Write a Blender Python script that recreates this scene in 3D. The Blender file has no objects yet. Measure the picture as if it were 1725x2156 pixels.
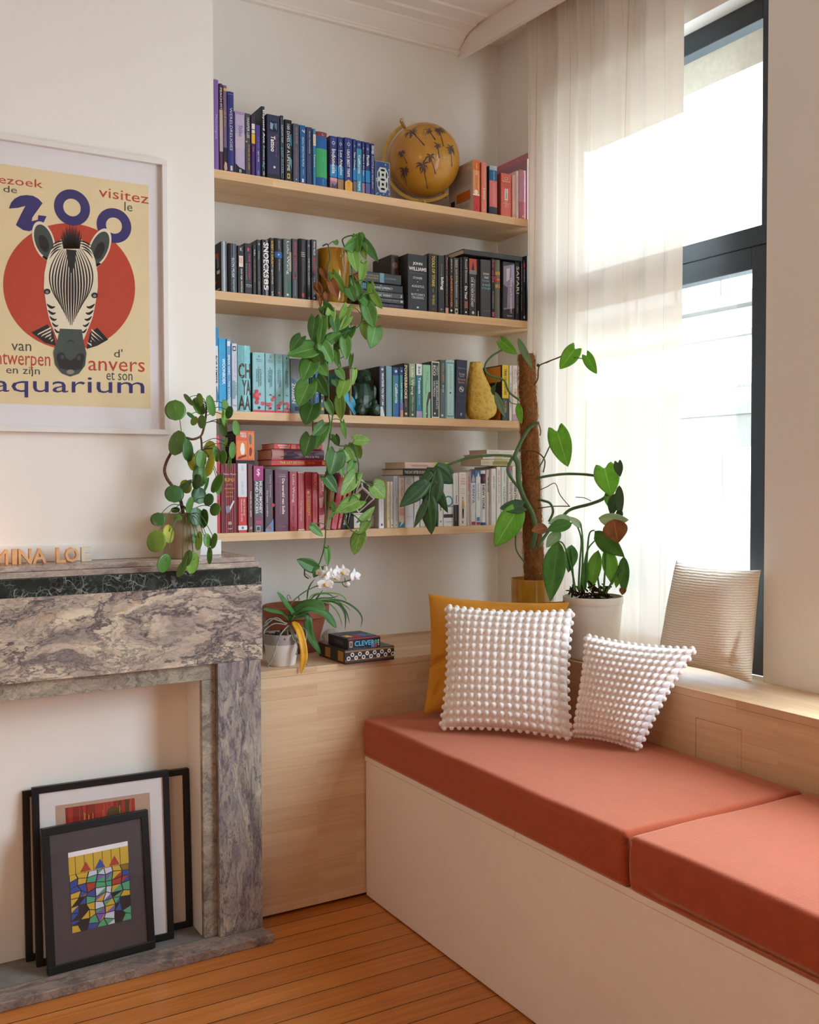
import bpy, bmesh, math, random
from math import sin, cos, pi, radians
from mathutils import Vector, Matrix

S = bpy.context.scene
COL = S.collection
random.seed(7)

# ------------------------------------------------------------------ camera
CAM_H = 1.55
F_PX = 2101.53
YAW, PITCH, ROLL = 0.53014601, 0.03098765, -0.00278003
def _axes():
    f = Vector((sin(YAW), cos(YAW), 0)); r = Vector((cos(YAW), -sin(YAW), 0)); u = Vector((0, 0, 1))
    f2 = f*cos(PITCH) - u*sin(PITCH); u2 = u*cos(PITCH) + f*sin(PITCH)
    r2 = r*cos(ROLL) + u2*sin(ROLL); u3 = u2*cos(ROLL) - r*sin(ROLL)
    return r2, u3, f2
CR, CU, CF = _axes()
CAM = Vector((0, 0, CAM_H))
cam = bpy.data.cameras.new('camera')
cam.sensor_fit = 'VERTICAL'; cam.sensor_height = 36.0; cam.lens = F_PX*36.0/2156.0
cam.clip_start = 0.05
cam_o = bpy.data.objects.new('camera', cam); COL.objects.link(cam_o)
m3 = Matrix((CR, CU, -CF)).transposed()
cam_o.matrix_world = Matrix.Translation(CAM) @ m3.to_4x4()
S.camera = cam_o

def _ray(px, py): return CR*((px-862.5)/F_PX) - CU*((py-1078.0)/F_PX) + CF
def on_x(px, py, x): d = _ray(px, py); return CAM + d*(x/d.x)           # survey: photo pixel -> point of a measured plane
def on_y(px, py, y): d = _ray(px, py); return CAM + d*(y/d.y)
def on_z(px, py, z): d = _ray(px, py); return CAM + d*((z-CAM_H)/d.z)

# ------------------------------------------------------------------ sky, daylight, exposure
SKY = 9.0
w = bpy.data.worlds.new('overcast_sky'); S.world = w; w.use_nodes = True
wn = w.node_tree.nodes; wl = w.node_tree.links
bg = wn['Background']; bg.inputs['Strength'].default_value = SKY
tc = wn.new('ShaderNodeTexCoord'); sp = wn.new('ShaderNodeSeparateXYZ'); rp = wn.new('ShaderNodeValToRGB')
wl.new(tc.outputs['Generated'], sp.inputs[0]); wl.new(sp.outputs['Z'], rp.inputs[0]); wl.new(rp.outputs[0], bg.inputs[0])
rp.color_ramp.elements[0].position = 0.0; rp.color_ramp.elements[0].color = (0.46, 0.53, 0.58, 1)
rp.color_ramp.elements[1].position = 0.35; rp.color_ramp.elements[1].color = (0.68, 0.85, 1.0, 1)
def portal(name, loc, rot, sx, sy):
    l = bpy.data.lights.new(name, 'AREA'); l.shape = 'RECTANGLE'; l.size = sx; l.size_y = sy
    l.cycles.is_portal = True
    o = bpy.data.objects.new(name, l); COL.objects.link(o); o.location = loc; o.rotation_euler = rot
    return o
vs = S.view_settings
S.display_settings.display_device = 'sRGB'
vs.view_transform = 'Standard'; vs.look = 'None'; vs.gamma = 1.0; vs.use_curve_mapping = False
vs.exposure = 1.03
S.cycles.use_denoising = True
S.cycles.max_bounces = 12; S.cycles.diffuse_bounces = 9; S.cycles.glossy_bounces = 3
S.cycles.transmission_bounces = 6; S.cycles.transparent_max_bounces = 8
S.cycles.sample_clamp_indirect = 6.0
S.cycles.caustics_reflective = False; S.cycles.caustics_refractive = False

# ------------------------------------------------------------------ helpers
def lin(h):
    if not isinstance(h, str): return tuple(h)
    h = h.lstrip('#'); c = [int(h[i:i+2], 16)/255 for i in (0, 2, 4)]
    return tuple(x/12.92 if x <= .04045 else ((x+.055)/1.055)**2.4 for x in c)
_mats = {}
class NT:
    """small node-graph writer"""
    def __init__(s, name):
        s.m = bpy.data.materials.new(name); s.m.use_nodes = True
        s.t = s.m.node_tree; s.n = s.t.nodes; s.b = s.n['Principled BSDF']; s.out = s.n['Material Output']
    def new(s, typ, **kw):
        nd = s.n.new(typ)
        for k, v in kw.items():
            if k.startswith('i_'): nd.inputs[k[2:].replace('_', ' ')].default_value = v
            else: setattr(nd, k, v)
        return nd
    def link(s, a, b): s.t.links.new(a, b)
    def coord(s, scale=(1, 1, 1), rot=(0, 0, 0), loc=(0, 0, 0)):
        tc = s.new('ShaderNodeTexCoord'); mp = s.new('ShaderNodeMapping')
        mp.inputs['Scale'].default_value = scale; mp.inputs['Rotation'].default_value = rot; mp.inputs['Location'].default_value = loc
        s.link(tc.outputs['Object'], mp.inputs[0]); return mp.outputs[0]
    def noise(s, vec, scale, detail=4, rough=.55, dist=0.0):
        nd = s.new('ShaderNodeTexNoise'); nd.inputs['Scale'].default_value = scale; nd.inputs['Detail'].default_value = detail
        nd.inputs['Roughness'].default_value = rough; nd.inputs['Distortion'].default_value = dist
        if vec is not None: s.link(vec, nd.inputs['Vector'])
        return nd
    def ramp(s, fac, stops):
        nd = s.new('ShaderNodeValToRGB'); cr = nd.color_ramp
        while len(cr.elements) < len(stops): cr.elements.new(.5)
        for e, (p, c) in zip(cr.elements, stops): e.position = p; e.color = (*lin(c), 1) if isinstance(c, str) else ((c, c, c, 1) if not hasattr(c, '__len__') else (*c, 1))
        s.link(fac, nd.inputs[0]); return nd.outputs[0]
    def mix(s, fac, a, b, mode='MIX'):
        nd = s.new('ShaderNodeMix'); nd.data_type = 'RGBA'; nd.blend_type = mode
        for sock, v in ((nd.inputs[0], fac), (nd.inputs[6], a), (nd.inputs[7], b)):
            if hasattr(v, 'is_linked') or hasattr(v, 'links'): s.link(v, sock)
            elif isinstance(v, str): sock.default_value = (*lin(v), 1)
            elif hasattr(v, '__len__'): sock.default_value = (*v, 1)
            else: sock.default_value = v
        return nd.outputs[2]
    def math(s, op, a, b=None):
        nd = s.new('ShaderNodeMath', operation=op)
        for i, v in enumerate((a, b)):
            if v is None: continue
            if isinstance(v, (int, float)): nd.inputs[i].default_value = v
            else: s.link(v, nd.inputs[i])
        return nd.outputs[0]
    def bump(s, h, strength=.2, dist=.01):
        nd = s.new('ShaderNodeBump'); nd.inputs['Strength'].default_value = strength; nd.inputs['Distance'].default_value = dist
        s.link(h, nd.inputs['Height']); s.link(nd.outputs[0], s.b.inputs['Normal']); return nd
    def color(s, c):
        if isinstance(c, str): s.b.inputs['Base Color'].default_value = (*lin(c), 1)
        else: s.link(c, s.b.inputs['Base Color'])
    def set(s, rough=.5, spec=.5, metal=0.0, coat=0.0, trans=0.0):
        s.b.inputs['Roughness'].default_value = rough; s.b.inputs['Specular IOR Level'].default_value = spec
        s.b.inputs['Metallic'].default_value = metal; s.b.inputs['Coat Weight'].default_value = coat
        s.b.inputs['Transmission Weight'].default_value = trans
        return s.m

def plain(hexc, rough=.55, spec=.35, metal=0.0, coat=0.0, var=.06, scale=40, name=None):
    """plain coloured surface with a slight grain"""
    key = (hexc, rough, spec, metal, coat, var)
    if key in _mats: return _mats[key]
    n = NT(name or 'plain_'+hexc.strip('#'))
    if var > 0:
        ns = n.noise(n.coord(), scale, 3)
        c = lin(hexc); k0 = tuple(x*(1-var) for x in c); k1 = tuple(min(1, x*(1+var)) for x in c)
        n.color(n.ramp(ns.outputs[0], [(.3, k0), (.7, k1)]))
    else: n.color(hexc)
    _mats[key] = n.set(rough, spec, metal, coat); return _mats[key]

class MB:
    """collects shapes and links them as ONE mesh object"""
    def __init__(s): s.v = []; s.f = []; s.mi = []
    def add(s, vs, fs, mi=0):
        b = len(s.v); s.v += [tuple(v) for v in vs]; s.f += [tuple(i+b for i in f) for f in fs]; s.mi += [mi]*len(fs); return s
    def box(s, x0, x1, y0, y1, z0, z1, mi=0, M=None):
        vs = [Vector((x, y, z)) for z in (z0, z1) for y in (y0, y1) for x in (x0, x1)]
        if M is not None: vs = [M @ v for v in vs]
        return s.add(vs, [(0, 2, 3, 1), (4, 5, 7, 6), (0, 1, 5, 4), (2, 6, 7, 3), (0, 4, 6, 2), (1, 3, 7, 5)], mi)
    def prism(s, pts, axis, a0, a1, mi=0):
        """polygon pts (2D) extruded along axis; 'y': pts=(x,z); 'x': pts=(y,z); 'z': pts=(x,y)"""
        def P(p, a): return {'y': (p[0], a, p[1]), 'x': (a, p[0], p[1]), 'z': (p[0], p[1], a)}[axis]
        n = len(pts); vs = [P(p, a0) for p in pts]+[P(p, a1) for p in pts]
        fs = [tuple(range(n)), tuple(range(2*n-1, n-1, -1))]+[(i, i+n, (i+1) % n+n, (i+1) % n) for i in range(n)]
        return s.add(vs, fs, mi)
    def tube(s, pts, r, n=8, mi=0, cap=True):
        pts = [Vector(p) for p in pts]; k = len(pts); rr = r if hasattr(r, '__len__') else [r]*k
        vs = []; up = None
        for i, p in enumerate(pts):
            t = (pts[min(i+1, k-1)]-pts[max(i-1, 0)])
            t = t.normalized() if t.length > 1e-9 else Vector((0, 0, 1))
            if up is None: up = t.orthogonal().normalized()
            a = up - t*up.dot(t); a = a.normalized() if a.length > 1e-6 else t.orthogonal().normalized(); up = a
            b = t.cross(a)
            for j in range(n): vs.append(p+(a*cos(2*pi*j/n)+b*sin(2*pi*j/n))*rr[i])
        fs = [(i*n+j, i*n+(j+1) % n, (i+1)*n+(j+1) % n, (i+1)*n+j) for i in range(k-1) for j in range(n)]
        if cap: fs += [tuple(range(n-1, -1, -1)), tuple((k-1)*n+j for j in range(n))]
        return s.add(vs, fs, mi)
    def lathe(s, prof, c=(0, 0, 0), n=40, mi=0, M=None):
        """prof: list of (r, z); closed at radius 0 ends"""
        vs = []; fs = []; k = len(prof)
        for (r, z) in prof:
            for j in range(n):
                v = Vector((r*cos(2*pi*j/n), r*sin(2*pi*j/n), z))
                if M is not None: v = M @ v
                vs.append(v+Vector(c))
        for i in range(k-1):
            for j in range(n): fs.append((i*n+j, i*n+(j+1) % n, (i+1)*n+(j+1) % n, (i+1)*n+j))
        if prof[0][0] > 1e-6: fs.append(tuple(range(n-1, -1, -1)))
        if prof[-1][0] > 1e-6: fs.append(tuple((k-1)*n+j for j in range(n)))
        return s.add(vs, fs, mi)
    def grid(s, fn, nu, nv, mi=0, wrap=False):
        b = [fn(i/(nu-1), j/(nv-1)) for j in range(nv) for i in range(nu)]
        return s.add(b, [(j*nu+i, j*nu+i+1, (j+1)*nu+i+1, (j+1)*nu+i) for j in range(nv-1) for i in range(nu-1)], mi)
    def build(s, name, mats, parent=None, smooth=None, bevel=0.0, segs=2, weld=False):
        me = bpy.data.meshes.new(name)
        me.from_pydata(s.v, [], s.f)
        mats = mats if isinstance(mats, (list, tuple)) else [mats]
        for m in mats: me.materials.append(m)
        me.polygons.foreach_set('material_index', [min(i, len(mats)-1) for i in s.mi])
        if weld or bevel:
            bm = bmesh.new(); bm.from_mesh(me)
            if weld: bmesh.ops.remove_doubles(bm, verts=bm.verts, dist=1e-5)
            if bevel:
                es = [e for e in bm.edges if len(e.link_faces) == 2 and e.calc_face_angle(0) > .6]
                bmesh.ops.bevel(bm, geom=es, offset=bevel, segments=segs, profile=.5, affect='EDGES', clamp_overlap=True)
            bm.to_mesh(me); bm.free()
        if smooth is not None:
            me.polygons.foreach_set('use_smooth', [True]*len(me.polygons))
            if smooth < pi: me.set_sharp_from_angle(angle=smooth)
        me.update()
        o = bpy.data.objects.new(name, me); COL.objects.link(o)
        if parent is not None: o.parent = parent; o.matrix_parent_inverse = parent.matrix_world.inverted()
        return o

def tag(o, label=None, cat=None, group=None, kind=None):
    if label: o['label'] = label
    if cat: o['category'] = cat
    if group: o['group'] = group
    if kind: o['kind'] = kind
    return o
def thing(name, label, cat, loc=(0, 0, 0), group=None):
    o = bpy.data.objects.new(name, None); COL.objects.link(o)
    o.empty_display_size = .05; o.matrix_world = Matrix.Translation(Vector(loc))
    return tag(o, label, cat, group)
def structure(o): o['kind'] = 'structure'; return o

_txt = {}
def text_mesh(string, bold=False):
    """(verts 2D normalised to a unit box, faces, aspect w/h) of a line of lettering"""
    key = (string, bold)
    if key in _txt: return _txt[key]
    cu = bpy.data.curves.new('lettering', 'FONT'); cu.body = string; cu.resolution_u = 2; cu.align_x = 'LEFT'
    if bold: cu.offset = .02
    ob = bpy.data.objects.new('lettering', cu)
    me = ob.to_mesh()
    vs = [(v.co.x, v.co.y) for v in me.vertices]; fs = [tuple(p.vertices) for p in me.polygons]
    ob.to_mesh_clear(); bpy.data.objects.remove(ob); bpy.data.curves.remove(cu)
    if not vs: _txt[key] = ([], [], 1.0); return _txt[key]
    x0 = min(v[0] for v in vs); x1 = max(v[0] for v in vs); y0 = min(v[1] for v in vs); y1 = max(v[1] for v in vs)
    sx = max(x1-x0, 1e-4); sy = max(y1-y0, 1e-4)
    _txt[key] = ([((x-x0)/sx, (y-y0)/sy) for x, y in vs], fs, sx/sy)
    return _txt[key]
def letter(mb, string, O, U, V, mi, bold=False):
    """lettering filling the parallelogram O + a*U + b*V"""
    vs, fs, _ = text_mesh(string, bold)
    O = Vector(O); U = Vector(U); V = Vector(V)
    mb.add([O+U*a+V*b for a, b in vs], fs, mi)
# ------------------------------------------------------------------ measured planes of the room (metres)
YW = 3.752      # shelf wall
XW = 2.67       # window wall, room side
CH = 3.515      # ceiling
YC = 3.3375     # chimney breast front
XC = 1.179      # chimney breast right side
YF = 3.153      # mantel front
YP = 3.266      # timber panel front
ZT = 0.8825     # timber ledge top
XL = 2.381      # window ledge front
XB = 1.7193     # bench front
YS = 3.458      # shelf front edges
XWALL_L, YREAR = -2.4, -2.2
WY0, WY1, WZ1 = 2.243, 3.46, 3.172    # window opening (behind the curtain)
W2Y0, W2Y1 = 0.10, 1.85               # second window of the same wall, nearer than the picture shows

# ------------------------------------------------------------------ materials
def paint(name, hexc, rough=.7, bump=.06, scale=220):
    n = NT(name); v = n.coord(); a = n.noise(v, 1.3, 2); b = n.noise(v, scale, 3)
    c = lin(hexc); n.color(n.ramp(a.outputs[0], [(.3, tuple(x*.97 for x in c)), (.7, c)]))
    n.bump(b.outputs[0], bump, .002); return n.set(rough, .3)
def wood(name, light, dark, grain='x', stave=.42, row=.043, phase=0.0, joint=.0004, jointc='#8a6238', rough=.42, strength=1.0, coat=0.0, knots=False):
    n = NT(name); tc = n.new('ShaderNodeTexCoord'); sx = n.new('ShaderNodeSeparateXYZ'); n.link(tc.outputs['Object'], sx.inputs[0])
    X, Y, Z = sx.outputs
    u, (p, q) = (X, (Y, Z)) if grain == 'x' else (Y, (X, Z))
    v = n.math('ADD', p, q); v = n.math('ADD', v, phase)
    cb = n.new('ShaderNodeCombineXYZ'); n.link(u, cb.inputs[0]); n.link(v, cb.inputs[1])
    br = n.new('ShaderNodeTexBrick'); n.link(cb.outputs[0], br.inputs['Vector'])
    br.offset = .37; br.offset_frequency = 2; br.squash = 1
    for k, val in (('Scale', 1.0), ('Mortar Size', joint), ('Mortar Smooth', .3), ('Bias', 0.0), ('Brick Width', stave), ('Row Height', row)): br.inputs[k].default_value = val
    br.inputs['Color1'].default_value = (0, 0, 0, 1); br.inputs['Color2'].default_value = (1, 1, 1, 1); br.inputs['Mortar'].default_value = (.5, .5, .5, 1)
    # grain: noise stretched along the boards, shifted per stave
    sh = n.math('MULTIPLY', br.outputs['Color'], 7.3)
    c2 = n.new('ShaderNodeCombineXYZ'); n.link(n.math('MULTIPLY', u, 2.2), c2.inputs[0]); n.link(n.math('MULTIPLY', v, 55.0), c2.inputs[1]); n.link(sh, c2.inputs[2])
    g1 = n.noise(c2.outputs[0], 1.0, 5, .6, .6)
    c3 = n.new('ShaderNodeCombineXYZ'); n.link(n.math('MULTIPLY', u, 9.0), c3.inputs[0]); n.link(n.math('MULTIPLY', v, 420.0), c3.inputs[1]); n.link(sh, c3.inputs[2])
    g2 = n.noise(c3.outputs[0], 1.0, 3, .6)
    tone = n.math('ADD', n.math('MULTIPLY', br.outputs['Color'], .55*strength), n.math('ADD', n.math('MULTIPLY', g1.outputs[0], .75), n.math('MULTIPLY', g2.outputs[0], .25)))
    col = n.ramp(tone, [(.35, dark), (1.0, light)])
    if knots:
        c4 = n.new('ShaderNodeCombineXYZ'); n.link(n.math('MULTIPLY', u, 1.7), c4.inputs[0]); n.link(n.math('MULTIPLY', v, 5.0), c4.inputs[1])
        vo = n.new('ShaderNodeTexVoronoi'); vo.inputs['Scale'].default_value = 1.0; n.link(c4.outputs[0], vo.inputs['Vector'])
        col = n.mix(n.ramp(vo.outputs['Distance'], [(.03, .8), (.09, 0.0)]), col, '#4a2410')
    col = n.mix(br.outputs['Fac'], col, jointc)
    n.color(col)
    h = n.math('SUBTRACT', n.math('MULTIPLY', g2.outputs[0], .2), br.outputs['Fac'])
    n.bump(h, .25, .0015); return n.set(rough, .4, coat=coat)
def marble(name, rot=(0, 0, 0), scale=(1, 1, 1), cols=None, vein='#46424a', seed=0.0, dark=1.0):
    n = NT(name); v = n.coord(scale, rot, (seed, seed*.7, 0))
    wz = n.noise(v, 3.0, 6, .6); wv = n.new('ShaderNodeVectorMath', operation='MULTIPLY_ADD')
    n.link(wz.outputs['Color'], wv.inputs[0]); wv.inputs[1].default_value = (.5, .5, .5); n.link(v, wv.inputs[2])
    base = n.noise(wv.outputs[0], 4.2, 8, .62, 1.2)
    cols = cols or [(.25, '#5d5560'), (.38, '#8d8179'), (.47, '#a8988c'), (.55, '#b8a698'), (.63, '#cdbfa9'), (.74, '#d6c8a8')]
    c = n.ramp(base.outputs[0], cols)
    pk = n.noise(v, 2.1, 3); c = n.mix(n.ramp(pk.outputs[0], [(.45, 0.0), (.7, .3)]), c, '#b39384')
    oc = n.noise(wv.outputs[0], 5.5, 3, .5, .4); c = n.mix(n.ramp(oc.outputs[0], [(.69, 0.0), (.74, .75)]), c, '#c99a5c')
    # veins: thin bands where two warped noises cross a level
    for sc, lo, amt in ((3.1, .022, .9), (7.5, .03, .65), (17., .04, .4)):
        q = n.noise(wv.outputs[0], sc, 5, .6, .8)
        d = n.math('ABSOLUTE', n.math('SUBTRACT', q.outputs[0], .5))
        c = n.mix(n.math('MULTIPLY', n.ramp(d, [(0.0, 1.0), (lo, 0.0)]), amt*dark), c, vein)
    cl = n.noise(wv.outputs[0], 2.4, 6, .65, .9)
    c = n.mix(n.ramp(cl.outputs[0], [(.33, .75*dark), (.43, 0.0)]), c, '#3c3a42')
    n.color(c); return n.set(.22, .5)
def green_marble(name):
    n = NT(name); v = n.coord()
    wz = n.noise(v, 9.0, 4); wv = n.new('ShaderNodeVectorMath', operation='MULTIPLY_ADD')
    n.link(wz.outputs['Color'], wv.inputs[0]); wv.inputs[1].default_value = (.09, .09, .09); n.link(v, wv.inputs[2])
    c = n.ramp(n.noise(v, 14, 5).outputs[0], [(.35, '#121614'), (.6, '#232c28'), (.75, '#3f4a44')])
    for sc, lo, amt in ((26, .05, .75), (60, .07, .45)):
        vo = n.new('ShaderNodeTexVoronoi'); vo.feature = 'DISTANCE_TO_EDGE'; vo.inputs['Scale'].default_value = sc; n.link(wv.outputs[0], vo.inputs['Vector'])
        msk = n.noise(v, 18, 3)
        f = n.math('MULTIPLY', n.ramp(vo.outputs['Distance'], [(0.0, 1.0), (lo, 0.0)]), n.ramp(msk.outputs[0], [(.42, 0.0), (.62, amt)]))
        c = n.mix(f, c, '#9aa39a')
    n.color(c); return n.set(.2, .5)
def fabric(name, hexc, rib=(700, 700), var=.16, bump=.35, rough=.9, axis='xy', sheen=.2, tint=(1, 1, 1)):
    n = NT(name); v = n.coord(); a = n.noise(v, 26, 4); b = n.noise(v, 420, 2)
    c = lin(hexc); t = n.math('ADD', n.math('MULTIPLY', a.outputs[0], .45), n.math('MULTIPLY', b.outputs[0], .55))
    n.color(n.ramp(t, [(.3, tuple(x*(1-var) for x in c)), (.7, tuple(min(1, x*(1+var)) for x in c))]))
    w1 = n.new('ShaderNodeTexWave'); w1.inputs['Scale'].default_value = rib[0]/6.28; w1.bands_direction = 'DIAGONAL'; w1.inputs['Distortion'].default_value = .6
    n.link(v, w1.inputs['Vector'])
    n.bump(n.math('ADD', w1.outputs['Fac'], b.outputs[0]), bump, .002)
    n.b.inputs['Sheen Weight'].default_value = sheen; n.b.inputs['Sheen Tint'].default_value = (*tint, 1); return n.set(rough, .15)

PAINT = paint('wall_paint', '#e6e2da'); PAINT_CEIL = paint('ceiling_paint', '#ebe4dc'); PAINT_TRIM = paint('trim_paint', '#ebe7e1', .5)
OAK = wood('timber_panel', '#e3c5a2', '#c6a078', strength=.5, jointc='#bb9468', joint=.0002); OAK_Y = wood('timber_ledge', '#e0c09a', '#c09870', grain='y', strength=.5, jointc='#b48c60', joint=.0002)
OAK_SHELF = wood('timber_shelf', '#e8c79c', '#cba273', stave=.55, row=.09, phase=.03, strength=.45, jointc='#c9a070', joint=.0002)
FLOOR = wood('pine_floor', '#d98b45', '#9a541c', stave=5.3, row=.0975, phase=-.0835, joint=.0022, jointc='#2a1408', rough=.33, strength=.45, coat=.15, knots=True)
BRECHE_H = marble('breccia_marble_frieze', rot=(0, .10, 0), scale=(.62, 1, 1.35), seed=3.4, cols=[(.24, '#535058'), (.36, '#837b77'), (.45, '#a3968a'), (.53, '#bdaf9c'), (.60, '#d2c5ad'), (.72, '#ddd2b6')])
BRECHE_V = marble('breccia_marble_leg', rot=(0, .25, 0), scale=(2.4, 2.0, .7), seed=1.9, dark=.75, vein='#3e3c46', cols=[(.25, '#4c4a52'), (.40, '#777379'), (.48, '#98928c'), (.56, '#aba292'), (.66, '#c3b8a2'), (.76, '#cfc3a0')])
BRECHE_T = marble('breccia_marble_slab', scale=(1.2, 1, 4), seed=8.3, dark=.55)
BRECHE_S = marble('breccia_marble_strip', scale=(2, 2, 2.4), seed=5.1, dark=.6, cols=[(.25, '#66605a'), (.42, '#8f897c'), (.52, '#a39c8a'), (.62, '#b0a691'), (.74, '#bfae8c')])
HEARTH = marble('worn_hearth_marble', scale=(1.5, 3.5, 2), seed=6.2, dark=.6, cols=[(.25, '#57504c'), (.42, '#7f736a'), (.52, '#93847a'), (.62, '#a08f80'), (.74, '#a7977d')])
GREEN = green_marble('dark_green_marble')
RUST = fabric('rust_woven_fabric', '#9c4326', var=.18, bump=.2, sheen=.75, tint=(1, .5, .34))
WHITE_LAC = plain('#e9ddd0', .45, .35, var=.015, scale=6)
ANTHRA = plain('#2b3138', .42, .45, var=.03)
BLACK = plain('#141416', .4, .4, var=.04)

# ------------------------------------------------------------------ room shell
def shell(name, boxes, m, bev=0):
    b = MB()
    for q in boxes: b.box(*q)
    return structure(b.build(name, m, bevel=bev))
shell('floor', [(XWALL_L-.1, XW+.1, YREAR-.1, YW, -.1, 0)], FLOOR)
shell('ceiling', [(XWALL_L-.1, XW+.25, YREAR-.1, YW+.1, CH, CH+.12)], PAINT_CEIL)
shell('wall_back', [(XWALL_L-.1, XW+.25, YW, YW+.12, 0, CH)], PAINT)
shell('wall_chimney', [(-.45, XC, YC, YW, 0, CH)], PAINT)
PAINT_L = paint('far_wall_paint', '#dcdad6')
shell('wall_left', [(XWALL_L-.12, XWALL_L, YREAR-.1, YW, 0, CH)], PAINT_L)
# window wall: solid where the picture shows wall; two openings
T = .26
shell('wall_window', [(XW, XW+T, WY1, YW, 0, CH), (XW, XW+T, WY0, WY1, WZ1, CH), (XW, XW+T, WY0, WY1, 0, ZT-.03),
                      (XW, XW+T, W2Y1, WY0, 0, CH), (XW, XW+T, W2Y0, W2Y1, WZ1, CH), (XW, XW+T, W2Y0, W2Y1, 0, ZT-.03),
                      (XW, XW+T, YREAR, W2Y0, 0, CH)], PAINT)
shell('wall_rear', [(XWALL_L, XW, YREAR-.12, YREAR, 0, CH)], PAINT_L)
portal('daylight_portal_window', (XW+T+.02, (WY0+WY1)/2, (ZT+WZ1)/2), (0, radians(90), 0), WZ1-ZT, WY1-WY0)
portal('daylight_portal_second_window', (XW+T+.02, (W2Y0+W2Y1)/2, (ZT+WZ1)/2), (0, radians(90), 0), WZ1-ZT, W2Y1-W2Y0)

# cornice along the shelf wall: lower moulding, cove, two beads
b = MB()
prof = [(YW, 3.430), (YW-.022, 3.430), (YW-.026, 3.440), (YW-.016, 3.447), (YW-.018, 3.452), (YW-.075, 3.492), (YW-.081, 3.490), (YW-.088, 3.498), (YW-.14, 3.504),
        (YW-.146, 3.500), (YW-.155, 3.508), (YW-.225, 3.510), (YW-.232, 3.506), (YW-.242, CH+.01), (YW, CH+.01)]
b.prism(prof, 'x', XC-.02, 2.452)
o = structure(b.build('trim_1', PAINT_CEIL))
# pelmet board hanging from the ceiling in front of the curtain, slightly out of square as in the old house
pts = [(2.452, YW), (2.479, YW), (2.72, .4), (2.693, .4)]
o = structure(MB().prism(pts, 'z', 3.419, CH).build('trim_2', PAINT_CEIL, bevel=.002))
# plinth along the foot of the chimney breast, above the mantel
shell('trim_3', [(-.45, XC+.010, YC-.012, YC+.06, 1.2957, 1.348)], PAINT_TRIM, .002)

# window frame, transom, panes, frosted lower film
XF0, XF1 = 2.742, 2.80
win = thing('window_1', 'tall black framed window beside the linen curtain', 'window', (XF0, WY0, ZT)); win['kind'] = 'structure'
b = MB()
b.box(XF0, XF1, WY0-.0, WY0+.122, ZT, 2.345).box(XF0, XF1, WY0-.0, WY0+.084, 2.345, WZ1)   # near jamb, thinner beside the fixed top light
b.box(XF0, XF1, WY1-.10, WY1, ZT, WZ1)                           # far jamb
b.box(XF0, XF1, WY0+.084, WY1-.10, WZ1-.075, WZ1)                # head
b.box(XF0, XF1, WY0+.122, WY1-.10, 2.268, 2.345)                 # casement head
b.box(XF0-.004, XF1-.01, WY0+.05, WY1-.06, 2.345, 2.41)          # transom
b.box(XF0, XF1, WY0+.122, WY1-.10, ZT, ZT+.06)                   # sill rail
b.build('window_frame', ANTHRA, win, bevel=.003)
glass = NT('window_glass'); glass.color('#ffffff'); glass.set(.0, .5, trans=1.0); glass.b.inputs['IOR'].default_value = 1.0; glass = glass.m
# thin clear pane: mix of transparent and faint mirror, so daylight passes straight
def thin_glass(name, amt=.035):
    n = NT(name); tr = n.new('ShaderNodeBsdfTransparent'); gl = n.new('ShaderNodeBsdfGlossy'); gl.inputs['Roughness'].default_value = .02
    mx = n.new('ShaderNodeMixShader'); mx.inputs[0].default_value = amt; n.link(tr.outputs[0], mx.inputs[1]); n.link(gl.outputs[0], mx.inputs[2]); n.link(mx.outputs[0], n.out.inputs[0]); return n.m
GLASS = thin_glass('clear_pane')
def film(name):
    n = NT(name); tl = n.new('ShaderNodeBsdfTranslucent'); tl.inputs[0].default_value = (.92, .93, .95, 1); df = n.new('ShaderNodeBsdfDiffuse'); df.inputs[0].default_value = (.8, .8, .8, 1)
    mx = n.new('ShaderNodeMixShader'); mx.inputs[0].default_value = .25; n.link(tl.outputs[0], mx.inputs[1]); n.link(df.outputs[0], mx.inputs[2]); n.link(mx.outputs[0], n.out.inputs[0]); return n.m
b = MB().box(2.772, 2.776, WY0+.12, WY1-.1, 1.413, 2.27).box(2.772, 2.776, WY0+.06, WY1-.1, 2.41, WZ1-.07); b.build('pane', GLASS, win)
MB().box(2.770, 2.778, WY0+.12, WY1-.1, ZT+.05, 1.413).build('frosted_pane', film('frosted_film'), win)
win2 = thing('window_2', 'second window further along the window wall', 'window', (XF0, W2Y0, ZT)); win2['kind'] = 'structure'
b = MB().box(XF0, XF1, W2Y0, W2Y0+.1, ZT, WZ1).box(XF0, XF1, W2Y1-.1, W2Y1, ZT, WZ1).box(XF0, XF1, W2Y0+.1, W2Y1-.1, WZ1-.07, WZ1).box(XF0, XF1, W2Y0+.1, W2Y1-.1, 2.27, 2.41).box(XF0, XF1, W2Y0+.1, W2Y1-.1, ZT, ZT+.06)
b.build('window_frame', ANTHRA, win2, bevel=.003)
MB().box(2.772, 2.776, W2Y0+.1, W2Y1-.1, ZT+.05, WZ1-.06).build('pane', GLASS, win2)

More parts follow.
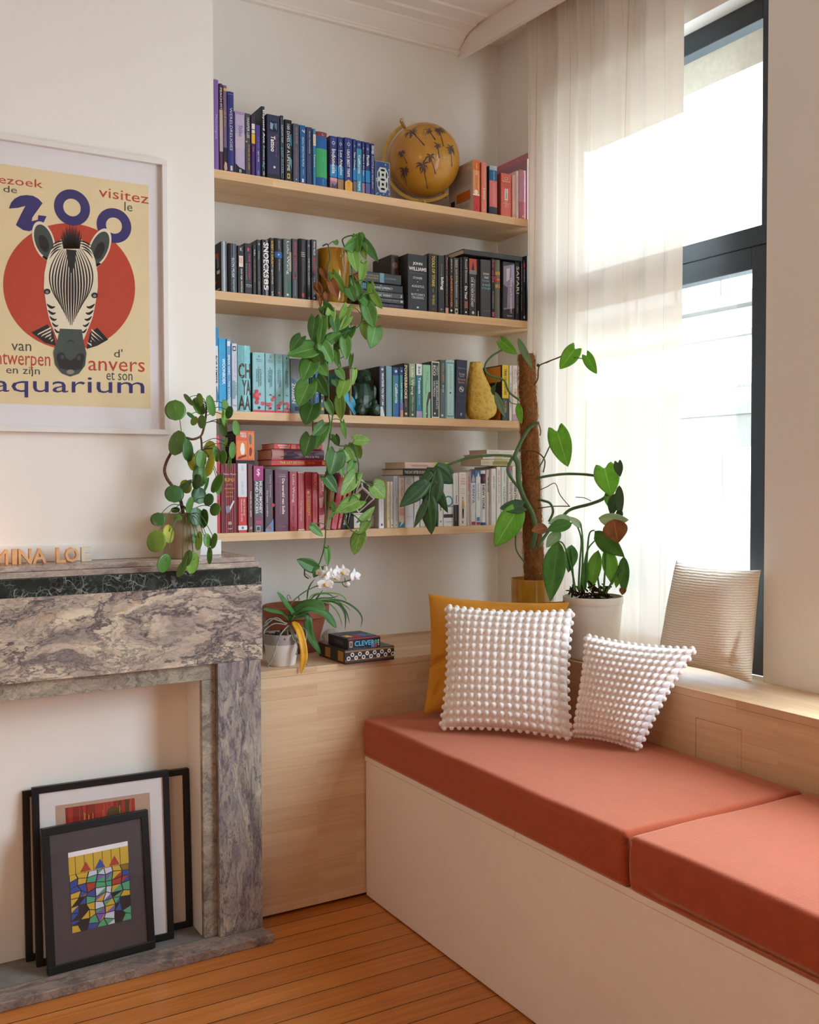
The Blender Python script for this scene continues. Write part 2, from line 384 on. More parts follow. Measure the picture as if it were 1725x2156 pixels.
# outside: facade across the street
bld = thing('street_building', 'pale building with grey shopfront seen through the black framed window', 'building', (12, 11, -3))
FAC = plain('#e9e7e2', .8, .2, var=.05, scale=3); FACD = plain('#544f47', .6, .3, var=.12, scale=2); FACG = plain('#5e5a55', .8, .2, var=.15, scale=4)
b = MB(); b.box(12, 13, 4, 22, 2.98, 6.8); b.box(12, 13, 4, 9.3, -3, 2.98); b.build('facade', FAC, bld)
MB().box(11.7, 12.2, 4, 22, 4.15, 4.34).box(11.85, 12.2, 4, 22, 3.72, 3.80).build('cornice', FACG, bld)
MB().box(11.96, 12.4, 9.3, 22, -3, 3.0).build('shopfront', FACD, bld)
MB().box(11.9, 11.96, 9.3, 11.0, .2, 2.05).build('display_window', FAC, bld)
MB().box(11.86, 11.9, 10.55, 10.68, 1.25, 1.95).box(11.86, 11.9, 10.78, 10.90, 1.25, 1.95).build('window_pane', FACG, bld)
b = MB(); b.box(11.93, 11.96, 9.3, 22, 2.55, 2.95); b.build('signboard', FACG, bld)
b = MB()
for k in range(6): b.box(11.72, 11.75, 8+k*.9, 8.04+k*.9, 4.34, 5.0)
b.box(11.71, 11.76, 4, 22, 4.98, 5.03); b.box(11.71, 11.76, 4, 22, 4.66, 4.69)
b.build('balcony_rail', FACG, bld)
shell('street_ground', [(2.95, 14, -4, 24, -3.1, -3.0)], plain('#9a9893', .9, .2))
shell('trim_4', [(XW+T, XW+T+.12, WY0-.1, WY1+.1, 3.05, 3.35)], plain('#d8cfc0', .8, .2))

# ------------------------------------------------------------------ fireplace
fp = thing('fireplace_mantel', 'veined grey and pink marble fireplace surround with dark green band', 'fireplace', (.5, YF, 0))
MX0, MXR = -.27, 1.268
def slab(x1, y0, z0, z1, m):
    b = MB().prism([(MX0, y0), (x1, y0), (x1, 3.52), (XC+.003, 3.52), (XC+.003, YC-.001), (MX0, YC-.001)], 'z', z0, z1)
    return b.build('mantel_slab', m, fp, bevel=.0025)
slab(1.2543, 3.183, 1.2786, 1.2955, BRECHE_T); slab(1.2645, 3.168, 1.2597, 1.2785, BRECHE_T)
MB().box(MX0, MXR, YF-.001, YC-.001, 1.205, 1.2595).build('green_band', GREEN, fp, bevel=.0012)
MB().box(MX0, MXR+.002, YF, YC-.001, .9486, 1.2048).build('frieze', BRECHE_H, fp, bevel=.0015)
MB().box(1.1114, MXR-.004, YF+.001, YC-.001, .0305, .9484).build('leg', BRECHE_V, fp, bevel=.0015)
MB().box(MX0, MX0+.157, YF+.001, YC-.001, .0305, .9484).build('leg', BRECHE_V, fp, bevel=.0015)
MB().box(MX0+.16, 1.111, YF+.023, YF+.045, .894, .9484).build('inner_lintel', BRECHE_S, fp, bevel=.001)
MB().box(1.064, 1.111, YF+.023, YF+.045, .0305, .8935).build('inner_strip', BRECHE_S, fp, bevel=.001)
MB().box(MX0+.16, MX0+.207, YF+.023, YF+.045, .0305, .8935).build('inner_strip', BRECHE_S, fp, bevel=.001)
b = MB().box(1.063, 1.111, YF+.0455, YC-.001, .0305, .894).box(MX0+.16, MX0+.208, YF+.0455, YC-.001, .0305, .894).box(MX0+.208, 1.063, YF+.0455, YC-.001, .90, .9484)
b.build('opening_return', PAINT, fp)
he = MB()
he.prism([(-.32, 3.075), (1.2777, 3.0862), (1.262, 3.172), (-.32, 3.168)], 'z', 0.0005, .03)
tag(he.build('hearth_stone', HEARTH, bevel=.003), 'worn marble hearth strip on the floor below the fireplace', 'hearth')
tag(MB().box(-.31, 1.262, 3.1725, YC-.001, .0005, .03).build('hearth_slab', plain('#77736e', .85, .2, var=.2, scale=14)), 'grey cement slab inside the fireplace opening under the frames', 'hearth')

# ------------------------------------------------------------------ timber ledges
lg = thing('corner_cabinet', 'pale timber plinth cabinet with ledge top below the shelves', 'cabinet', (1.9, YP, 0))
b = MB().box(1.2735, 2.668, YP, YP+.02, .012, ZT-.0255); b.build('front_panel', OAK, lg, bevel=.001)
MB().box(1.2735, 2.668, YP-.001, YW-.0185, ZT-.025, ZT).build('ledge_top', OAK, lg, bevel=.0015)
MB().box(1.2735, 2.668, YW-.018, YW-.001, ZT-.02, ZT+.006).build('wall_strip', OAK, lg)
wl_ = thing('window_ledge', 'pale timber window ledge with small flap behind the rust cushions', 'ledge', (XL, 1.5, 0))
fy0, fy1, fz1 = 2.080, 2.262, .794
b = MB()
b.box(XL, XL+.02, fy1+.0015, YP-.001, .012, ZT-.0255).box(XL, XL+.02, -.4, fy0-.0015, .012, ZT-.0255)
b.box(XL, XL+.02, fy0-.0015, fy1+.0015, fz1+.0015, ZT-.0255).box(XL, XL+.02, fy0-.0015, fy1+.0015, .012, .60).box(XL+.015, XL+.02, fy0-.0015, fy1+.0015, .6, fz1+.0015)
b.build('front_panel', OAK_Y, wl_)
MB().box(XL+.0004, XL+.014, fy0, fy1, .602, fz1).build('flap_door', OAK_Y, wl_, bevel=.0008)
b = MB().box(XL-.001, 2.669, -.4, YP-.002, ZT-.025, ZT).box(2.669, XF0-.002, WY0+.002, YP-.002, ZT-.025, ZT)
b.build('ledge_top', OAK_Y, wl_, bevel=.0012)

# ------------------------------------------------------------------ bench and cushions
be = thing('storage_bench', 'long white storage bench under the rust cushions', 'bench', (XB, 1.6, 0))
b = MB().box(XB, XB+.018, -.4, YP-.006, .006, .509); b.build('front_panel', WHITE_LAC, be, bevel=.001)
yj = on_x(1086, 1762, XB).y
for a0, a1 in ((yj+.001, YP-.004), (.62, yj-.001), (-.4, .618)):
    MB().box(XB-.003, XL-.001, a0, a1, .511, .5305).build('lid', WHITE_LAC, be, bevel=.0015)
def cushion(y0, y1, label):
    x0, x1, z0, z1 = XB-.012, XL-.004, .5312, .672
    b = MB(); nx, ny = 40, 60
    def top(u, v):
        e = min(1, min(u, 1-u)*x_w/.05)*min(1, min(v, 1-v)*y_w/.05)
        return Vector((x0+(x1-x0)*u, y0+(y1-y0)*v, z1-.004+.012*(1-(1-e)**2)*0.5+.002*sin(u*7+v*9)))
    x_w, y_w = x1-x0, y1-y0
    bm = bmesh.new(); bmesh.ops.create_cube(bm, size=1)
    for v in bm.verts: v.co = Vector((x0+(v.co.x+.5)*x_w, y0+(v.co.y+.5)*y_w, z0+(v.co.z+.5)*(z1-z0)))
    bmesh.ops.subdivide_edges(bm, edges=bm.edges, cuts=7, use_grid_fill=True)
    es = [e for e in bm.edges if len(e.link_faces) == 2 and e.calc_face_angle(0) > .6]
    bmesh.ops.bevel(bm, geom=es, offset=.022, segments=4, profile=.6, affect='EDGES', clamp_overlap=True)
    for v in bm.verts:
        u = (v.co.x-x0)/x_w; t = (v.co.y-y0)/y_w; h = (v.co.z-z0)/(z1-z0)
        if h > .8: v.co.z += .010*(4*u*(1-u))*(min(1, 8*t*(1-t)))+.0015*sin(u*11+t*17)
        if u < .05: v.co.x -= .006*(4*h*(1-h))
    me = bpy.data.meshes.new('seat_cushion'); bm.to_mesh(me); bm.free(); me.materials.append(RUST)
    me.polygons.foreach_set('use_smooth', [True]*len(me.polygons))
    o = bpy.data.objects.new('seat_cushion', me); COL.objects.link(o)
    tag(o, label, 'cushion', 'rust seat cushions on the bench'); return o
cushion(1.852, YP-.008, 'rust orange seat cushion under the white pillows, at the panel end')
cushion(.35, 1.840, 'rust orange seat cushion nearest the viewer, with nothing on it')

# ------------------------------------------------------------------ shelves
SH = {1: 2.667, 2: 2.235, 3: 1.806, 4: 1.363}
SHT = .031
lab = {1: 'top timber wall shelf, carrying the globe', 2: 'second timber wall shelf from the top, carrying dark books', 3: 'third timber wall shelf from the top, carrying blue and green books', 4: 'lowest timber wall shelf, carrying red and white books'}
for k, z in SH.items():
    o = MB().box(XC+.001, XW+.02-.002, YS, YW-.001, z-SHT, z).build('wall_shelf', OAK_SHELF, bevel=.0015)
    tag(o, lab[k], 'shelf', 'timber wall shelves')

# ------------------------------------------------------------------ linen curtain
def linen(name):
    n = NT(name); v = n.coord(); a = n.noise(v, 900, 2); wv = n.new('ShaderNodeTexWave'); wv.inputs['Scale'].default_value = 250; wv.bands_direction = 'Z'; wv.inputs['Distortion'].default_value = 3
    n.link(v, wv.inputs['Vector'])
    c = n.ramp(a.outputs[0], [(.3, '#ebe4d9'), (.7, '#f6f1e8')])
    tl = n.new('ShaderNodeBsdfTranslucent'); df = n.new('ShaderNodeBsdfDiffuse'); tp = n.new('ShaderNodeBsdfTransparent')
    sy = n.new('ShaderNodeSeparateXYZ'); n.link(v, sy.inputs[0]); fy = n.math('FRACT', n.math('ADD', n.math('MULTIPLY', sy.outputs[1], 9.3), n.math('MULTIPLY', sy.outputs[2], .11)))
    c = n.mix(n.ramp(fy, [(.012, .45), (.02, 0.0)]), c, '#a8987e')
    n.link(n.mix(1.0, c, '#dcd4ca', 'MULTIPLY'), tl.inputs[0]); n.link(c, df.inputs[0]); m1 = n.new('ShaderNodeMixShader'); m1.inputs[0].default_value = .79
    n.link(tl.outputs[0], m1.inputs[1]); n.link(df.outputs[0], m1.inputs[2])
    m2 = n.new('ShaderNodeMixShader'); m2.inputs[0].default_value = .03; n.link(m1.outputs[0], m2.inputs[1]); n.link(tp.outputs[0], m2.inputs[2]); n.link(m2.outputs[0], n.out.inputs[0]); return n.m
def curtain():
    y0, y1 = 2.585, 3.452; zt, zb = 3.512, .888
    rnd = random.Random(3); ph = [rnd.uniform(0, 6.28) for _ in range(8)]
    ks = [(7, .013), (11, .008), (17, .006), (23, .0035)]
    def fn(u, v):
        s = u; top = max(0, 1-(1-v)/.12) if v > .88 else 0
        amp = .55+.45*v
        y = y0+(y1-y0)*s
        y += .03*(1-v)*(s-.5)*0-.012*sin(3*v)*(.5-s)
        x = 2.628
        for i, (k, a) in enumerate(ks): x += a*amp*sin(k*2*pi*s*.5+ph[i]+.9*(1-v)*sin(2*s*pi+i))
        # sharper pleats: a few straight narrow folds
        for c, wd, a in ((.06, .02, .018), (.27, .02, -.014), (.33, .015, .016), (.62, .018, .012), (.80, .02, -.012), (.97, .012, .014)):
            cc = c+.05*(v-.5)*(.5-c); d = (s-cc)/wd
            x -= a*math.exp(-d*d)
        x += .010*top*sin(34*pi*s)
        return Vector((min(max(x, 2.60), 2.660), y, zb+(zt-zb)*v))
    b = MB().grid(fn, 260, 70)
    o = b.build('linen_curtain', linen('cream_linen'), smooth=pi)
    tag(o, 'full height cream linen curtain hanging over the window', 'curtain'); return o
curtain()

# ------------------------------------------------------------------ lamps out of view on the left: a floor lamp and a tea light on the mantel
LX, LY, LZ = -.15, 2.2, 1.12
fl = thing('floor_lamp', 'slim floor lamp standing left of the fireplace outside the view', 'lamp', (LX, LY, 0))
b = MB().lathe([(0, 0), (.13, 0), (.13, .015), (.02, .02), (0, .02)], (LX, LY, 0)); b.build('base', BLACK, fl, smooth=.6)
MB().tube([(LX-.06, LY, .018), (LX-.06, LY, LZ+.14), (LX, LY, LZ+.16)], .008).build('pole', BLACK, fl, smooth=.6)
MB().lathe([(.09, LZ+.145), (.13, LZ+.03), (.132, LZ+.03), (.092, LZ+.147), (.01, LZ+.15), (.01, LZ+.145)], (LX, LY, 0)).build('lamp_shade', BLACK, fl, smooth=.6)
lp = bpy.data.lights.new('warm_bulb', 'POINT'); lp.energy = 3; lp.color = (1, .50, .20); lp.shadow_soft_size = .06
lo = bpy.data.objects.new('warm_bulb', lp); COL.objects.link(lo); lo.location = (LX, LY, LZ)
pd = thing('added_fill_pendant', 'pendant lamp added behind the viewer for warm fill light', 'lamp', (-.6, .7, CH))  # added lamp, warms the bench front, panel, floor and back wall
MB().tube([(-.6, .7, CH-.002), (-.6, .7, 2.62)], .004).build('cord', BLACK, pd, smooth=.6)
MB().lathe([(.03, .60), (.10, .56), (.2, .40), (.205, .38), (.196, .38), (.1, .55), (.03, .59)], (-.6, .7, 2.05)).build('lamp_shade', BLACK, pd, smooth=.6)
lp = bpy.data.lights.new('added_fill_bulb', 'POINT'); lp.energy = 15; lp.color = (1, .68, .42); lp.shadow_soft_size = .08
lo = bpy.data.objects.new('added_fill_bulb', lp); COL.objects.link(lo); lo.location = (-.6, .7, 2.38)
tl_ = thing('tea_light', 'small tea light glass on the mantel left of the letters outside the view', 'candle', (.335, 3.225, 1.2957))
MB().lathe([(0, 0), (.028, 0), (.034, .05), (.031, .05), (.026, .004), (0, .004)], (.335, 3.225, 1.296)).build('glass', GLASS, tl_, smooth=.6)
MB().lathe([(0, .0045), (.02, .0045), (.02, .018), (0, .018)], (.335, 3.225, 1.296)).build('wax', WHITE_LAC, tl_, smooth=.6)
lp = bpy.data.lights.new('tea_flame', 'POINT'); lp.energy = .22; lp.color = (1, .45, .13); lp.shadow_soft_size = .006
lo = bpy.data.objects.new('tea_flame', lp); COL.objects.link(lo); lo.location = (.335, 3.225, 1.335)
# ------------------------------------------------------------------ books
PAGES = plain('#d8cdb8', .9, .1, var=.12, scale=300)
def ink(c): return plain(c, .5, .35, var=0)
def cover_mat(c, gloss): return plain(c, gloss, .4, var=.05, scale=60)
brnd = random.Random(11)
def make_book(label, group, x0, x1, ys, z0, h, depth, col, deco=(), M=None, rounded=0.0, gloss=.38, side=None, ink_y=.0005, name='book', pages=PAGES):
    """an upright book: spine x0..x1 facing the room at depth ys, standing on z0; M re-places it (lying or leaning)"""
    wdt = x1-x0; t = min(.0022, wdt*.18); ye = ys+depth; r = min(.003, wdt*.25)
    mats = [cover_mat(col, gloss)]; idx = {}
    def mi(c):
        if c not in idx: idx[c] = len(mats); mats.append(ink(c))
        return idx[c]
    b = MB()
    if rounded > 0:
        n = 9; front = [(x0+wdt*i/(n-1), ys+rounded*(2*i/(n-1)-1)**2) for i in range(n)]
    else:
        front = [(x0, ys+r), (x0+r*.3, ys+r*.3), (x0+r, ys), (x1-r, ys), (x1-r*.3, ys+r*.3), (x1, ys+r)]
    pts = front+[(x1, ye), (x1-t, ye), (x1-t, ys+t+rounded), (x0+t, ys+t+rounded), (x0+t, ye), (x0, ye)]
    nf = len(front)
    # the U section as quads so that no face is concave
    ring = [(front[i], front[i+1]) for i in range(nf-1)]
    vs = [(p[0], p[1], z) for z in (z0, z0+h) for p in pts]; k = len(pts)
    fs = [(i, (i+1) % k, (i+1) % k+k, i+k) for i in range(k)]
    b.add(vs, fs)
    for zz, off in ((z0, 0), (z0+h, k)):
        inner_l, inner_r = nf+3, nf+2          # (x0+t, ys+t), (x1-t, ys+t)
        cap = [(off+i, off+i+1, off+inner_l) for i in range(nf-1)]+[(off+nf-1, off+inner_r, off+inner_l)]
        cap += [(off+nf-1, off+nf, off+nf+1, off+inner_r), (off+0, off+inner_l, off+nf+4, off+nf+5)]
        b.f += [tuple(i+len(b.v)-2*k for i in f) for f in cap]; b.mi += [0]*len(cap)
    def yy(u, e): return ys+(rounded*(2*u-1)**2 if rounded else 0)-ink_y*e
    def P(u, v, e): return Vector((x0+wdt*u, yy(u, e), z0+h*(1-v)))
    e = 1.0
    for d in deco:
        e += .25
        if d[0] == 'r':
            _, u0, u1, v0, v1, c = d; m = 6 if rounded else 1
            vv = []; ff = []
            for i in range(m+1):
                u = u0+(u1-u0)*i/m; vv += [P(u, v1, e), P(u, v0, e)]
            ff = [(2*i, 2*i+2, 2*i+3, 2*i+1) for i in range(m)]
            b.add(vv, ff, mi(c))
        elif d[0] in ('t', 'T'):
            _, s, v0, v1, c, u0, u1 = d; tv, tf, _a = text_mesh(s, d[0] == 'T')
            b.add([P(u0+(u1-u0)*q, v0+(v1-v0)*p, e) for p, q in tv], tf, mi(c))
        elif d[0] in ('h', 'H'):
            _, s, u0, u1, v0, v1, c = d; tv, tf, _a = text_mesh(s, d[0] == 'H')
            b.add([P(u0+(u1-u0)*p, v1+(v0-v1)*q, e) for p, q in tv], tf, mi(c))
        elif d[0] == 'c':
            _, u, v, rr, c = d; m = 14
            b.add([P(u+rr*cos(2*pi*i/m), v+rr*wdt/h*sin(2*pi*i/m), e) for i in range(m)], [tuple(range(m))], mi(c))
        elif d[0] == 'p':
            _, pl, c = d; b.add([P(u, v, e) for u, v in pl], [tuple(range(len(pl)))], mi(c))
        elif d[0] == 's':        # printed areas on the left cover: (s, depth0, depth1, v0, v1, colour)
            _, a0, a1, v0, v1, c = d
            b.add([(x0-.0004*e, ys+a, z0+h*(1-v)) for a, v in ((a0, v0), (a1, v0), (a1, v1), (a0, v1))], [(0, 1, 2, 3)], mi(c))
        elif d[0] == 'ST':       # lettering on the left cover, reading from the back edge towards the spine
            _, s, a0, a1, v0, v1, c = d; tv, tf, _a = text_mesh(s)
            b.add([(x0-.0004*e, ys+a1+(a0-a1)*p, z0+h*(1-(v1+(v0-v1)*q))) for p, q in tv], tf, mi(c))
    if side: b.add([(x0-.0002, ys+.004, z0), (x0-.0002, ye, z0), (x0-.0002, ye, z0+h), (x0-.0002, ys+.004, z0+h)], [(0, 1, 2, 3)], mi(side))
    g = MB().box(x0+t+.0001, x1-t-.0001, ys+t+rounded+.0002, ye-.003, z0+.003, z0+h-.003)
    base = Vector(((x0+x1)/2, ys, z0))
    if M is not None:
        b.v = [tuple(M @ Vector(v)) for v in b.v]; g.v = [tuple(M @ Vector(v)) for v in g.v]; base = M @ base
    o = thing(name, label, 'book' if name == 'book' else name.replace('_', ' '), base, group)
    b.build('cover', mats, o); g.build('page_block', pages, o)
    return o

LAST = {}
CROP = {'A': (430, 140, 4.2073), 'B': (780, 220, 4.7917), 'C': (430, 480, 4.7917), 'D': (720, 500, 4.1071), 'E': (430, 670, 4.7917),
        'F': (720, 720, 4.2073), 'G': (430, 890, 4.6622), 'H': (720, 900, 4.2073)}
def px(cr, x, y): ox, oy, s = CROP[cr]; return ox+x/s, oy+y/s
def shelf_book(cr, sh, xl, xr, top, col, label, deco=(), **kw):
    """a standing book read off the photograph: spine edges xl..xr and top edge in crop coordinates"""
    z = SH[sh]+.0004; dy = kw.pop('dy', brnd.uniform(.004, .016)); ys = YS+dy
    zm = z+.1; ymid = {1: 800, 2: 450, 3: 600, 4: 800}[sh]
    a = on_y(*px(cr, xl, kw.pop('ym', top+200)), ys); c = on_y(*px(cr, xr, top+200), ys)
    tp = on_y(*px(cr, xl, top), ys)
    x0, x1 = a.x+.0004, c.x-.0004
    if not kw.get('lean') and sh in LAST and LAST[sh][0] < x0 < LAST[sh][1]+.0003: x0 = LAST[sh][1]+.0003
    LAST[sh] = (x0, x1)
    lean = kw.pop('lean', 0.0); M = None; h = tp.z-z
    if lean:
        piv = Vector((x1, ys, z)); M = Matrix.Translation(piv) @ Matrix.Rotation(radians(lean), 4, 'Y') @ Matrix.Translation(-piv); h /= cos(radians(lean))
    depth = kw.pop('depth', min(.21, h*.68))
    return make_book(label, BG[sh], x0, x1, ys, z, h, min(depth, YW-.004-ys), col, deco, M=M, **kw)
BG = {1: 'books on the top shelf', 2: 'dark books on the second shelf', 3: 'books on the third shelf', 4: 'books on the lowest shelf'}

W = '#e9e6df'; G_ = '#d9b24a'; K = '#17171a'
L = shelf_book
# ---- top shelf, purple to blue
L('A', 1, 72, 130, 108, '#7b5b9c', 'tall lilac hardback with rounded spine, at the chimney end of the top shelf', [('t', 'Pictologica', .39, .66, '#cfc4dd', .38, .72)], rounded=.004, depth=.24, dy=.006)
L('A', 1, 133, 165, 148, '#4d3549', 'thin dark plum book with a cream strip, beside the tall lilac hardback', [('r', .02, .98, .30, .78, '#b8a79d'), ('t', 'PEACH PIT', .05, .3, W, .2, .8), ('t', 'Romeijn', .31, .5, '#c9a84f', .15, .85)], depth=.22)
L('A', 1, 167, 204, 163, '#7d6583', 'slim mauve book with a pink flower at the foot of its spine', [('r', 0, 1, .72, 1, '#2c2430'), ('c', .5, .05, .4, '#d8ab54'), ('t', 'uit & thuis', .3, .48, '#c99a58', .2, .8), ('p', [(.1, .95), (.35, .88), (.8, .9), (.95, .97), (.3, 1)], '#d6a58c')], depth=.22)
L('A', 1, 207, 265, 217, '#2f3578', 'tall violet blue hardback lettered WERELDRELIGIES', [('t', 'WERELDRELIGIES', .2, .73, '#d8d2c8', .3, .72), ('r', .35, .7, .92, .98, '#d8c79a'), ('r', .05, .95, .03, .036, '#8b87b4')], rounded=.003, depth=.23)
L('A', 1, 274, 362, 392, '#b3a7c4', 'thick pale lavender book with a black foot, low between violet and grey spines', [('r', 0, 1, 0, .05, '#a48bb4'), ('r', .02, .98, .35, .6, '#bdb0c0'), ('p', [(0, .84), (.4, .9), (1, .93), (1, 1), (0, 1)], '#121216'), ('t', 'Stilte', .22, .4, '#5a5180', .35, .75), ('h', 'B', .4, .62, .93, .98, W)], dy=.01)
L('A', 1, 364, 414, 412, '#474754', 'charcoal paperback with gold lettering beside the lavender book', [('t', 'HARPER LEE', .07, .4, W, .3, .75), ('t', 'Ga heen zet een wachter', .5, .92, G_, .5, .85), ('c', .2, .46, .16, '#d8a23c'), ('c', .6, .08, .14, '#d8a23c')])
L('A', 1, 417, 452, 430, '#46256b', 'narrow purple paperback with white and yellow bands near its top', [('r', 0, 1, 0, .14, '#33324a'), ('r', .1, .95, .14, .23, '#d9d3c6'), ('r', .1, .95, .245, .30, '#d9d3c6'), ('r', .05, .97, .31, .47, '#e0b22e'), ('t', 'Ons', .52, .6, '#c6933c', .3, .8)])
L('A', 1, 455, 503, 515, '#4a3f86', 'short plain purple paperback with small white type', [('t', 'THE', .2, .45, '#8e85c4', .45, .62), ('t', 'NEW YORK', .5, .72, W, .38, .64), ('t', 'LUITINGH', .88, .97, '#b8b2d8', .35, .6)])
L('A', 1, 506, 540, 350, '#1d2a38', 'tall dark teal book rising above its neighbours, with big white letters down the spine', [('T', 'Beyond Ant', .05, .52, W, .25, .95), ('t', 'Frontiers of', .56, .82, '#d9e4e8', .4, .9), ('p', [(.1, .85), (.5, .8), (.9, .9), (.5, .87)], '#4d8d92'), ('t', 'MERRELL', .92, .98, W, .4, .8)], depth=.26, dy=.004)
L('A', 1, 556, 672, 418, '#2e3153', 'thick midnight blue book lettered Tattoo with a square blue picture', [('r', .2, .82, .1, .26, '#16212f'), ('p', [(.25, .12), (.5, .14), (.42, .24), (.24, .22)], '#7fa3bb'), ('p', [(.55, .13), (.78, .12), (.75, .24), (.6, .2)], '#56788f'), ('T', 'Tattoo', .33, .58, '#efe9e3', .28, .62), ('t', 'The Secrets of', .30, .66, '#8d5f77', .64, .8), ('c', .55, .82, .09, '#e2c6b4'), ('r', 0, 1, .93, 1, '#22222c')], dy=.004)
L('A', 1, 676, 706, 432, '#1c2836', 'slim blue black book with pale frame lines beside the thick tattoo book', [('r', .12, .2, .03, .97, '#9fb4bd'), ('r', .8, .88, .03, .97, '#9fb4bd'), ('t', 'KAPOW RAP', .15, .42, '#c8d6dc', .3, .75), ('t', 'DEEP WATER', .5, .9, '#8fb2bd', .3, .7)])
L('A', 1, 712, 780, 466, '#191b1f', 'black diving book lettered 100 DIVES OF A LIFETIME', [('t', '100 DIVES OF A LIFETIME', .07, .83, '#e6eef0', .32, .68), ('p', [(.6, .25), (.9, .22), (.98, .42), (.75, .4)], '#39748c'), ('p', [(.7, .6), (.95, .65), (.9, .8), (.75, .72)], '#4f9fb0'), ('r', .32, .66, .875, .955, '#e0c23a'), ('r', .4, .58, .89, .94, '#191b1f')])
L('A', 1, 788, 843, 502, '#44566b', 'slate blue paperback with orange lettering', [('t', 'MAN DE WAARD', .06, .34, '#d9803c', .4, .7), ('t', 'HET ROERENDE JONG', .4, .9, '#d2583a', .3, .62), ('c', .5, .95, .08, W)])
L('A', 1, 847, 902, 516, '#1f5c94', 'bright blue paperback with a large 7 near the top of its spine', [('T', '7', .07, .13, W, .35, .8), ('t', 'HIGHLY EFFECTIVE PEOPLE', .2, .7, '#dbe6ef', .38, .68), ('t', 'Stephen', .74, .84, '#a9c6de', .4, .65), ('r', .32, .6, .91, .97, '#d8e2ea')])
L('A', 1, 905, 959, 533, '#363c62', 'dull indigo paperback with white and blue type, beside the bright blue one', [('t', 'Buiten Hammershoj', .07, .45, '#dcdce6', .4, .66), ('t', 'De laatste reis', .5, .8, '#5d78b0', .4, .64)])
L('A', 1, 961, 990, 549, '#3f83ad', 'thin sky blue guide with an orange and white label, lettered Toscane', [('r', 0, 1, .1, .3, '#e6d9c4'), ('t', 'GROENE', .12, .28, '#d9692f', .2, .8), ('t', 'Toscane', .45, .68, W, .25, .8)])
L('A', 1, 994, 1093, 570, '#1d5f9d', 'thick blue hardback with a wide green band and dark red cap', [('r', 0, 1, 0, .085, '#7f3a48'), ('c', .62, .045, .12, '#b98a92'), ('c', .65, .04, .09, '#7f3a48'), ('r', 0, 1, .31, .84, '#3fa467'), ('t', 'JONATHAN SAFRAN', .35, .55, '#6cc08e', .56, .64), ('t', 'ambo anthos', .87, .97, '#b9d3ea', .56, .64)], rounded=.006, dy=.002, gloss=.3)
def guide(xl, xr, top, name, label, foot, v1=.72, band=None, deco2=(), **kw):
    d = [('r', 0, 1, .55, .78, '#2a86c4'), ('r', 0, 1, .8, 1, foot), ('c', .5, .13, .22, '#c9d6ea'), ('c', .5, .13, .15, '#2c3c7c'), ('t', 'lonely planet', .05, .21, '#d7e1f0', .45, .55)]
    if band: d.insert(2, ('r', 0, 1, .2, .82, band))
    d.append(('T', name, .25, v1, W, .25, .8)); d += list(deco2)
    return L('A', 1, xl, xr, top, '#2b3a78', label, d, **kw)
guide(1114, 1178, 611, 'Indonesia', 'navy travel guide lettered Indonesia, with a pink sunset foot', '#9a7a88', deco2=[('p', [(0, .8), (1, .8), (1, .87), (0, .86)], '#c897a4'), ('p', [(0, 1), (.3, .9), (.6, .95), (1, .88), (1, 1)], '#4a4450')], side='#6b4a58', dy=.004)
guide(1183, 1236, 621, 'Los Angeles', 'navy travel guide lettered Los Angeles, with an orange city foot', '#a9805c', deco2=[('t', 'San Diego & Southern California', .25, .66, '#cfe0ee', .08, .25)])
L('A', 1, 1244, 1314, 626, '#2d3b7d', 'wide navy travel guide with a pointed amber tag at its foot', [('c', .52, .12, .2, '#c9d6ea'), ('c', .52, .12, .14, '#2d3b7d'), ('t', 'lonely planet', .04, .2, '#d7e1f0', .48, .57), ('T', "USA'S BEST TRIPS", .22, .74, W, .3, .66), ('p', [(.02, .84), (.5, .79), (.98, .84), (.98, 1), (.02, 1)], '#e0a83e'), ('h', '52', .36, .62, .84, .87, '#6d5a2c'), ('h', 'amazing', .3, .7, .89, .905, '#6d5a2c'), ('h', 'trips', .36, .62, .92, .935, '#6d5a2c')], dy=.004)
guide(1318, 1348, 641, 'New Orleans', 'narrow navy travel guide lettered New Orleans', '#7c6a5c', v1=.58)
L('A', 1, 1350, 1395, 652, '#2e4286', 'navy guide with a wide turquoise band, lettered California TRIPS', [('r', 0, 1, .16, 1, '#3a8fb0'), ('c', .5, .08, .2, '#c9d6ea'), ('c', .5, .08, .13, '#2e4286'), ('T', 'California', .28, .64, W, .3, .75), ('T', 'TRIPS', .78, .97, '#d7eaf0', .3, .7)])
guide(1398, 1425, 661, 'Miami & the Keys', 'thinnest navy travel guide, with a pale pink foot', '#b08fa8', v1=.66)
guide(1428, 1470, 669, 'Florida', 'navy travel guide lettered Florida', '#5a5f98', v1=.46)
L('A', 1, 1474, 1511, 681, '#27386e', 'dark blue book with dense white type, beside the patterned tile', [('T', 'VERNON', .03, .2, W, .3, .85), ('t', 'COUTTLE one more phone', .24, .88, '#dfe6f2', .25, .7), ('c', .5, .17, .3, '#8fb8dd')])
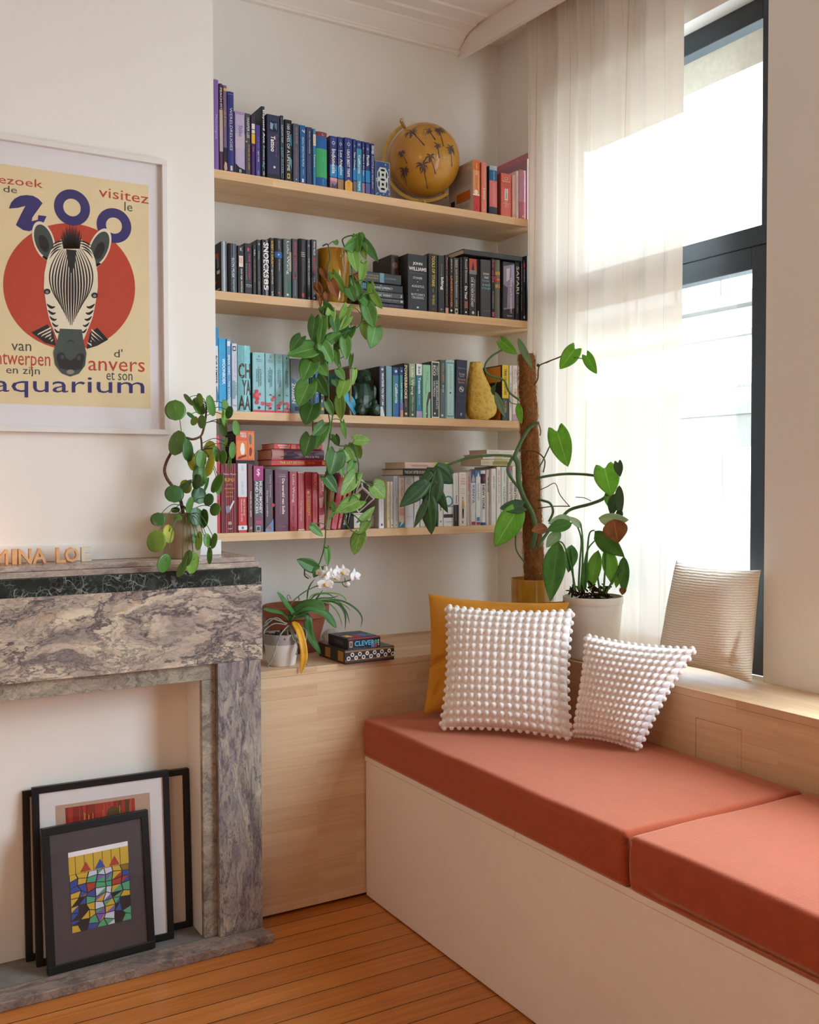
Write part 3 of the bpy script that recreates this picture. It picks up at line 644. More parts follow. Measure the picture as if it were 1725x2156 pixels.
# ---- top shelf, right of the globe
L('B', 1, 1036, 1103, 556, '#c9c2ba', 'white backed book with an orange, white and red spine beside the globe', [('r', 0, 1, 0, .2, '#e0762c'), ('r', 0, 1, .2, .66, '#e8a06c'), ('r', 0, 1, .66, .69, W), ('r', 0, 1, .69, 1, '#c63b3f'), ('t', 'ROBERT VUIJSJE', .06, .28, W, .4, .62), ('t', 'ALLEEN MAAR NETTE', .3, .62, '#c8432f', .35, .7), ('c', .45, .62, .28, '#f0e4d8'), ('h', 'B', .4, .66, .9, .95, '#8e2a33'),
      ('ST', 'GOUT HOERAS', .015, .13, .05, .075, '#a0546a'), ('ST', 'BRAAK ZOEKT', .05, .13, .095, .12, '#a0546a')]+[('s', .012, .135+.006*(i % 2), .16+.026*i, .168+.026*i, '#a39b96') for i in range(12)]+[('s', .02, .12, .56, .74, '#c06a2c'), ('s', .135, .165, .66, .78, '#2c2628')]+[('s', .02, .13, .80+.03*i, .808+.03*i, '#a39b96') for i in range(3)]+[('p', [(0, 0), (0, 0), (0, 0)], W)], depth=.185, dy=.004)
L('B', 1, 1122, 1177, 580, '#e28a76', 'salmon paperback with an orange red cover face', [('t', 'IN DE SCHADUW VAN', .08, .45, '#f0cfc2', .5, .66), ('h', 'kleine', .3, .8, .5, .53, W), ('T', 'LIEFDE', .52, .74, '#f2ddd6', .3, .62), ('c', .5, .94, .06, W)], side='#d8583a', dy=.003)
L('B', 1, 1206, 1284, 612, '#d97f82', 'thick book banded pale blue, mid blue, salmon and slate', [('r', 0, 1, 0, .09, '#a9c3d4'), ('r', 0, 1, .09, .31, '#2f6fa8'), ('r', 0, 1, .31, .855, '#dd7f82'), ('r', 0, 1, .855, 1, '#34424f'), ('t', 'OCEAN VUONG', .1, .3, W, .45, .6), ('t', 'OP AARDE SCHITTEREN WE', .36, .8, '#f0c4c0', .45, .6)], side='#25385a', rounded=.004, dy=.001)
L('B', 1, 1319, 1423, 688, '#dd6f62', 'coral red book with a small white bottle picture', [('h', 'HEDENDAAGS', .1, .88, .17, .2, W), ('h', 'WIJDE', .12, .85, .23, .27, '#b84a42'), ('h', 'VROEDE', .12, .85, .28, .32, '#b84a42'), ('r', .4, .62, .09, .145, W), ('r', .43, .56, .1, .13, '#27303c'), ('r', .34, .64, .36, .63, '#efe9e6'), ('p', [(.46, .37), (.52, .37), (.54, .6), (.44, .6)], '#5c8a9c'), ('h', 'HET', .35, .65, .65, .675, W), ('h', 'NOODLOT', .2, .8, .69, .72, W), ('h', 'VAN', .35, .65, .735, .755, W), ('h', 'GROEI', .3, .72, .77, .79, W)], side='#8f5348', dy=.004)
L('B', 1, 1431, 1469, 709, '#e2bcae', 'thin pale peach paperback on the top shelf', [('t', 'De Vegetarier', .2, .62, '#b06a60', .4, .7), ('c', .5, .93, .1, '#8c5a52')])
L('B', 1, 1474, 1498, 668, '#e8e0e0', 'very thin white book between two pale pink spines', [('t', 'TIRZA GRUNBERG', .1, .85, '#7a6a8c', .35, .6)])
L('B', 1, 1506, 1578, 655, '#cf9cac', 'pale pink book with a deeper rose foot', [('r', 0, 1, .64, 1, '#c67c8a'), ('t', 'HOE KOM IK HIER WEG GROEIEND', .08, .62, '#8a4a62', .5, .62), ('t', 'JANE', .7, .85, '#efd6da', .5, .62), ('c', .5, .94, .14, '#f0dcdc')], rounded=.005)
L('B', 1, 1584, 1610, 548, '#ded3d2', 'large book with a whitish spine and mauve cover at the curtain end', [('t', 'ROSE', .12, .24, '#8c5a62', .3, .7)], side='#a98696', depth=.25, dy=.006)
L('B', 1, 1613, 1650, 474, '#c97f92', 'tallest dusty pink book at the curtain end of the top shelf', [], depth=.26, dy=.008)
# ---- second shelf, left of the pot
L('C', 2, 176, 232, 132, '#8d9296', 'silver spined book with a black and red patterned cover, at the chimney end', [('r', .3, .5, 0, 1, '#c9cdd2'), ('r', .7, 1, 0, 1, '#4d5157'), ('s', .03, .07, .2, .3, '#a5342c'), ('s', .02, .05, .55, .62, '#c9c3bd'), ('s', .05, .1, .75, .8, '#b5362d'), ('s', .03, .045, .3, .5, '#77736f'), ('s', .02, .09, .92, .95, '#c9c3bd'), ('s', .07, .085, .35, .7, '#77736f')], side='#1c1a1c', gloss=.2, dy=.004, rounded=.002)
L('C', 2, 243, 330, 150, '#22262b', 'glossy black book with a tall grey white title, second from the chimney', [('r', .3, .42, 0, .98, '#56606a'), ('t', 'ELON MUSK', .3, .7, '#d9dde0', .42, .72), ('t', 'ASHLEE VANCE', .74, .95, '#b9bec4', .5, .68)], gloss=.25, rounded=.003)
L('C', 2, 336, 403, 175, '#1d1b1c', 'black book with a white block of red letters', [('r', .22, .85, .21, .44, '#e2d9cf'), ('h', 'KIJK', .27, .8, .24, .41, '#c03036'), ('T', 'EASY KIJK WATSON', .48, .97, '#d9cfc2', .4, .72), ('h', 'K', .4, .75, .04, .11, W)])
L('C', 2, 406, 486, 152, '#1a191c', 'black book with a pink star and pink title', [('p', [(.5, .06), (.56, .1), (.7, .1), (.6, .125), (.64, .165), (.5, .14), (.36, .165), (.4, .125), (.3, .1), (.44, .1)], '#d0456b'), ('T', 'ONE WOMAN', .2, .7, '#c23c67', .5, .74), ('t', 'De stem van de achterkant', .4, .72, '#c9c4c4', .2, .32), ('h', 'Bibi Dumon', .2, .9, .8, .825, W), ('h', 'Tak Jan de', .2, .9, .84, .86, W), ('h', '123', .4, .7, .92, .94, '#a83850')])
L('C', 2, 489, 528, 168, '#201f21', 'slim black book with small yellow type, beside the pink star book', [('t', 'Kafka', .1, .22, W, .35, .75), ('t', 'OP HET STRAND', .28, .75, '#c4953e', .4, .65)])
L('C', 2, 532, 576, 116, '#2b2c30', 'dark grey book with a white oval emblem near the top', [('c', .5, .08, .2, '#d8d8d8'), ('c', .5, .08, .12, '#2b2c30'), ('t', 'Stella Bakkes', .2, .36, '#bcbcbc', .35, .6), ('t', 'De lange weg naar huis', .42, .7, '#8f8f92', .4, .58), ('t', 'Querido', .75, .9, '#c9a24a', .35, .62)])
L('C', 2, 578, 660, 114, '#1b1a1b', 'black book with huge white lettering SNOECKS', [('r', .12, .3, 0, 1, '#4c4d4e'), ('T', 'SNOECKS', .05, .68, '#f2efe9', .22, .9), ('T', '85', .7, .9, '#e6e2da', .25, .85)], gloss=.2, rounded=.002)
L('C', 2, 662, 707, 98, '#201d1c', 'black book with yellow and white lettering, right of the huge white lettering', [('T', 'ROBERT D. KAPLAN', .05, .45, '#d6b443', .3, .8), ('t', 'Krijgspolitiek', .47, .8, '#dcd6cc', .3, .75), ('h', 'S', .3, .75, .92, .99, W)], dy=.003)
L('C', 2, 711, 792, 99, '#1d1d20', 'black hardback with one blue band', [('r', 0, 1, .23, .33, '#2f5f9a'), ('c', .5, .28, .1, '#c9d3e0'), ('t', 'Bernard Hinault', .05, .18, '#cfcfcf', .5, .62), ('t', 'De biljoenairs', .36, .56, '#d5d5d5', .5, .62), ('c', .5, .93, .13, '#b4573c')], rounded=.003)
L('C', 2, 799, 881, 105, '#4d5854', 'grey green book with a tall white author name', [('t', 'Lulu Wang', .04, .6, '#e6e4dc', .35, .72), ('r', .7, .98, .22, .55, '#9f9a86'), ('p', [(.5, .7), (.8, .74), (.95, .98), (.6, .95)], '#2f6b4a'), ('c', .5, .95, .13, '#d9d6ce'), ('r', 0, .12, 0, 1, '#2c4a3a')])
L('C', 2, 884, 948, 107, '#2c2a33', 'charcoal book with red lettering down the spine', [('T', 'VINTAGE TATTOOS', .04, .55, '#c8323c', .35, .72), ('c', .5, .63, .3, '#a03a48'), ('c', .55, .62, .2, '#2c2a33'), ('t', 'A BOOK OF OLD SCHOOL SKIN ART', .68, .95, '#a9a9b4', .4, .6)])
L('C', 2, 955, 1033, 104, '#1a191a', 'plain black rounded hardback with a red square at the foot', [('h', 'DE VERBORGEN', .3, .8, .22, .235, W), ('h', 'GESCHIEDENIS', .3, .8, .25, .265, W), ('h', 'VAN NU', .3, .8, .28, .295, W), ('h', 'DONNA', .35, .8, .34, .355, '#b8433c'), ('r', .35, .68, .9, .96, '#b93a38')], rounded=.004)
L('C', 2, 1037, 1075, 116, '#3c3c40', 'dark grey book lettered THE NEW CLASSICS', [('c', .5, .1, .22, '#bdbdbd'), ('c', .5, .1, .15, '#3c3c40'), ('t', 'THE NEW CLASSICS', .3, .74, '#d4d0c8', .35, .68), ('h', 'A', .35, .7, .94, .98, W)])
L('C', 2, 1081, 1138, 114, '#201d20', 'black comic book with a red title, touching the mustard pot', [('t', 'FRANK MILLER', .03, .26, W, .4, .7), ('T', 'SIN CITY', .3, .56, '#c3283a', .3, .72), ('t', 'THE HARD GOODBYE', .6, .9, '#c9c6c6', .4, .68), ('c', .5, .96, .16, '#c9c6c6')])
# ---- second shelf, right: standing books
L('D', 2, 425, 495, 148, '#4a3d36', 'brown black book half hidden behind the lying stack', [('c', .5, .18, .35, '#8b7668'), ('r', .1, .9, .02, .06, '#3a302b')], side='#3a302b', dy=.07)
L('D', 2, 568, 740, 138, '#26282c', 'very thick black book with three white titles, beside the lying stack', [('H', 'JOHN', .26, .74, .135, .2, W), ('H', 'WILLIAMS', .06, .95, .225, .29, W), ('r', .08, .92, .335, .338, '#8b8b8b'), ('h', 'STONER', .26, .74, .4, .44, '#e0ddd6'), ('c', .5, .49, .02, W), ('h', 'AUGUSTUS', .2, .82, .55, .59, '#e0ddd6'), ('c', .5, .64, .02, W), ('h', "BUTCHER'S", .18, .86, .7, .74, '#e0ddd6'), ('h', 'CROSSING', .2, .8, .755, .795, '#e0ddd6'), ('r', .45, .55, .935, .965, '#c9c6c0')], dy=.002)
L('D', 2, 748, 828, 138, '#222223', 'thick black book lettered TOOLS OF TITANS in yellow', [('T', 'TOOLS OF TITANS', .03, .56, '#d8bf3a', .38, .7), ('r', .5, .53, .59, .67, '#d8bf3a'), ('t', 'TIM FERRISS', .7, .88, '#d8bf3a', .42, .66), ('p', [(.4, .93), (.5, .96), (.66, .92), (.52, .98)], '#b8402c')], dy=.004)
L('D', 2, 832, 889, 152, '#303033', 'charcoal book lettered bling', [('T', 'bling', .38, .6, '#f0eeea', .32, .85), ('t', 'Erica Kennedy', .16, .36, '#8f9aa8', .4, .65), ('c', .5, .94, .12, '#8f9098')])
L('D', 2, 892, 926, 150, '#2a2226', 'thin dark book with pink script, right of the charcoal one', [('t', 'Memoirs', .04, .24, '#c97f93', .3, .75), ('t', 'of a geisha girl story', .27, .66, '#d9cfd0', .35, .6), ('r', .1, .9, .9, .99, '#d39a86'), ('t', 'CANDACE', .68, .86, '#b07f5f', .35, .6)])
L('D', 2, 929, 962, 167, '#252225', 'dark book lettered UNDERCOVER in orange', [('t', 'JERRY', .03, .28, '#d9d2c8', .35, .75), ('T', 'UNDERCOVER', .33, .88, '#d4814a', .3, .85), ('c', .5, .94, .26, '#e6e2dc')])
L('D', 2, 965, 1015, 174, '#46433f', 'brown grey book with a white two line title', [('t', 'CHUCK D', .03, .17, '#e2dcd0', .3, .68), ('t', 'Lyrics Of A Rap Revolutionary', .2, .7, '#e2dcd0', .32, .7), ('t', 'VOLUME ONE', .73, .86, '#c9c2b2', .35, .65), ('r', .25, .75, .89, .99, '#b5ad9c'), ('c', .5, .94, .17, '#2f2d2a')])
L('D', 2, 1018, 1045, 170, '#232528', 'thin black book with a patterned dotted spine', [('t', '::::::::::::::::', .05, .95, '#5c6066', .15, .85)])
L('D', 2, 1049, 1096, 167, '#1f1f22', 'black book lettered Do You!', [('t', 'Russell Simmons', .04, .44, '#d6d2ce', .4, .75), ('T', 'Do You!', .5, .72, '#f0ece6', .3, .75), ('r', .25, .85, .76, .88, '#8f5a4a'), ('c', .5, .95, .14, W)])
L('D', 2, 1099, 1168, 180, '#2f2d30', 'dark book with a red sky picture at the top of its spine', [('r', .02, .98, 0, .26, '#b8513a'), ('p', [(.3, .22), (.45, .1), (.5, .04), (.6, .12), (.7, .24)], '#28222a'), ('r', .02, .98, .2, .27, '#7d7f8a'), ('t', 'MARKUS ZUSAK', .36, .76, '#b0aca6', .6, .78), ('t', 'DE BOEKENDIEF', .33, .84, '#e2ded6', .25, .55), ('c', .5, .94, .16, '#c9c6c0')])
L('D', 2, 1171, 1188, 188, '#171718', 'thinnest black spine on the second shelf, without a readable title', [('r', .2, .8, .9, .99, '#c9c6c0')])
L('D', 2, 1192, 1290, 186, '#3f4247', 'wide slate grey book with a white and pale blue title', [('h', 'Jacques', .25, .82, .22, .27, W), ('h', 'Attali', .34, .74, .28, .33, W), ('h', 'De joden,', .16, .84, .345, .395, '#7fb4cc'), ('h', 'de wereld', .16, .9, .41, .46, '#7fb4cc'), ('h', 'en het geld', .1, .95, .475, .525, '#7fb4cc'), ('h', 'meulenhoff', .26, .88, .885, .9, '#b06a62')], dy=.003)
L('D', 2, 1294, 1324, 183, '#1d1a1e', 'thin black book with magenta lettering', [('T', "Rollin' with", .03, .28, '#c94a78', .2, .8), ('T', 'Dre', .3, .4, '#d8517f', .15, .9), ('t', 'the unauthorized account', .55, .85, '#c9c2c6', .3, .7), ('r', .2, .8, .9, .98, '#c94a78')])
L('D', 2, 1326, 1376, 190, '#6f7067', 'rounded olive grey hardback with gold ornaments and an orange label', [('r', .1, .42, .2, .26, '#d2a752'), ('r', .55, .9, .2, .26, '#d2a752'), ('r', .02, .98, .31, .37, '#c2573a'), ('r', .1, .42, .42, .48, '#d2a752'), ('r', .55, .9, .42, .48, '#d2a752'), ('h', 'ANNA', .3, .8, .325, .35, '#e9d8c0')], rounded=.006, dy=.008)
L('D', 2, 1392, 1495, 207, '#2c2b33', 'black book with a lilac picture, lettered CRIME and PUNISHMENT', [('p', [(.05, .08), (.98, .02), (.98, .8), (.04, .84)], '#8d84a0'), ('p', [(.3, .12), (.6, .1), (.55, .3), (.3, .35)], '#c9bfd0'), ('p', [(.04, .4), (.4, .45), (.35, .8), (.04, .82)], '#4e4658'), ('p', [(.7, .06), (.95, .05), (.98, .4), (.7, .3)], '#a9a4c4'), ('t', 'CRIME and PUNISHMENT', .27, .9, W, .6, .76), ('h', 'Quantum', .35, .8, .925, .955, '#d8d4d4')], dy=.003)
L('D', 2, 1499, 1541, 208, '#252629', 'dark book lettered SAFARI in wide white letters', [('t', 'SAFARI', .08, .54, '#e9e6e0', .25, .82), ('t', 'IN ZUID-AFRIKA', .56, .88, '#9a9a9c', .3, .6)])
L('D', 2, 1543, 1563, 210, '#1e2126', 'thin blue black book right of the wide white letters', [('t', 'MEMOIRES OF AKI', .05, .5, '#9fb0b8', .25, .75), ('t', 'cultuur', .55, .85, '#c9b86a', .25, .7)])
L('D', 2, 1566, 1590, 196, '#1b1a1c', 'black book with a small red mark near the top, at the curtain end', [('r', .2, .75, .05, .12, '#c03a3c'), ('t', 'VAN DE ZEEKOE', .14, .36, '#d6d0c0', .3, .7), ('r', .25, .75, .92, .96, '#c9c2ae')])
L('D', 2, 1594, 1644, 158, '#131214', 'tallest black book of the second shelf, beside the curtain', [('t', 'JAPANESE TATTOO', .32, .56, '#c9c6c0', .35, .52), ('t', 'uitgeverij', .78, .86, '#8a8a8a', .4, .52)], depth=.25, dy=.004)

# ---- lying books: spine edges in crop coordinates, stacked upward from z
def lying(cr, sh, xl, xr, ymid, z0, th, col, label, deco=(), dy=.01, rot=0.0, depth=.13, **kw):
    ys = YS+dy; a = on_y(*px(cr, xl, ymid), ys); c = on_y(*px(cr, xr, ymid), ys); ln = c.x-a.x
    # upright local frame: thickness along x, length along z; turned so that the head of the book points left
    M = Matrix(((0, 0, -1, c.x), (0, 1, 0, ys), (1, 0, 0, z0), (0, 0, 0, 1)))
    if rot: M = Matrix.Translation((c.x, ys, z0)) @ Matrix.Rotation(radians(rot), 4, 'Z') @ Matrix.Translation((-c.x, -ys, -z0)) @ M
    return make_book(label, BG[sh], 0, th, 0, 0, ln, depth, col, deco, M=M, **kw)
def zpix(cr, x, y, dy=.01): return on_y(*px(cr, x, y), YS+dy).z
z = SH[2]+.0006
dk = 'lying in the short stack beside the thick black book'
lying('D', 2, 250, 533, 585, z, .0175, '#2b2430', 'lowest dark book of the stack, with faded pink letters', [('t', 'TENDERLY TOUGH', .1, .85, '#8a5f78', .3, .72)]); z += .0177
lying('D', 2, 150, 535, 530, z, .020, '#25262a', 'slim black book of the stack, with tiny white type, second from the bottom', [('T', 'M', .04, .12, W, .2, .8), ('t', 'CONVERSATIONS WITH THE MASTERS', .42, .9, '#c9c9c9', .55, .75), ('t', 'ON RECORD', .5, .86, '#8f8f8f', .25, .42), ('r', .3, .75, .92, .975, '#b9b9b9')], dy=.008); z += .0202
lying('D', 2, 150, 530, 470, z, .024, '#3f4146', 'slate grey book of the stack lettered HOE MUZIEK WERKT', [('t', 'HOE MUZIEK WERKT', .15, .74, '#dedede', .22, .58), ('t', 'DAVID BYRNE', .4, .56, '#a9a9a9', .68, .84), ('p', [(.25, .93), (.7, .97), (.7, .94), (.3, .97)], W)], dy=.012); z += .0242
lying('D', 2, 155, 526, 400, z, .031, '#26272b', 'black paperback of the stack with a big sky blue word', [('T', 'LUDLUM', .0, .25, '#4aa6cc', .2, .82), ('t', 'THE', .46, .5, W, .68, .8), ('t', 'BOURNE SUPREMACY', .3, .76, W, .32, .6), ('t', 'THE NEW LOOK', .42, .66, '#9a9a9a', .14, .24)], dy=.014); z += .0312
lying('D', 2, 180, 512, 285, z, .040, '#2b2b2e', 'thick black paperback topmost of the stack, with a pale blue band', [('r', .03, .97, .44, .55, '#6f95a6'), ('t', 'HARRY POTTER AND THE', .04, .4, '#b9b4a8', .55, .72), ('t', 'HALF BLOOD PRINCE', .04, .4, '#c8a956', .3, .48), ('t', 'J.K. ROWLING', .58, .86, '#9fa3a6', .38, .56)], dy=.006)
# thin large book lying across the standing ones
zt = max(zpix('D', 1060, 168), zpix('D', 1300, 192), 0)
zz = max(on_y(*px('D', q, p), YS+.01).z for q, p in ((929, 167), (965, 174), (1049, 167), (1099, 180), (1192, 186), (1294, 183), (1326, 190), (1392, 207), (1499, 208)))
lying('D', 2, 1056, 1560, 150, zz+.001, .021, '#33383f', 'large thin charcoal book lying flat across the standing dark books', [], dy=.0, depth=.2, rot=.0)
# ---- third shelf
L('E', 3, 95, 145, 92, '#d6dbe0', 'tall thin white book with a blue cap, at the chimney end of the third shelf', [('r', 0, 1, 0, .22, '#2d86bd'), ('T', 'BOB KEMPER', .34, .68, '#1d2b3c', .25, .75), ('p', [(0, .75), (.6, .7), (1, .85), (.4, .95)], '#3e7fa6'), ('r', .0, .3, .45, .55, '#b8483c'), ('h', 'K', .35, .8, .9, .94, W)], depth=.22, dy=.005)
L('E', 3, 149, 222, 200, '#2d9ccf', 'bright cyan book lettered WOONBOEK', [('T', 'WOONBOEK', .28, .64, '#e6f2f8', .45, .88), ('r', 0, .1, 0, 1, '#57b6de')], dy=.004)
L('E', 3, 226, 270, 208, '#5f9cc4', 'narrow blue and white book beside the bright cyan one', [('r', .15, .85, .03, .1, '#e0e6ea'), ('T', 'SPEAK CHIC', .22, .5, '#e9eef2', .3, .78), ('t', 'THE WORLD', .58, .86, '#e9eef2', .3, .74), ('p', [(.1, .85), (.9, .8), (.9, 1), (.1, 1)], '#b9cdd8')])
L('E', 3, 277, 335, 253, '#c9cbd6', 'pale lilac grey book with a dark square near the top', [('r', .2, .75, .04, .11, '#1d1f26'), ('r', .3, .65, .055, .095, '#c9cbd6'), ('t', 'This Business of', .16, .5, '#8f93a6', .5, .68), ('r', .05, .6, .55, .82, '#7fa3ad'), ('t', 'HUSSEL', .58, .78, '#2f4a5c', .6, .85), ('h', 'Huis', .2, .8, .9, .93, '#5a5f70')])
L('E', 3, 338, 472, 270, '#7fbfc4', 'thick aqua book with big bronze capital letters', [('H', 'CH', .04, .98, .27, .5, '#4e3f30'), ('H', 'YA', .3, 1.0, .52, .75, '#4e3f30'), ('H', 'AA', .02, .98, .76, .98, '#4e3f30'), ('t', 'HET ACHTERHUIS', .05, .26, '#5a9ca4', .45, .52), ('t', 'een roman', .08, .24, '#5a9ca4', .58, .64)], rounded=.006, gloss=.22, dy=.003)
def maas(xl, xr, top, num, a, c, hh, label, side=None):
    d = [('h', num, .42, .58, .045, .08, '#3f6a72'), ('h', 'SARAH', .28, .72, .11, .128, '#3f6a72'), ('h', 'J. MAAS', .28, .75, .14, .158, '#3f6a72'), ('t', a, .28, .56, '#33535c', .55, .72), ('t', c, .28, .5, '#33535c', .26, .42), ('r', .47, .5, .24, .58, '#33535c'), ('c', .5, .7, .07, '#33535c'), ('c', .4, .71, .05, '#33535c'), ('c', .6, .71, .05, '#33535c')]
    rr = random.Random(int(num)*5)
    for q in range(11):
        d.append(('c', rr.uniform(.12, .88), rr.uniform(1-hh, .95), rr.uniform(.09, .17), rr.choice(('#d9465a', '#c8384d', '#e05a68'))))
    d += [('c', .5, .93, .1, '#2b1d24'), ('r', 0, 1, .97, 1, '#cf4055')]
    return L('E', 3, xl, xr, top, '#8fc3c9', label, d, side=side, dy=.006)
maas(488, 614, 342, '4', 'KONINGIN', 'SCHADUW', .35, 'aqua paperback numbered 4 with the tallest red poppies', side='#273c48')
maas(617, 715, 352, '3', 'ERFGENAAM', 'VUUR', .26, 'aqua paperback numbered 3 with red poppies')
maas(717, 796, 360, '2', 'DE DONKERE', 'KROON', .18, 'aqua paperback numbered 2 with low red poppies')
maas(798, 868, 365, '1', 'DE GLAZEN', 'TROON', .18, 'aqua paperback numbered 1 with low red poppies')
L('E', 3, 873, 984, 405, '#8a8f93', 'misty grey book lettered ZUSSEN half behind the hanging leaves', [('p', [(0, .35), (.5, .4), (1, .5), (1, 1), (0, 1)], '#5f7f96'), ('T', 'ZUSSEN', .45, .82, W, .1, .44), ('t', 'DE ZEVEN', .46, .8, '#d9d3c6', .6, .85), ('t', 'LUCINDA RILEY', .1, .38, '#6d6a66', .45, .66), ('r', .35, .75, .88, .96, '#2c3440')])
L('E', 3, 988, 1060, 430, '#7f93ad', 'grey blue paperback behind the hanging heart leaves', [('r', 0, 1, .5, 1, '#3f4d60'), ('t', 'DE TIJD', .2, .4, W, .3, .6)])
L('E', 3, 1063, 1112, 425, '#3a4048', 'dark slate paperback behind the hanging heart leaves', [('t', 'KINGSLEY', .3, .7, W, .3, .6)])
L('E', 3, 1116, 1165, 440, '#3c7fb4', 'mid blue paperback behind the hanging heart leaves', [('t', 'WATER', .3, .7, W, .3, .6)])
L('E', 3, 1168, 1216, 435, '#3d4640', 'dark olive paperback with pale discs, behind the vine', [('c', .5, .4, .3, '#d9dcc8'), ('c', .5, .62, .34, '#c9d3c0'), ('c', .5, .75, .3, '#e0e4d4'), ('c', .5, .9, .3, '#c9a83a')])
L('F', 3, 334, 384, 214, '#3d4756', 'black picture book lettered WHATEVER YOU SAY I AM behind the bear', [('c', .5, .06, .2, '#c9d0d8'), ('T', 'WHATEVER YOU SAY I AM', .13, .78, '#e9edf0', .35, .75), ('p', [(.1, .82), (.5, .8), (.9, 1), (.1, 1)], '#c9d6d8'),
      ('s', .07, .11, .08, .25, '#8a6a4c'), ('s', .05, .135, .25, .4, '#7a5c42'), ('s', .06, .075, .4, .62, '#8a6a4c'), ('s', .12, .135, .4, .58, '#6f533c')], side='#141214', depth=.19, dy=.004)
L('F', 3, 390, 446, 212, '#6f99a6', 'plain dusty teal paperback right of the bear', [('t', 'Harper Lee - Waar de vogels', .1, .85, '#8fb4c0', .4, .6)], side='#57443a')
L('F', 3, 451, 508, 223, '#3a78a0', 'blue and green guide lettered California', [('r', 0, 1, 0, .16, '#27407c'), ('c', .5, .08, .2, '#bcd0e4'), ('T', 'California', .33, .73, W, .35, .75), ('r', 0, 1, .72, 1, '#3d69b4'), ('r', 0, .2, .16, 1, '#3f8f52')])
L('F', 3, 512, 543, 222, '#4f9aa0', 'narrow green blue guide lettered Las Vegas', [('r', 0, 1, 0, .16, '#27407c'), ('c', .5, .08, .24, '#bcd0e4'), ('T', 'Las Vegas', .32, .64, W, .3, .75), ('r', 0, 1, .72, 1, '#7a6fb0'), ('r', 0, 1, .86, 1, '#c98a80')])
L('F', 3, 546, 590, 187, '#231d1c', 'tall dark brown book lettered POWERBROKE', [('T', 'POWERBROKE', .04, .66, '#e4d8ae', .2, .72), ('t', 'HUMPHREY', .68, .82, '#b08c54', .3, .6), ('c', .5, .94, .24, '#d0b472')], dy=.003)
L('F', 3, 595, 654, 191, '#9fae8a', 'pale to dark green book with a white author name', [('r', 0, 1, .4, 1, '#44604a'), ('r', 0, 1, .25, .4, '#73906c'), ('t', 'Lulu Wang', .06, .58, '#e9eee0', .25, .7), ('t', 'Wilde rozen', .6, .88, '#b9c8a4', .4, .7), ('c', .5, .95, .14, '#d6dcc4')])
L('F', 3, 659, 711, 193, '#2f7f98', 'white topped teal guide lettered Tanzania', [('r', 0, 1, 0, .21, '#e4eaea'), ('T', 'Bradt', .05, .19, '#24586e', .3, .75), ('T', 'Tanzania', .25, .56, '#e9f2f2', .35, .75), ('t', 'Safari Guide', .58, .76, '#b9d6dc', .4, .65), ('r', 0, 1, .88, 1, '#a89ac0')])
L('F', 3, 716, 789, 200, '#8fc4a2', 'mint green paperback with a dark curling figure', [('p', [(.4, 1), (.45, .72), (.7, .52), (.98, .5), (.98, .62), (.75, .66), (.6, .8), (.62, 1)], '#4a4038'), ('t', 'Vuur', .12, .3, '#5d8f74', .45, .7), ('t', 'Wilde tranen', .3, .55, '#5d8f74', .3, .5), ('c', .4, .92, .07, W)])
L('F', 3, 794, 864, 171, '#2b3d42', 'dark petrol book with a cream frame lettered ECO', [('r', 0, .09, 0, 1, '#e0d9c2'), ('r', .91, 1, 0, 1, '#e0d9c2'), ('r', 0, 1, 0, .02, '#e0d9c2'), ('r', 0, 1, .98, 1, '#e0d9c2'), ('T', 'ECO', .07, .25, '#d9e0d8', .18, .52), ('t', 'UMBERTO', .07, .24, '#d9e0d8', .62, .8), ('t', 'DE BEGRAAFPLAATS', .34, .84, '#d9e0d8', .56, .8), ('t', 'VAN PRAAG', .34, .62, '#d9e0d8', .22, .46), ('c', .4, .92, .1, '#d9e0d8')], dy=.003)
L('F', 3, 869, 918, 158, '#3c5a58', 'grey green book with orange lettering', [('r', 0, 1, .5, 1, '#59686a'), ('t', 'NEDAL DERBYL', .06, .4, '#cf8a64', .4, .75), ('t', 'De Jad', .43, .55, W, .38, .7), ('c', .4, .95, .18, '#c9d6d2')])
L('F', 3, 921, 1000, 158, '#9cc4c4', 'pale aqua book with an inner frame and a small anchor', [('r', .07, .93, .04, .97, '#5a8a94'), ('r', .14, .86, .06, .95, '#a5cbc9'), ('t', 'DE LEVENSVAARDER', .1, .5, '#6b9aa0', .42, .62), ('t', 'Een roman', .7, .86, '#c98a5a', .4, .62), ('c', .5, .56, .09, '#24404c'), ('h', 'HET', .3, .6, .9, .92, '#5a8a94')], dy=.004)
L('F', 3, 1002, 1098, 157, '#34374d', 'thick indigo book with a white spiral emblem, tilting towards the yellow vase', [('h', 'Walter Moers', .15, .9, .13, .155, '#8d90a8'), ('h', 'De Stad', .25, .75, .22, .26, '#cfc6c4'), ('h', 'van de', .3, .7, .265, .29, '#cfc6c4'), ('h', 'Dromende', .15, .85, .31, .35, '#c49a80'), ('h', 'Boeken', .22, .78, .365, .4, '#c49a80'), ('c', .5, .5, .22, '#d6d2d8'), ('c', .5, .5, .18, '#34374d'), ('c', .44, .49, .08, '#d6d2d8'), ('c', .57, .51, .07, '#d6d2d8'), ('r', .05, .95, .6, .61, '#4a4e68'), ('r', .1, .9, .7, .71, '#4a4e68'), ('r', .45, .62, .9, .95, '#8d90a8')], dy=.002, lean=2.2)
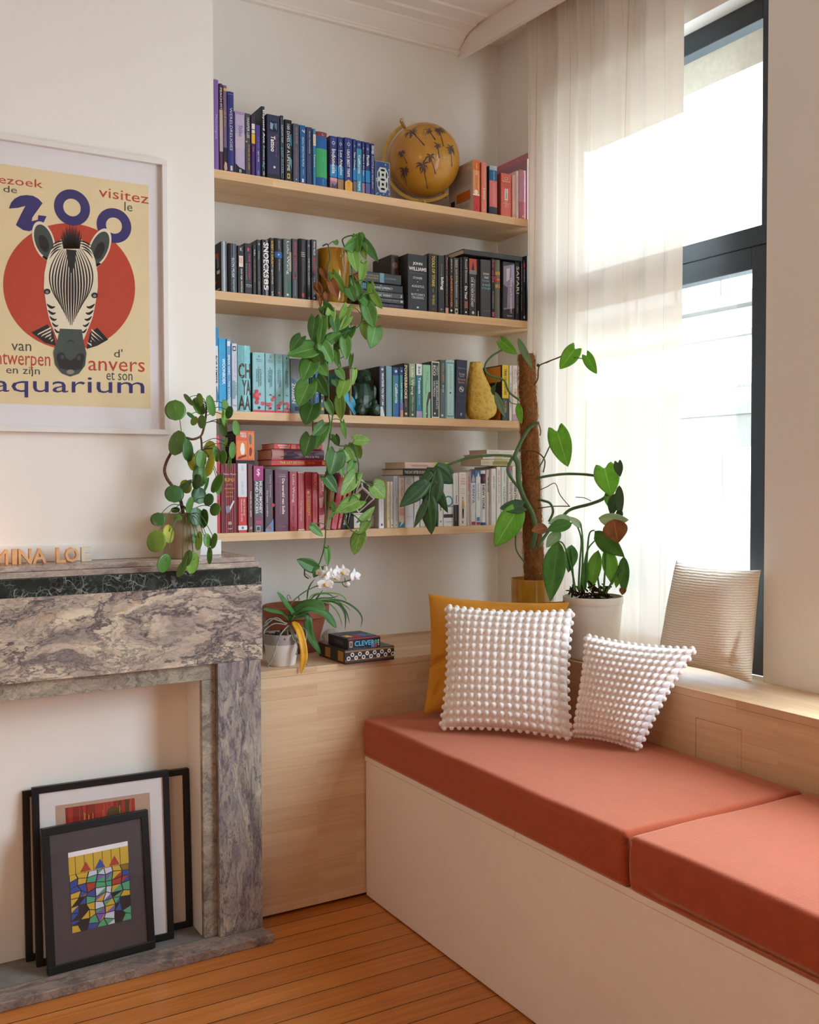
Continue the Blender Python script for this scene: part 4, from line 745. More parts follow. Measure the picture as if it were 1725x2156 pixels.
L('F', 3, 1420, 1478, 202, '#33404a', 'dark slate book with a yellow upper half lettered TRIBE OF MENTORS', [('r', 0, 1, 0, .6, '#e3c435'), ('T', 'TRIBE OF MENTORS', .07, .54, '#23262a', .3, .7), ('t', 'TIMOTHY FERRISS', .64, .86, '#d9c25a', .38, .66), ('s', .01, .12, .02, .3, '#d8922c'), ('s', .01, .12, .33, .55, '#221c18'), ('s', .01, .12, .58, .99, '#b8742a')], side='#221e1c', dy=.003)
L('F', 3, 1483, 1510, 208, '#e0ddd6', 'thin white book beside the yellow and slate one', [('t', 'END', .13, .18, '#3a3a3a', .3, .7), ('t', 'RUSSELL BRAND', .32, .75, '#6a6a6a', .3, .7)])
L('F', 3, 1513, 1557, 208, '#e4dfd8', 'white book with faded pink lettering LIGHTS OUT', [('t', 'LIGHTS OUT IN', .06, .3, '#a8546a', .6, .85), ('t', 'WONDERLAND', .06, .34, '#a8546a', .2, .45), ('T', 'DBC', .42, .56, '#e0a070', .3, .8), ('r', 0, 1, .88, 1, '#c9a0c0')])
L('F', 3, 1560, 1592, 208, '#d9d6ce', 'white book with speckled red lettering, half behind the moss pole', [('t', 'STILLE KRACHT', .1, .8, '#b0604a', .3, .7)])
# ---- lowest shelf
L('G', 4, 101, 158, 127, '#c23a44', 'tall red book at the chimney end of the lowest shelf', [('t', 'CHINESE', .28, .44, '#7c2028', .4, .75), ('t', 'P', .66, .7, '#7c2028', .4, .75), ('c', .5, .06, .3, '#e08a8a'), ('c', .45, .06, .16, '#c23a44')], dy=.005, depth=.22)
L('G', 4, 163, 325, 400, '#9c2f35', 'thick book with dark red curtain stripes and gold lettering', [('r', .0, .05, 0, 1, '#4a1a20'), ('r', .12, .16, 0, 1, '#5a2026'), ('r', .22, .27, 0, 1, '#2e1418'), ('r', .4, .43, 0, 1, '#6d252b'), ('r', .5, .54, 0, 1, '#2e1418'), ('r', .62, .66, 0, 1, '#5a2026'), ('r', .76, .8, 0, 1, '#2e1418'), ('r', .92, 1, 0, 1, '#4a1a20'), ('h', 'Walter Moers', .14, .9, .14, .165, '#d9cfc6'), ('H', 'RUMO', .24, .8, .21, .26, '#d8a23c'), ('h', '& De', .34, .66, .29, .315, '#d8a23c'), ('h', 'wonderen', .22, .8, .345, .37, '#d8a23c'), ('h', 'in het', .34, .7, .4, .425, '#d8a23c'), ('h', 'donker', .3, .76, .46, .485, '#d8a23c'), ('p', [(.4, .68), (.75, .53), (.8, .55), (.5, .7)], '#d9d6d6'), ('p', [(.25, .62), (.5, .6), (.55, .7), (.3, .72)], '#8b7f94'), ('r', .42, .62, .84, .88, '#c9b8b0'), ('h', 'H', .47, .57, .845, .875, '#2e1418'), ('h', 'nijgh', .38, .66, .93, .95, W)], dy=.003)
L('G', 4, 331, 419, 400, '#c6322e', 'red law book with a white upper half', [('r', 0, 1, 0, .485, '#dcdce0'), ('r', 0, 1, .9, .965, '#dfe2e4'), ('c', .5, .932, .14, '#3a8f9c'), ('t', 'ACTUEEL & RECHT', .26, .45, '#a8a8b4', .4, .6), ('T', 'Nieuw Frankrijk', .52, .76, W, .58, .74), ('t', 'Huidenrecht 201/202', .52, .84, '#f0d9d6', .3, .5), ('t', '17 DI', .03, .1, '#8f8fa4', .4, .6)], dy=.004)
L('G', 4, 426, 480, 406, '#6e3834', 'brown maroon paperback with white lettering', [('T', 'Hoepla was een egeltje', .4, .78, '#e2d6d0', .4, .72), ('h', 'AP', .35, .8, .92, .96, W)])
L('G', 4, 486, 582, 424, '#55555c', 'grey music book with a magenta top', [('r', 0, 1, 0, .22, '#a83a7c'), ('H', '$', .3, .65, .04, .16, '#e6cfe0'), ('T', 'MUSIC MONEY', .23, .72, '#efe6ea', .55, .84), ('T', 'AND SUCCESS', .23, .72, '#efe6ea', .16, .45), ('h', 'Dwight', .12, .85, .745, .78, '#c2447c'), ('h', 'Bobbie', .12, .85, .785, .82, '#c2447c'), ('r', .15, .8, .83, .88, '#c2447c'), ('r', .2, .65, .905, .99, '#c9c6c8'), ('r', .26, .59, .917, .978, '#4a4a50')], dy=.003)
L('G', 4, 594, 679, 452, '#4c3440', 'dark plum book with a blue triangle at its foot', [('t', 'Lesley Downer', .1, .46, '#dcd0d4', .55, .75), ('t', 'De laatste concubine', .35, .76, '#dcd0d4', .2, .42), ('c', .95, .58, .22, '#a8323c'), ('p', [(.05, 1), (.05, .96), (1, .8), (1, 1)], '#6c8ab4'), ('c', .5, .94, .18, '#c2503c')], dy=.006)
L('G', 4, 691, 830, 464, '#5a1f36', 'wide wine red book lettered De wereld van Sofie', [('h', 'JOSTEIN', .32, .78, .07, .085, '#d9c6cc'), ('h', 'GAARDER', .28, .8, .095, .115, '#d9c6cc'), ('T', 'De wereld van Sofie', .14, .72, '#e9dde0', .52, .72), ('t', 'Roman over de geschiedenis van de filosofie', .14, .72, '#b88f9c', .34, .44), ('h', 'Houtekiet', .22, .78, .91, .935, '#b88f9c')], dy=.005)
L('G', 4, 837, 916, 478, '#a33343', 'crimson book with a tall white author name on the lowest shelf', [('t', 'Lulu Wang', .05, .52, '#efdfe0', .3, .66), ('t', 'Seringen', .58, .88, '#7c2430', .3, .7), ('c', .5, .95, .1, '#5c1a24')])
L('G', 4, 919, 988, 480, '#b03f45', 'rose red book with white bands at head and foot', [('r', 0, 1, 0, .025, '#c9bfae'), ('r', 0, 1, .975, 1, '#c9bfae'), ('t', 'Khaled Hosseini', .06, .46, '#e39a90', .45, .68), ('t', 'De vliegeraar', .5, .84, '#f0c9c4', .3, .58)])
L('G', 4, 991, 1058, 482, '#b02f33', 'red book with a gold title and a small flower', [('r', .1, .9, .02, .3, '#96272c'), ('c', .45, .35, .2, '#d8b06a'), ('T', 'KEIZERIN', .42, .74, '#d9a44a', .35, .7), ('t', 'UIT HET HUIS', .48, .68, '#d9a44a', .12, .26), ('c', .5, .94, .12, '#5c1a1e')])
L('G', 4, 1061, 1116, 484, '#bb434a', 'lighter red paperback with thin script', [('t', 'Marie Kondo', .04, .36, '#efb9b2', .35, .7), ('t', 'OPGERUIMD', .45, .8, '#8f2d36', .35, .65), ('c', .4, .93, .2, W), ('c', .4, .93, .12, '#bb434a')])
L('G', 4, 1119, 1188, 494, '#9c2432', 'dark red book mottled with white pages, behind the hanging vine', [('r', 0, 1, 0, .02, '#d9d3c9'), ('p', [(.1, .08), (.7, .12), (.6, .4), (.2, .36)], '#c26a70'), ('T', 'gerry', .14, .33, W, .5, .8), ('p', [(.1, .45), (.7, .42), (.6, .6), (.2, .62)], '#d09a9c'), ('T', 'new', .74, .88, W, .1, .4), ('p', [(.3, .75), (.9, .72), (.8, .95), (.2, .98)], '#d5a3a6')])
G4 = [(1192, 1240, 512, '#9a7a56', 'tan book with a dark cap leaning behind the hanging vine', [('r', 0, 1, 0, .09, '#3a3540'), ('c', .5, .3, .2, '#2f2a28'), ('c', .4, .6, .22, '#2f2a28')], 8),
      (1243, 1300, 500, '#c9505a', 'pinkish red book leaning to the right', [('H', 'H', .25, .75, .03, .08, '#f2d9d6'), ('t', 'KLEINE VOGEL', .6, .9, '#a83a44', .3, .65)], 10.5),
      (1303, 1343, 520, '#b32a33', 'deep red book leaning, lettered T. MCCOVER', [('t', 'T. MCCOVER', .06, .42, '#e9b9a4', .3, .68), ('T', 'TASCHEN', .8, .97, '#efd6cf', .3, .66)], 11),
      (1346, 1384, 520, '#a3202a', 'red and black book leaning, with white letters near the foot', [('r', 0, 1, .45, 1, '#2a1518'), ('r', 0, 1, 0, .25, '#c63a24'), ('T', 'ANNA OMIG', .5, .92, W, .3, .85)], 12),
      (1387, 1418, 560, '#201a1c', 'small black book leaning against the red ones', [('t', 'kwetsbaar', .5, .9, W, .3, .65), ('c', .5, .3, .3, '#d9b79a')], 13)]
for a_, c_, tp_, co_, la_, de_, ln_ in G4: L('G', 4, a_, c_, tp_, co_, la_, de_, lean=ln_, ym=1030, dy=.006)
zr = max(on_y(*px('G', q, p), YS+.01).z for q, p in ((594, 452), (691, 464), (837, 478), (1061, 484), (486, 424)))
z = zr+.0006
lying('G', 4, 660, 1200, 435, z, .023, '#b3202a', 'red paperback of the lying pile lettered THE ART OF WAR in gold', [('T', 'THE ART OF WAR', .15, .6, '#e0b94a', .3, .72), ('t', 'SUN TZU', .65, .78, '#e0b94a', .36, .66), ('r', .2, .8, .92, .97, '#d8a83c')], dy=.004, depth=.14); z += .0233
lying('G', 4, 668, 1180, 350, z, .038, '#775064', 'thick mauve hardback of the lying pile with a dark treetop picture', [('r', .0, 1.0, 0, .22, '#b98a86'), ('p', [(.0, .2), (.0, .6), (.45, .5), (.9, .42), (.7, .3), (.3, .16)], '#3f3242'), ('p', [(.1, .2), (.95, .3), (.8, .62), (.1, .62)], '#4f3f52'), ('T', 'Wat is de Wat', .62, .9, '#ece6ea', .2, .44), ('T', 'Dave Eggers', .6, .86, '#3a2d4a', .56, .78)], rounded=.006, dy=.006, depth=.15); z += .0383
lying('G', 4, 688, 1160, 250, z, .022, '#c8332f', 'bright red paperback topmost of the lying pile lettered INVISIBLE WOMEN', [('T', 'INVISIBLE', .08, .32, '#f2e2de', .52, .82), ('T', 'WOMEN', .1, .3, '#f2e2de', .14, .44), ('r', .12, .88, .35, .44, '#e58f86'), ('t', 'CRIADO PEREZ', .48, .84, '#f2d3cf', .34, .58)], dy=.004, depth=.13)
# orange puzzle box standing on the red books
zb = max(on_y(*px('G', q, 400), YS+.01).z for q in (163, 331))
bx0 = on_y(*px('G', 312, 250), YS+.008).x; bx1 = on_y(*px('G', 494, 250), YS+.008).x; bzt = on_y(*px('G', 330, 78), YS+.008).z
ob = thing('game_box', 'orange boxed game with a white robot picture standing on the red books', 'game box', (bx0, YS, zb))
mats = [plain('#d9572c', .35, .4, var=.05), ink('#17161a'), ink('#eeeae6'), ink('#e8873a'), ink('#8c2a26'), ink('#6d7078')]
b = MB(); y0 = YS+.008; b.box(bx0, bx1, y0, y0+.11, zb+.0006, bzt, 0)
def RQ(u0, u1, v0, v1, mi, e=1): b.add([(bx0+(bx1-bx0)*u, y0-.0004*e, bzt+(zb-bzt)*v) for u, v in ((u0, v1), (u1, v1), (u1, v0), (u0, v0))], [(0, 1, 2, 3)], mi)
def PQ(pl, mi, e=1): b.add([(bx0+(bx1-bx0)*u, y0-.0004*e, bzt+(zb-bzt)*v) for u, v in pl], [tuple(range(len(pl)))], mi)
RQ(0, 1, .9, 1, 1); RQ(.05, .6, .3, .85, 3); RQ(.66, .98, .05, .85, 3, .8)
PQ([(.28, .4), (.36, .36), (.44, .42), (.48, .62), (.42, .74), (.28, .72), (.22, .58)], 2, 2); PQ([(.1, .8), (.55, .72), (.57, .78), (.12, .87)], 4, 2.4)
PQ([(.72, .12), (.8, .1), (.86, .2), (.84, .4), (.74, .42), (.7, .25)], 5, 2); PQ([(.72, .52), (.82, .5), (.88, .62), (.8, .78), (.72, .76)], 4, 2)
for s_, v0_, v1_ in (('BRICK', .05, .12), ('VERSE', .13, .2)):
    tv, tf, _a = text_mesh(s_, True); b.add([(bx0+(bx1-bx0)*(.24+.32*p), y0-.0012, bzt+(zb-bzt)*(v1_+(v0_-v1_)*q)) for p, q in tv], tf, 2)
b.add([(bx0-.0004, y0+a, z_) for a, z_ in ((0, zb+.001), (.11, zb+.001), (.11, bzt), (0, bzt))], [(0, 1, 2, 3)], 1)
for i in range(9):
    zz_ = bzt-.012-.0085*i; b.add([(bx0-.0008, y0+a, z_) for a, z_ in ((.02, zz_), (.1-.004*(i % 3), zz_), (.1-.004*(i % 3), zz_-.002), (.02, zz_-.002))], [(0, 1, 2, 3)], 5)
b.build('box_body', mats, ob)
# ---- white books of the lowest shelf
L('H', 4, 327, 375, 473, '#e2e1e6', 'white book with a small violet square, right of the wire prism', [('t', 'a beautiful year', .4, .8, '#b0b0bc', .42, .6), ('r', .38, .7, .9, .95, '#4a479c'), ('s', .02, .15, .06, .08, '#8f8a86')]+[('s', .02, .16, .12+.035*i, .128+.035*i, '#9a948e') for i in range(14)]+[('s', .1, .13, .72, .8, '#3c3a3a')], side='#aea79f', depth=.17, dy=.006)
L('H', 4, 401, 428, 480, '#e3d8b4', 'cream yellow paperback among the white books', [('t', 'HET NIEUWE JIJ', .25, .82, '#5a5240', .35, .65)])
L('H', 4, 431, 455, 480, '#e4e2dc', 'thin white book with a blue title, beside the cream yellow one', [('t', 'WAAROM JOU SOMS TOT TIJD', .06, .82, '#39507c', .3, .65), ('c', .5, .94, .24, '#a84a4a')])
L('H', 4, 458, 500, 428, '#c3ccd2', 'pale blue grey book under the navy lying book', [('t', 'RENATE DORRESTEIN', .05, .38, '#8f9ca8', .3, .6), ('t', 'Mijn zoon heeft', .42, .88, '#5f6f7c', .4, .75), ('h', 'X', .35, .7, .93, .97, '#3f4a54')])
L('H', 4, 504, 555, 431, '#d9d2c6', 'white book with a red script and turquoise foot', [('t', 'Arthur', .06, .4, '#b06a5c', .4, .75), ('t', 'Japin', .45, .7, '#a8504a', .3, .6), ('r', 0, 1, .89, 1, '#2f8fae'), ('p', [(.2, .98), (.5, .84), (.9, .82), (.9, .9)], '#d8e4e6'), ('r', .05, .9, .62, .76, '#cfa39a')])
L('H', 4, 559, 636, 432, '#c9c8c8', 'wide light grey book partly behind the dark split leaf', [('h', 'Frank', .25, .7, .05, .08, '#8d8d92'), ('h', 'Vander', .25, .75, .09, .12, '#8d8d92'), ('h', 'Mast', .25, .6, .13, .16, '#8d8d92'), ('h', 'Uitgeverij', .2, .8, .78, .8, '#8d8d92')])
L('H', 4, 640, 690, 432, '#d9d6d2', 'whitish book behind the stalk of the dark split leaf', [('t', 'De ontdekking', .1, .5, '#77706a', .3, .6)])
L('H', 4, 694, 738, 432, '#cfd0cc', 'pale grey book behind the dark split leaf', [('t', 'HET HUIS', .2, .6, '#5c6a70', .3, .6)])
L('H', 4, 741, 768, 440, '#e0deda', 'thin white book directly behind the dark split leaf', [('T', 'NACHT', .5, .95, '#2f3a54', .3, .7)])
L('H', 4, 771, 834, 430, '#dcd7dc', 'white lilac book framed in grey behind the dark split leaf', [('r', .1, .9, .55, .95, '#efeaf0'), ('h', 'VISSON', .2, .8, .93, .95, '#5a5060')])
L('H', 4, 838, 850, 440, '#3c3b40', 'thin charcoal spine behind the leaf lobes')
L('H', 4, 853, 898, 440, '#e6e4df', 'white book lettered with black slanted capitals behind the leaf', [('T', 'ZITKRAAK', .3, .7, '#22201f', .3, .7), ('c', .5, .9, .16, '#8a8a8a')])
L('H', 4, 901, 984, 430, '#e4e6e4', 'white book with a teal ring and dark stripe', [('c', .5, .5, .5, '#3f93a8'), ('c', .5, .5, .36, '#e4e6e4'), ('r', 0, 1, .76, .83, '#33434e'), ('r', 0, 1, .6, .62, '#7f9aa4'), ('h', 'hoogland', .15, .85, .9, .93, '#5a6a70')])
L('H', 4, 987, 1034, 404, '#e2e0d9', 'white book with a black lower half lettered Respect', [('r', 0, 1, .6, 1, '#35353a'), ('T', 'Respect', .42, .58, '#2a2a2e', .4, .75), ('t', 'TERUG NAAR DE CULTUUR', .05, .4, '#9a948a', .45, .6), ('t', 'VAN KARAKTER', .62, .9, '#8f8f94', .35, .6)])
L('H', 4, 1037, 1107, 398, '#e6e2da', 'white book with a small standing man in a tan jacket', [('h', 'LISTER BLACK', .2, .8, .04, .055, '#5a5650'), ('h', 'GLASS', .2, .8, .1, .13, '#cf5a4c'), ('h', 'OVER HET', .15, .85, .15, .18, '#cf5a4c'), ('h', 'LEVEN', .2, .8, .2, .23, '#cf5a4c'), ('h', 'VAN ALS', .3, .72, .3, .32, '#7a766e'), ('h', 'JE', .42, .6, .34, .36, '#7a766e'), ('h', 'LOSLAAT', .28, .76, .38, .4, '#7a766e'), ('p', [(.4, .52), (.56, .5), (.66, .62), (.6, .68), (.4, .68), (.34, .6)], '#c8a070'), ('p', [(.4, .68), (.6, .68), (.6, .86), (.52, .86), (.5, .74), (.46, .86), (.38, .86)], '#22242c'), ('c', .46, .49, .07, '#b48a72'), ('c', .44, .47, .06, '#2f4a6a'), ('r', .38, .5, .91, .95, '#33312e')], dy=.003)
L('H', 4, 1110, 1135, 396, '#e6e1dc', 'thin white book with red and green lettering', [('T', 'GOOD ENERGY', .08, .36, '#c8443c', .25, .75), ('t', 'Jar Riley', .42, .58, '#5a7a52', .25, .7), ('t', 'Heb nog moed', .65, .88, '#c8443c', .3, .6)])
L('H', 4, 1138, 1185, 381, '#dedfe2', 'white travel book lettered KENYA with a blue animal picture', [('r', 0, 1, 0, .22, '#4e5f8c'), ('p', [(.1, .2), (.5, .06), (.9, .16), (.8, .22)], '#aeb8cc'), ('T', 'KENYA', .27, .6, '#4f86b0', .3, .8), ('r', .1, .9, .93, .99, '#a83a44')])
L('H', 4, 1188, 1230, 383, '#e0e4e6', 'white travel book lettered THAILAND', [('r', 0, 1, 0, .11, '#3c78b4'), ('p', [(.2, .11), (.5, .02), (.8, .11)], '#c9e0ee'), ('t', 'THAILAND', .22, .54, '#5a7a94', .3, .7), ('r', .15, .8, .85, .92, '#3f8fc4'), ('r', .1, .9, .94, .99, '#a83a44')])
L('H', 4, 1233, 1277, 381, '#dfe1e2', 'rounded white travel book lettered NEW YORK with a blue foot', [('r', 0, 1, .06, .24, '#54303c'), ('c', .5, .15, .3, '#a83a4c'), ('T', 'NEW YORK', .27, .72, '#2b2f3a', .3, .78), ('r', 0, 1, .95, 1, '#2f4f94')], rounded=.004)
L('H', 4, 1281, 1310, 375, '#e0dfdc', 'thin white book with small black capitals, right of the rounded travel book', [('T', 'YES WE CAN', .12, .4, '#2a2a2a', .3, .75)])
L('H', 4, 1313, 1367, 365, '#dcdbd9', 'wide plain white book with a small black name', [('T', 'Steve Jobs', .13, .36, '#3a3a3e', .4, .68), ('t', 'de biografie', .38, .6, '#b0b0b0', .4, .6)], dy=.003)
L('H', 4, 1371, 1410, 348, '#dfdcd6', 'white book with red spaced capitals', [('T', 'JAK, JAK, RIGHT HOEK', .06, .64, '#a8443c', .35, .65)])
L('H', 4, 1413, 1465, 348, '#dcdeda', 'white book lettered WILDEV in grey', [('t', 'Olyslaegers', .06, .3, '#7f8a94', .4, .7), ('t', 'WILDEVROUW', .34, .86, '#6f7a80', .3, .7)])
L('H', 4, 1468, 1507, 343, '#d9d6cf', 'white book with a pink patch at the top lettered Leading Change', [('r', .1, .9, 0, .08, '#cf5a8a'), ('r', .3, .8, .08, .16, '#5a8fc0'), ('t', 'Leading Change', .28, .7, '#2a2a2c', .3, .85)])
L('H', 4, 1510, 1560, 343, '#dcdbd4', 'white book lettered EVERYTHING, beside the moss pole', [('T', 'EVERYTHING', .3, .7, '#22272a', .3, .75), ('t', 'uitgeverij', .8, .95, '#8a8a8a', .4, .6)])
L('H', 4, 1563, 1604, 348, '#e0dcd4', 'white book half hidden by the moss pole on the lowest shelf', [('t', 'GESCHIEDENIS', .1, .6, '#5a5650', .3, .7)])
z = max(on_y(*px('H', q, p), YS+.01).z for q, p in ((458, 428), (504, 431), (559, 432), (771, 430)))+.0006
lying('H', 4, 525, 812, 395, z, .027, '#1f2c40', 'navy book lying on white ones, lettered THE DAY AFTER ROSWELL', [('T', 'THE DAY AFTER ROSWELL', .04, .8, '#d9c48a', .28, .72), ('t', 'COL.', .86, .98, '#6f8fae', .4, .7)], dy=.002, rot=6, depth=.15); z += .0275
lying('H', 4, 540, 945, 320, z, .026, '#d8b8a8', 'pale pink paperback with a lime green end lying on the navy book', [('r', 0, 1, .66, 1, '#b4c438'), ('t', 'HET NOODLOT VAN DE ENGELEN', .15, .52, '#a88478', .38, .62), ('c', .5, .88, .22, '#8fa32c')], dy=.004, rot=4, depth=.15)
z = max(on_y(*px('H', q, p), YS+.01).z for q, p in ((1371, 348), (1468, 343), (1281, 375), (1313, 365)))+.0006
lying('H', 4, 1232, 1562, 312, z, .0265, '#cfc9ae', 'khaki and white book lettered THE ADVENTURE BANK lying under two others', [('p', [(.1, .3), (.9, .35), (.9, .7), (.1, .75)], '#a89f5c'), ('t', 'THE ADVENTURE BANK', .3, .74, '#3f3c24', .3, .66), ('t', 'DE LANGE', .06, .2, '#8a8460', .4, .6)], dy=.004, depth=.16); z += .027
lying('H', 4, 1250, 1552, 248, z, .0215, '#d6d2c4', 'middle white book of the lying trio beside the moss pole', [('p', [(.1, .3), (.9, .4), (.9, .6), (.1, .55)], '#c0b88a'), ('t', 'NOOIT MEER', .6, .9, '#7a7458', .3, .6)], dy=.006, depth=.15); z += .022
lying('H', 4, 1285, 1545, 192, z, .019, '#dedad4', 'topmost white book of the lying trio beside the moss pole', [('t', 'MODEL CITIZEN', .08, .4, '#b0aaa2', .35, .62), ('t', 'A SUMMER BOOK', .5, .88, '#b0aaa2', .35, .62)], dy=.008, depth=.14)
# ------------------------------------------------------------------ things on the shelves
def cam_point(px_, py_, d, xmax=None):
    r = _ray(px_, py_); p = CAM + r*d
    if xmax is not None and p.x > xmax: p = CAM + r*(d*xmax/p.x)
    return p
def depth_of(p): return (Vector(p)-CAM).dot(CF)

# globe
gc = on_y(893.5, 338, 3.597); GR = 75.0/F_PX*depth_of(gc)
gl = thing('globe', 'mustard globe printed with dark palms on a brass half ring', 'globe', (gc.x, gc.y, SH[1]))
n = NT('globe_print'); v = n.coord((1, 1, 1), (0, 0, 0), tuple(-gc)); n.color(n.ramp(n.noise(v, 9, 4).outputs[0], [(.3, '#b37d24'), (.7, '#c99640')])); GLOBE_M = n.set(.22, .5)
INK_P = plain('#5c4a48', .35, .4, var=.1); GOLDL = plain('#e0bf78', .25, .5, .6, var=0)
b = MB(); b.lathe([(GR*sin(pi*i/36), -GR*cos(pi*i/36)) for i in range(37)], gc, 64)
hr = (CR-Vector((0, 0, CR.z))).normalized(); hu = Vector((0, 0, 1)); hn = hr.cross(hu)       # local frame facing the room
hn = hn if hn.dot(CAM-gc) > 0 else -hn
def on_globe(a, c, lift=.0006):
    """a, c in -1..1 across the visible face"""
    q = max(0, 1-a*a-c*c); return gc + (hr*a+hu*c+hn*math.sqrt(q)).normalized()*(GR+lift)
def frond(a, c, ang, ln, wd, mi):
    pts = []
    k = 6
    for s in (1, -1):
        rng = range(k+1) if s == 1 else range(k-1, 0, -1)
        for i in rng:
            t = i/k; ww = wd*sin(pi*min(1, t*.9+.08))*s*.5; an = ang-.5*t*t*(1 if cos(ang) > 0 else -1)
            pts.append(on_globe(a+ln*t*cos(an)-ww*sin(an), c+ln*t*sin(an)+ww*cos(an)))
    m = len(pts); cen = on_globe(a+ln*.5*cos(ang), c+ln*.5*sin(ang)); b.add(pts+[cen], [(i, (i+1) % m, m) for i in range(m)], mi)
rg = random.Random(5)
for (a, c, th, cnt, ln) in ((.40, .60, -1.35, 11, .2), (-.35, .52, -.9, 9, .22), (-.62, -.05, -1.1, 8, .13), (.72, .08, -1.5, 9, .17), (-.05, -.42, -1.3, 8, .2), (-.55, -.5, -1.4, 9, .18), (.15, -.2, -1.2, 6, .17), (.1, .55, -1.0, 5, .14), (.35, .1, -1.4, 6, .13)):
    for i in range(cnt): frond(a, c, 2*pi*i/cnt+rg.uniform(-.2, .2), ln*rg.uniform(.7, 1.1), .045, 1)
    tl = [on_globe(a+.5*t*cos(th)*ln/.2, c+.5*t*sin(th)*ln/.2) for t in (0, .3, .6, 1)]
    b.tube(tl, [.0022, .0018, .002, .0028], 5, 1)
for (a0, c0, n_, sp) in ((-.2, .35, 26, .26), (.42, -.18, 26, .22), (.15, .4, 14, .2)):
    for i in range(n_):
        a = a0+rg.uniform(-sp, sp); c = c0+rg.uniform(-sp, sp)*.7; an = rg.choice((rg.uniform(0, .5), rg.uniform(1.2, 2.0))); ln = rg.uniform(.06, .2)
        if a*a+c*c > .7: continue
        b.tube([on_globe(a, c, .0002), on_globe(a+ln*.5*cos(an)+.01, c+ln*.5*sin(an), .0002), on_globe(a+ln*cos(an), c+ln*sin(an), .0002)], .0009, 4, 2)
b.build('globe_ball', [GLOBE_M, INK_P, GOLDL], gl, smooth=.9)
BRASS = plain('#b9974a', .32, .5, .75, var=.1, scale=90)
pt = on_y(846, 259, 3.597); pb = on_y(941, 420, 3.597)
axd = (pt-pb).normalized(); ang0 = math.atan2(axd.dot(hu), axd.dot(hr)); RR = GR*1.085
b = MB(); vs = []; fs = []
N = 44
for i in range(N+1):
    t = ang0-.04+(pi+.08)*i/N; d = hr*cos(t)+hu*sin(t)
    for (r, w_) in ((RR, .0035), (RR+.0135, .0035), (RR+.0135, -.0035), (RR, -.0035)): vs.append(gc+d*r+hn*w_)
for i in range(N):
    for j in range(4): fs.append((i*4+j, (i+1)*4+j, (i+1)*4+(j+1) % 4, i*4+(j+1) % 4))
fs += [(3, 2, 1, 0), (N*4, N*4+1, N*4+2, N*4+3)]
b.add(vs, fs); b.build('brass_ring', BRASS, gl, smooth=.6)
MB().tube([gc+axd*(GR*.98), gc+axd*(GR*1.22)], [.006, .006], 10).lathe([(0, 0), (.006, .001), (.0075, .006), (.005, .012), (0, .013)], gc+axd*(GR*1.2), 10).tube([gc-axd*(GR*.98), gc-axd*(GR*1.2)], [.005, .005], 10).build('axis_pin', BRASS, gl, smooth=.6)
zb_ = SH[1]+.0006; zr_ = gc.z-RR-.013
b = MB().lathe([(0, 0), (.062, 0), (.064, .004), (.060, .008), (.02, .011), (.011, .016), (.010, zr_-zb_+.004), (0, zr_-zb_+.004)], (gc.x+.0, gc.y, zb_), 36); b.build('base', BRASS, gl, smooth=.6)

# blue and white pierced tile
ty = YS+.03; t0 = on_y(*px('A', 1519, 1000), ty); t1 = on_y(*px('A', 1644, 1000), ty); tz = on_y(*px('A', 1519, 832), ty).z
mats = [plain('#c9d3d0', .3, .5, var=.04), plain('#2f4c86', .3, .5, var=.12), plain('#2a2620', .8, .1), plain('#d9e0e0', .3, .5, var=.02)]
b = MB(); b.box(t0.x, t1.x, ty, ty+.03, SH[1]+.0005, tz, 0)
tw = t1.x-t0.x; thh = tz-SH[1]
def TP(u, v, e): return (t0.x+tw*u, ty-.0004*e, tz-thh*v)
def tquad(u0, u1, v0, v1, mi, e): b.add([TP(u0, v1, e), TP(u1, v1, e), TP(u1, v0, e), TP(u0, v0, e)], [(0, 1, 2, 3)], mi)
def tell(u, v, ru, rv, mi, e, n_=20): b.add([TP(u+ru*cos(2*pi*i/n_), v+rv*sin(2*pi*i/n_), e) for i in range(n_)], [tuple(range(n_))], mi)
tquad(.02, .98, .01, .99, 1, 1)
oc = [(.12, .3), (.3, .16), (.7, .16), (.88, .3), (.88, .7), (.7, .84), (.3, .84), (.12, .7)]
b.add([TP(u, v, 3) for u, v in oc], [tuple(range(8))], 0)
rg = random.Random(2)
for i in range(16):
    u, v = rg.choice(((rg.uniform(.06, .94), rg.uniform(.03, .12)), (rg.uniform(.06, .94), rg.uniform(.88, .97)), (rg.uniform(.04, .1), rg.uniform(.1, .9)), (rg.uniform(.9, .96), rg.uniform(.1, .9))))
    tell(u, v, .05, .02, 3, 2); tell(u+.015, v+.004, .032, .012, 1, 2.5)
for vc in (.36, .62):
    for du, dv, ru, rv in ((-.27, 0, .05, .085), (.27, 0, .05, .085)): tell(.5+du, vc+dv, ru, rv, 2, 4)
    tquad(.42, .58, vc-.035, vc+.035, 2, 4)
for vc in (.235, .49, .745): tell(.5, vc, .16, .032, 2, 4)
tag(b.build('pierced_tile', mats), 'blue and white pierced tile standing beside the mustard globe', 'tile')

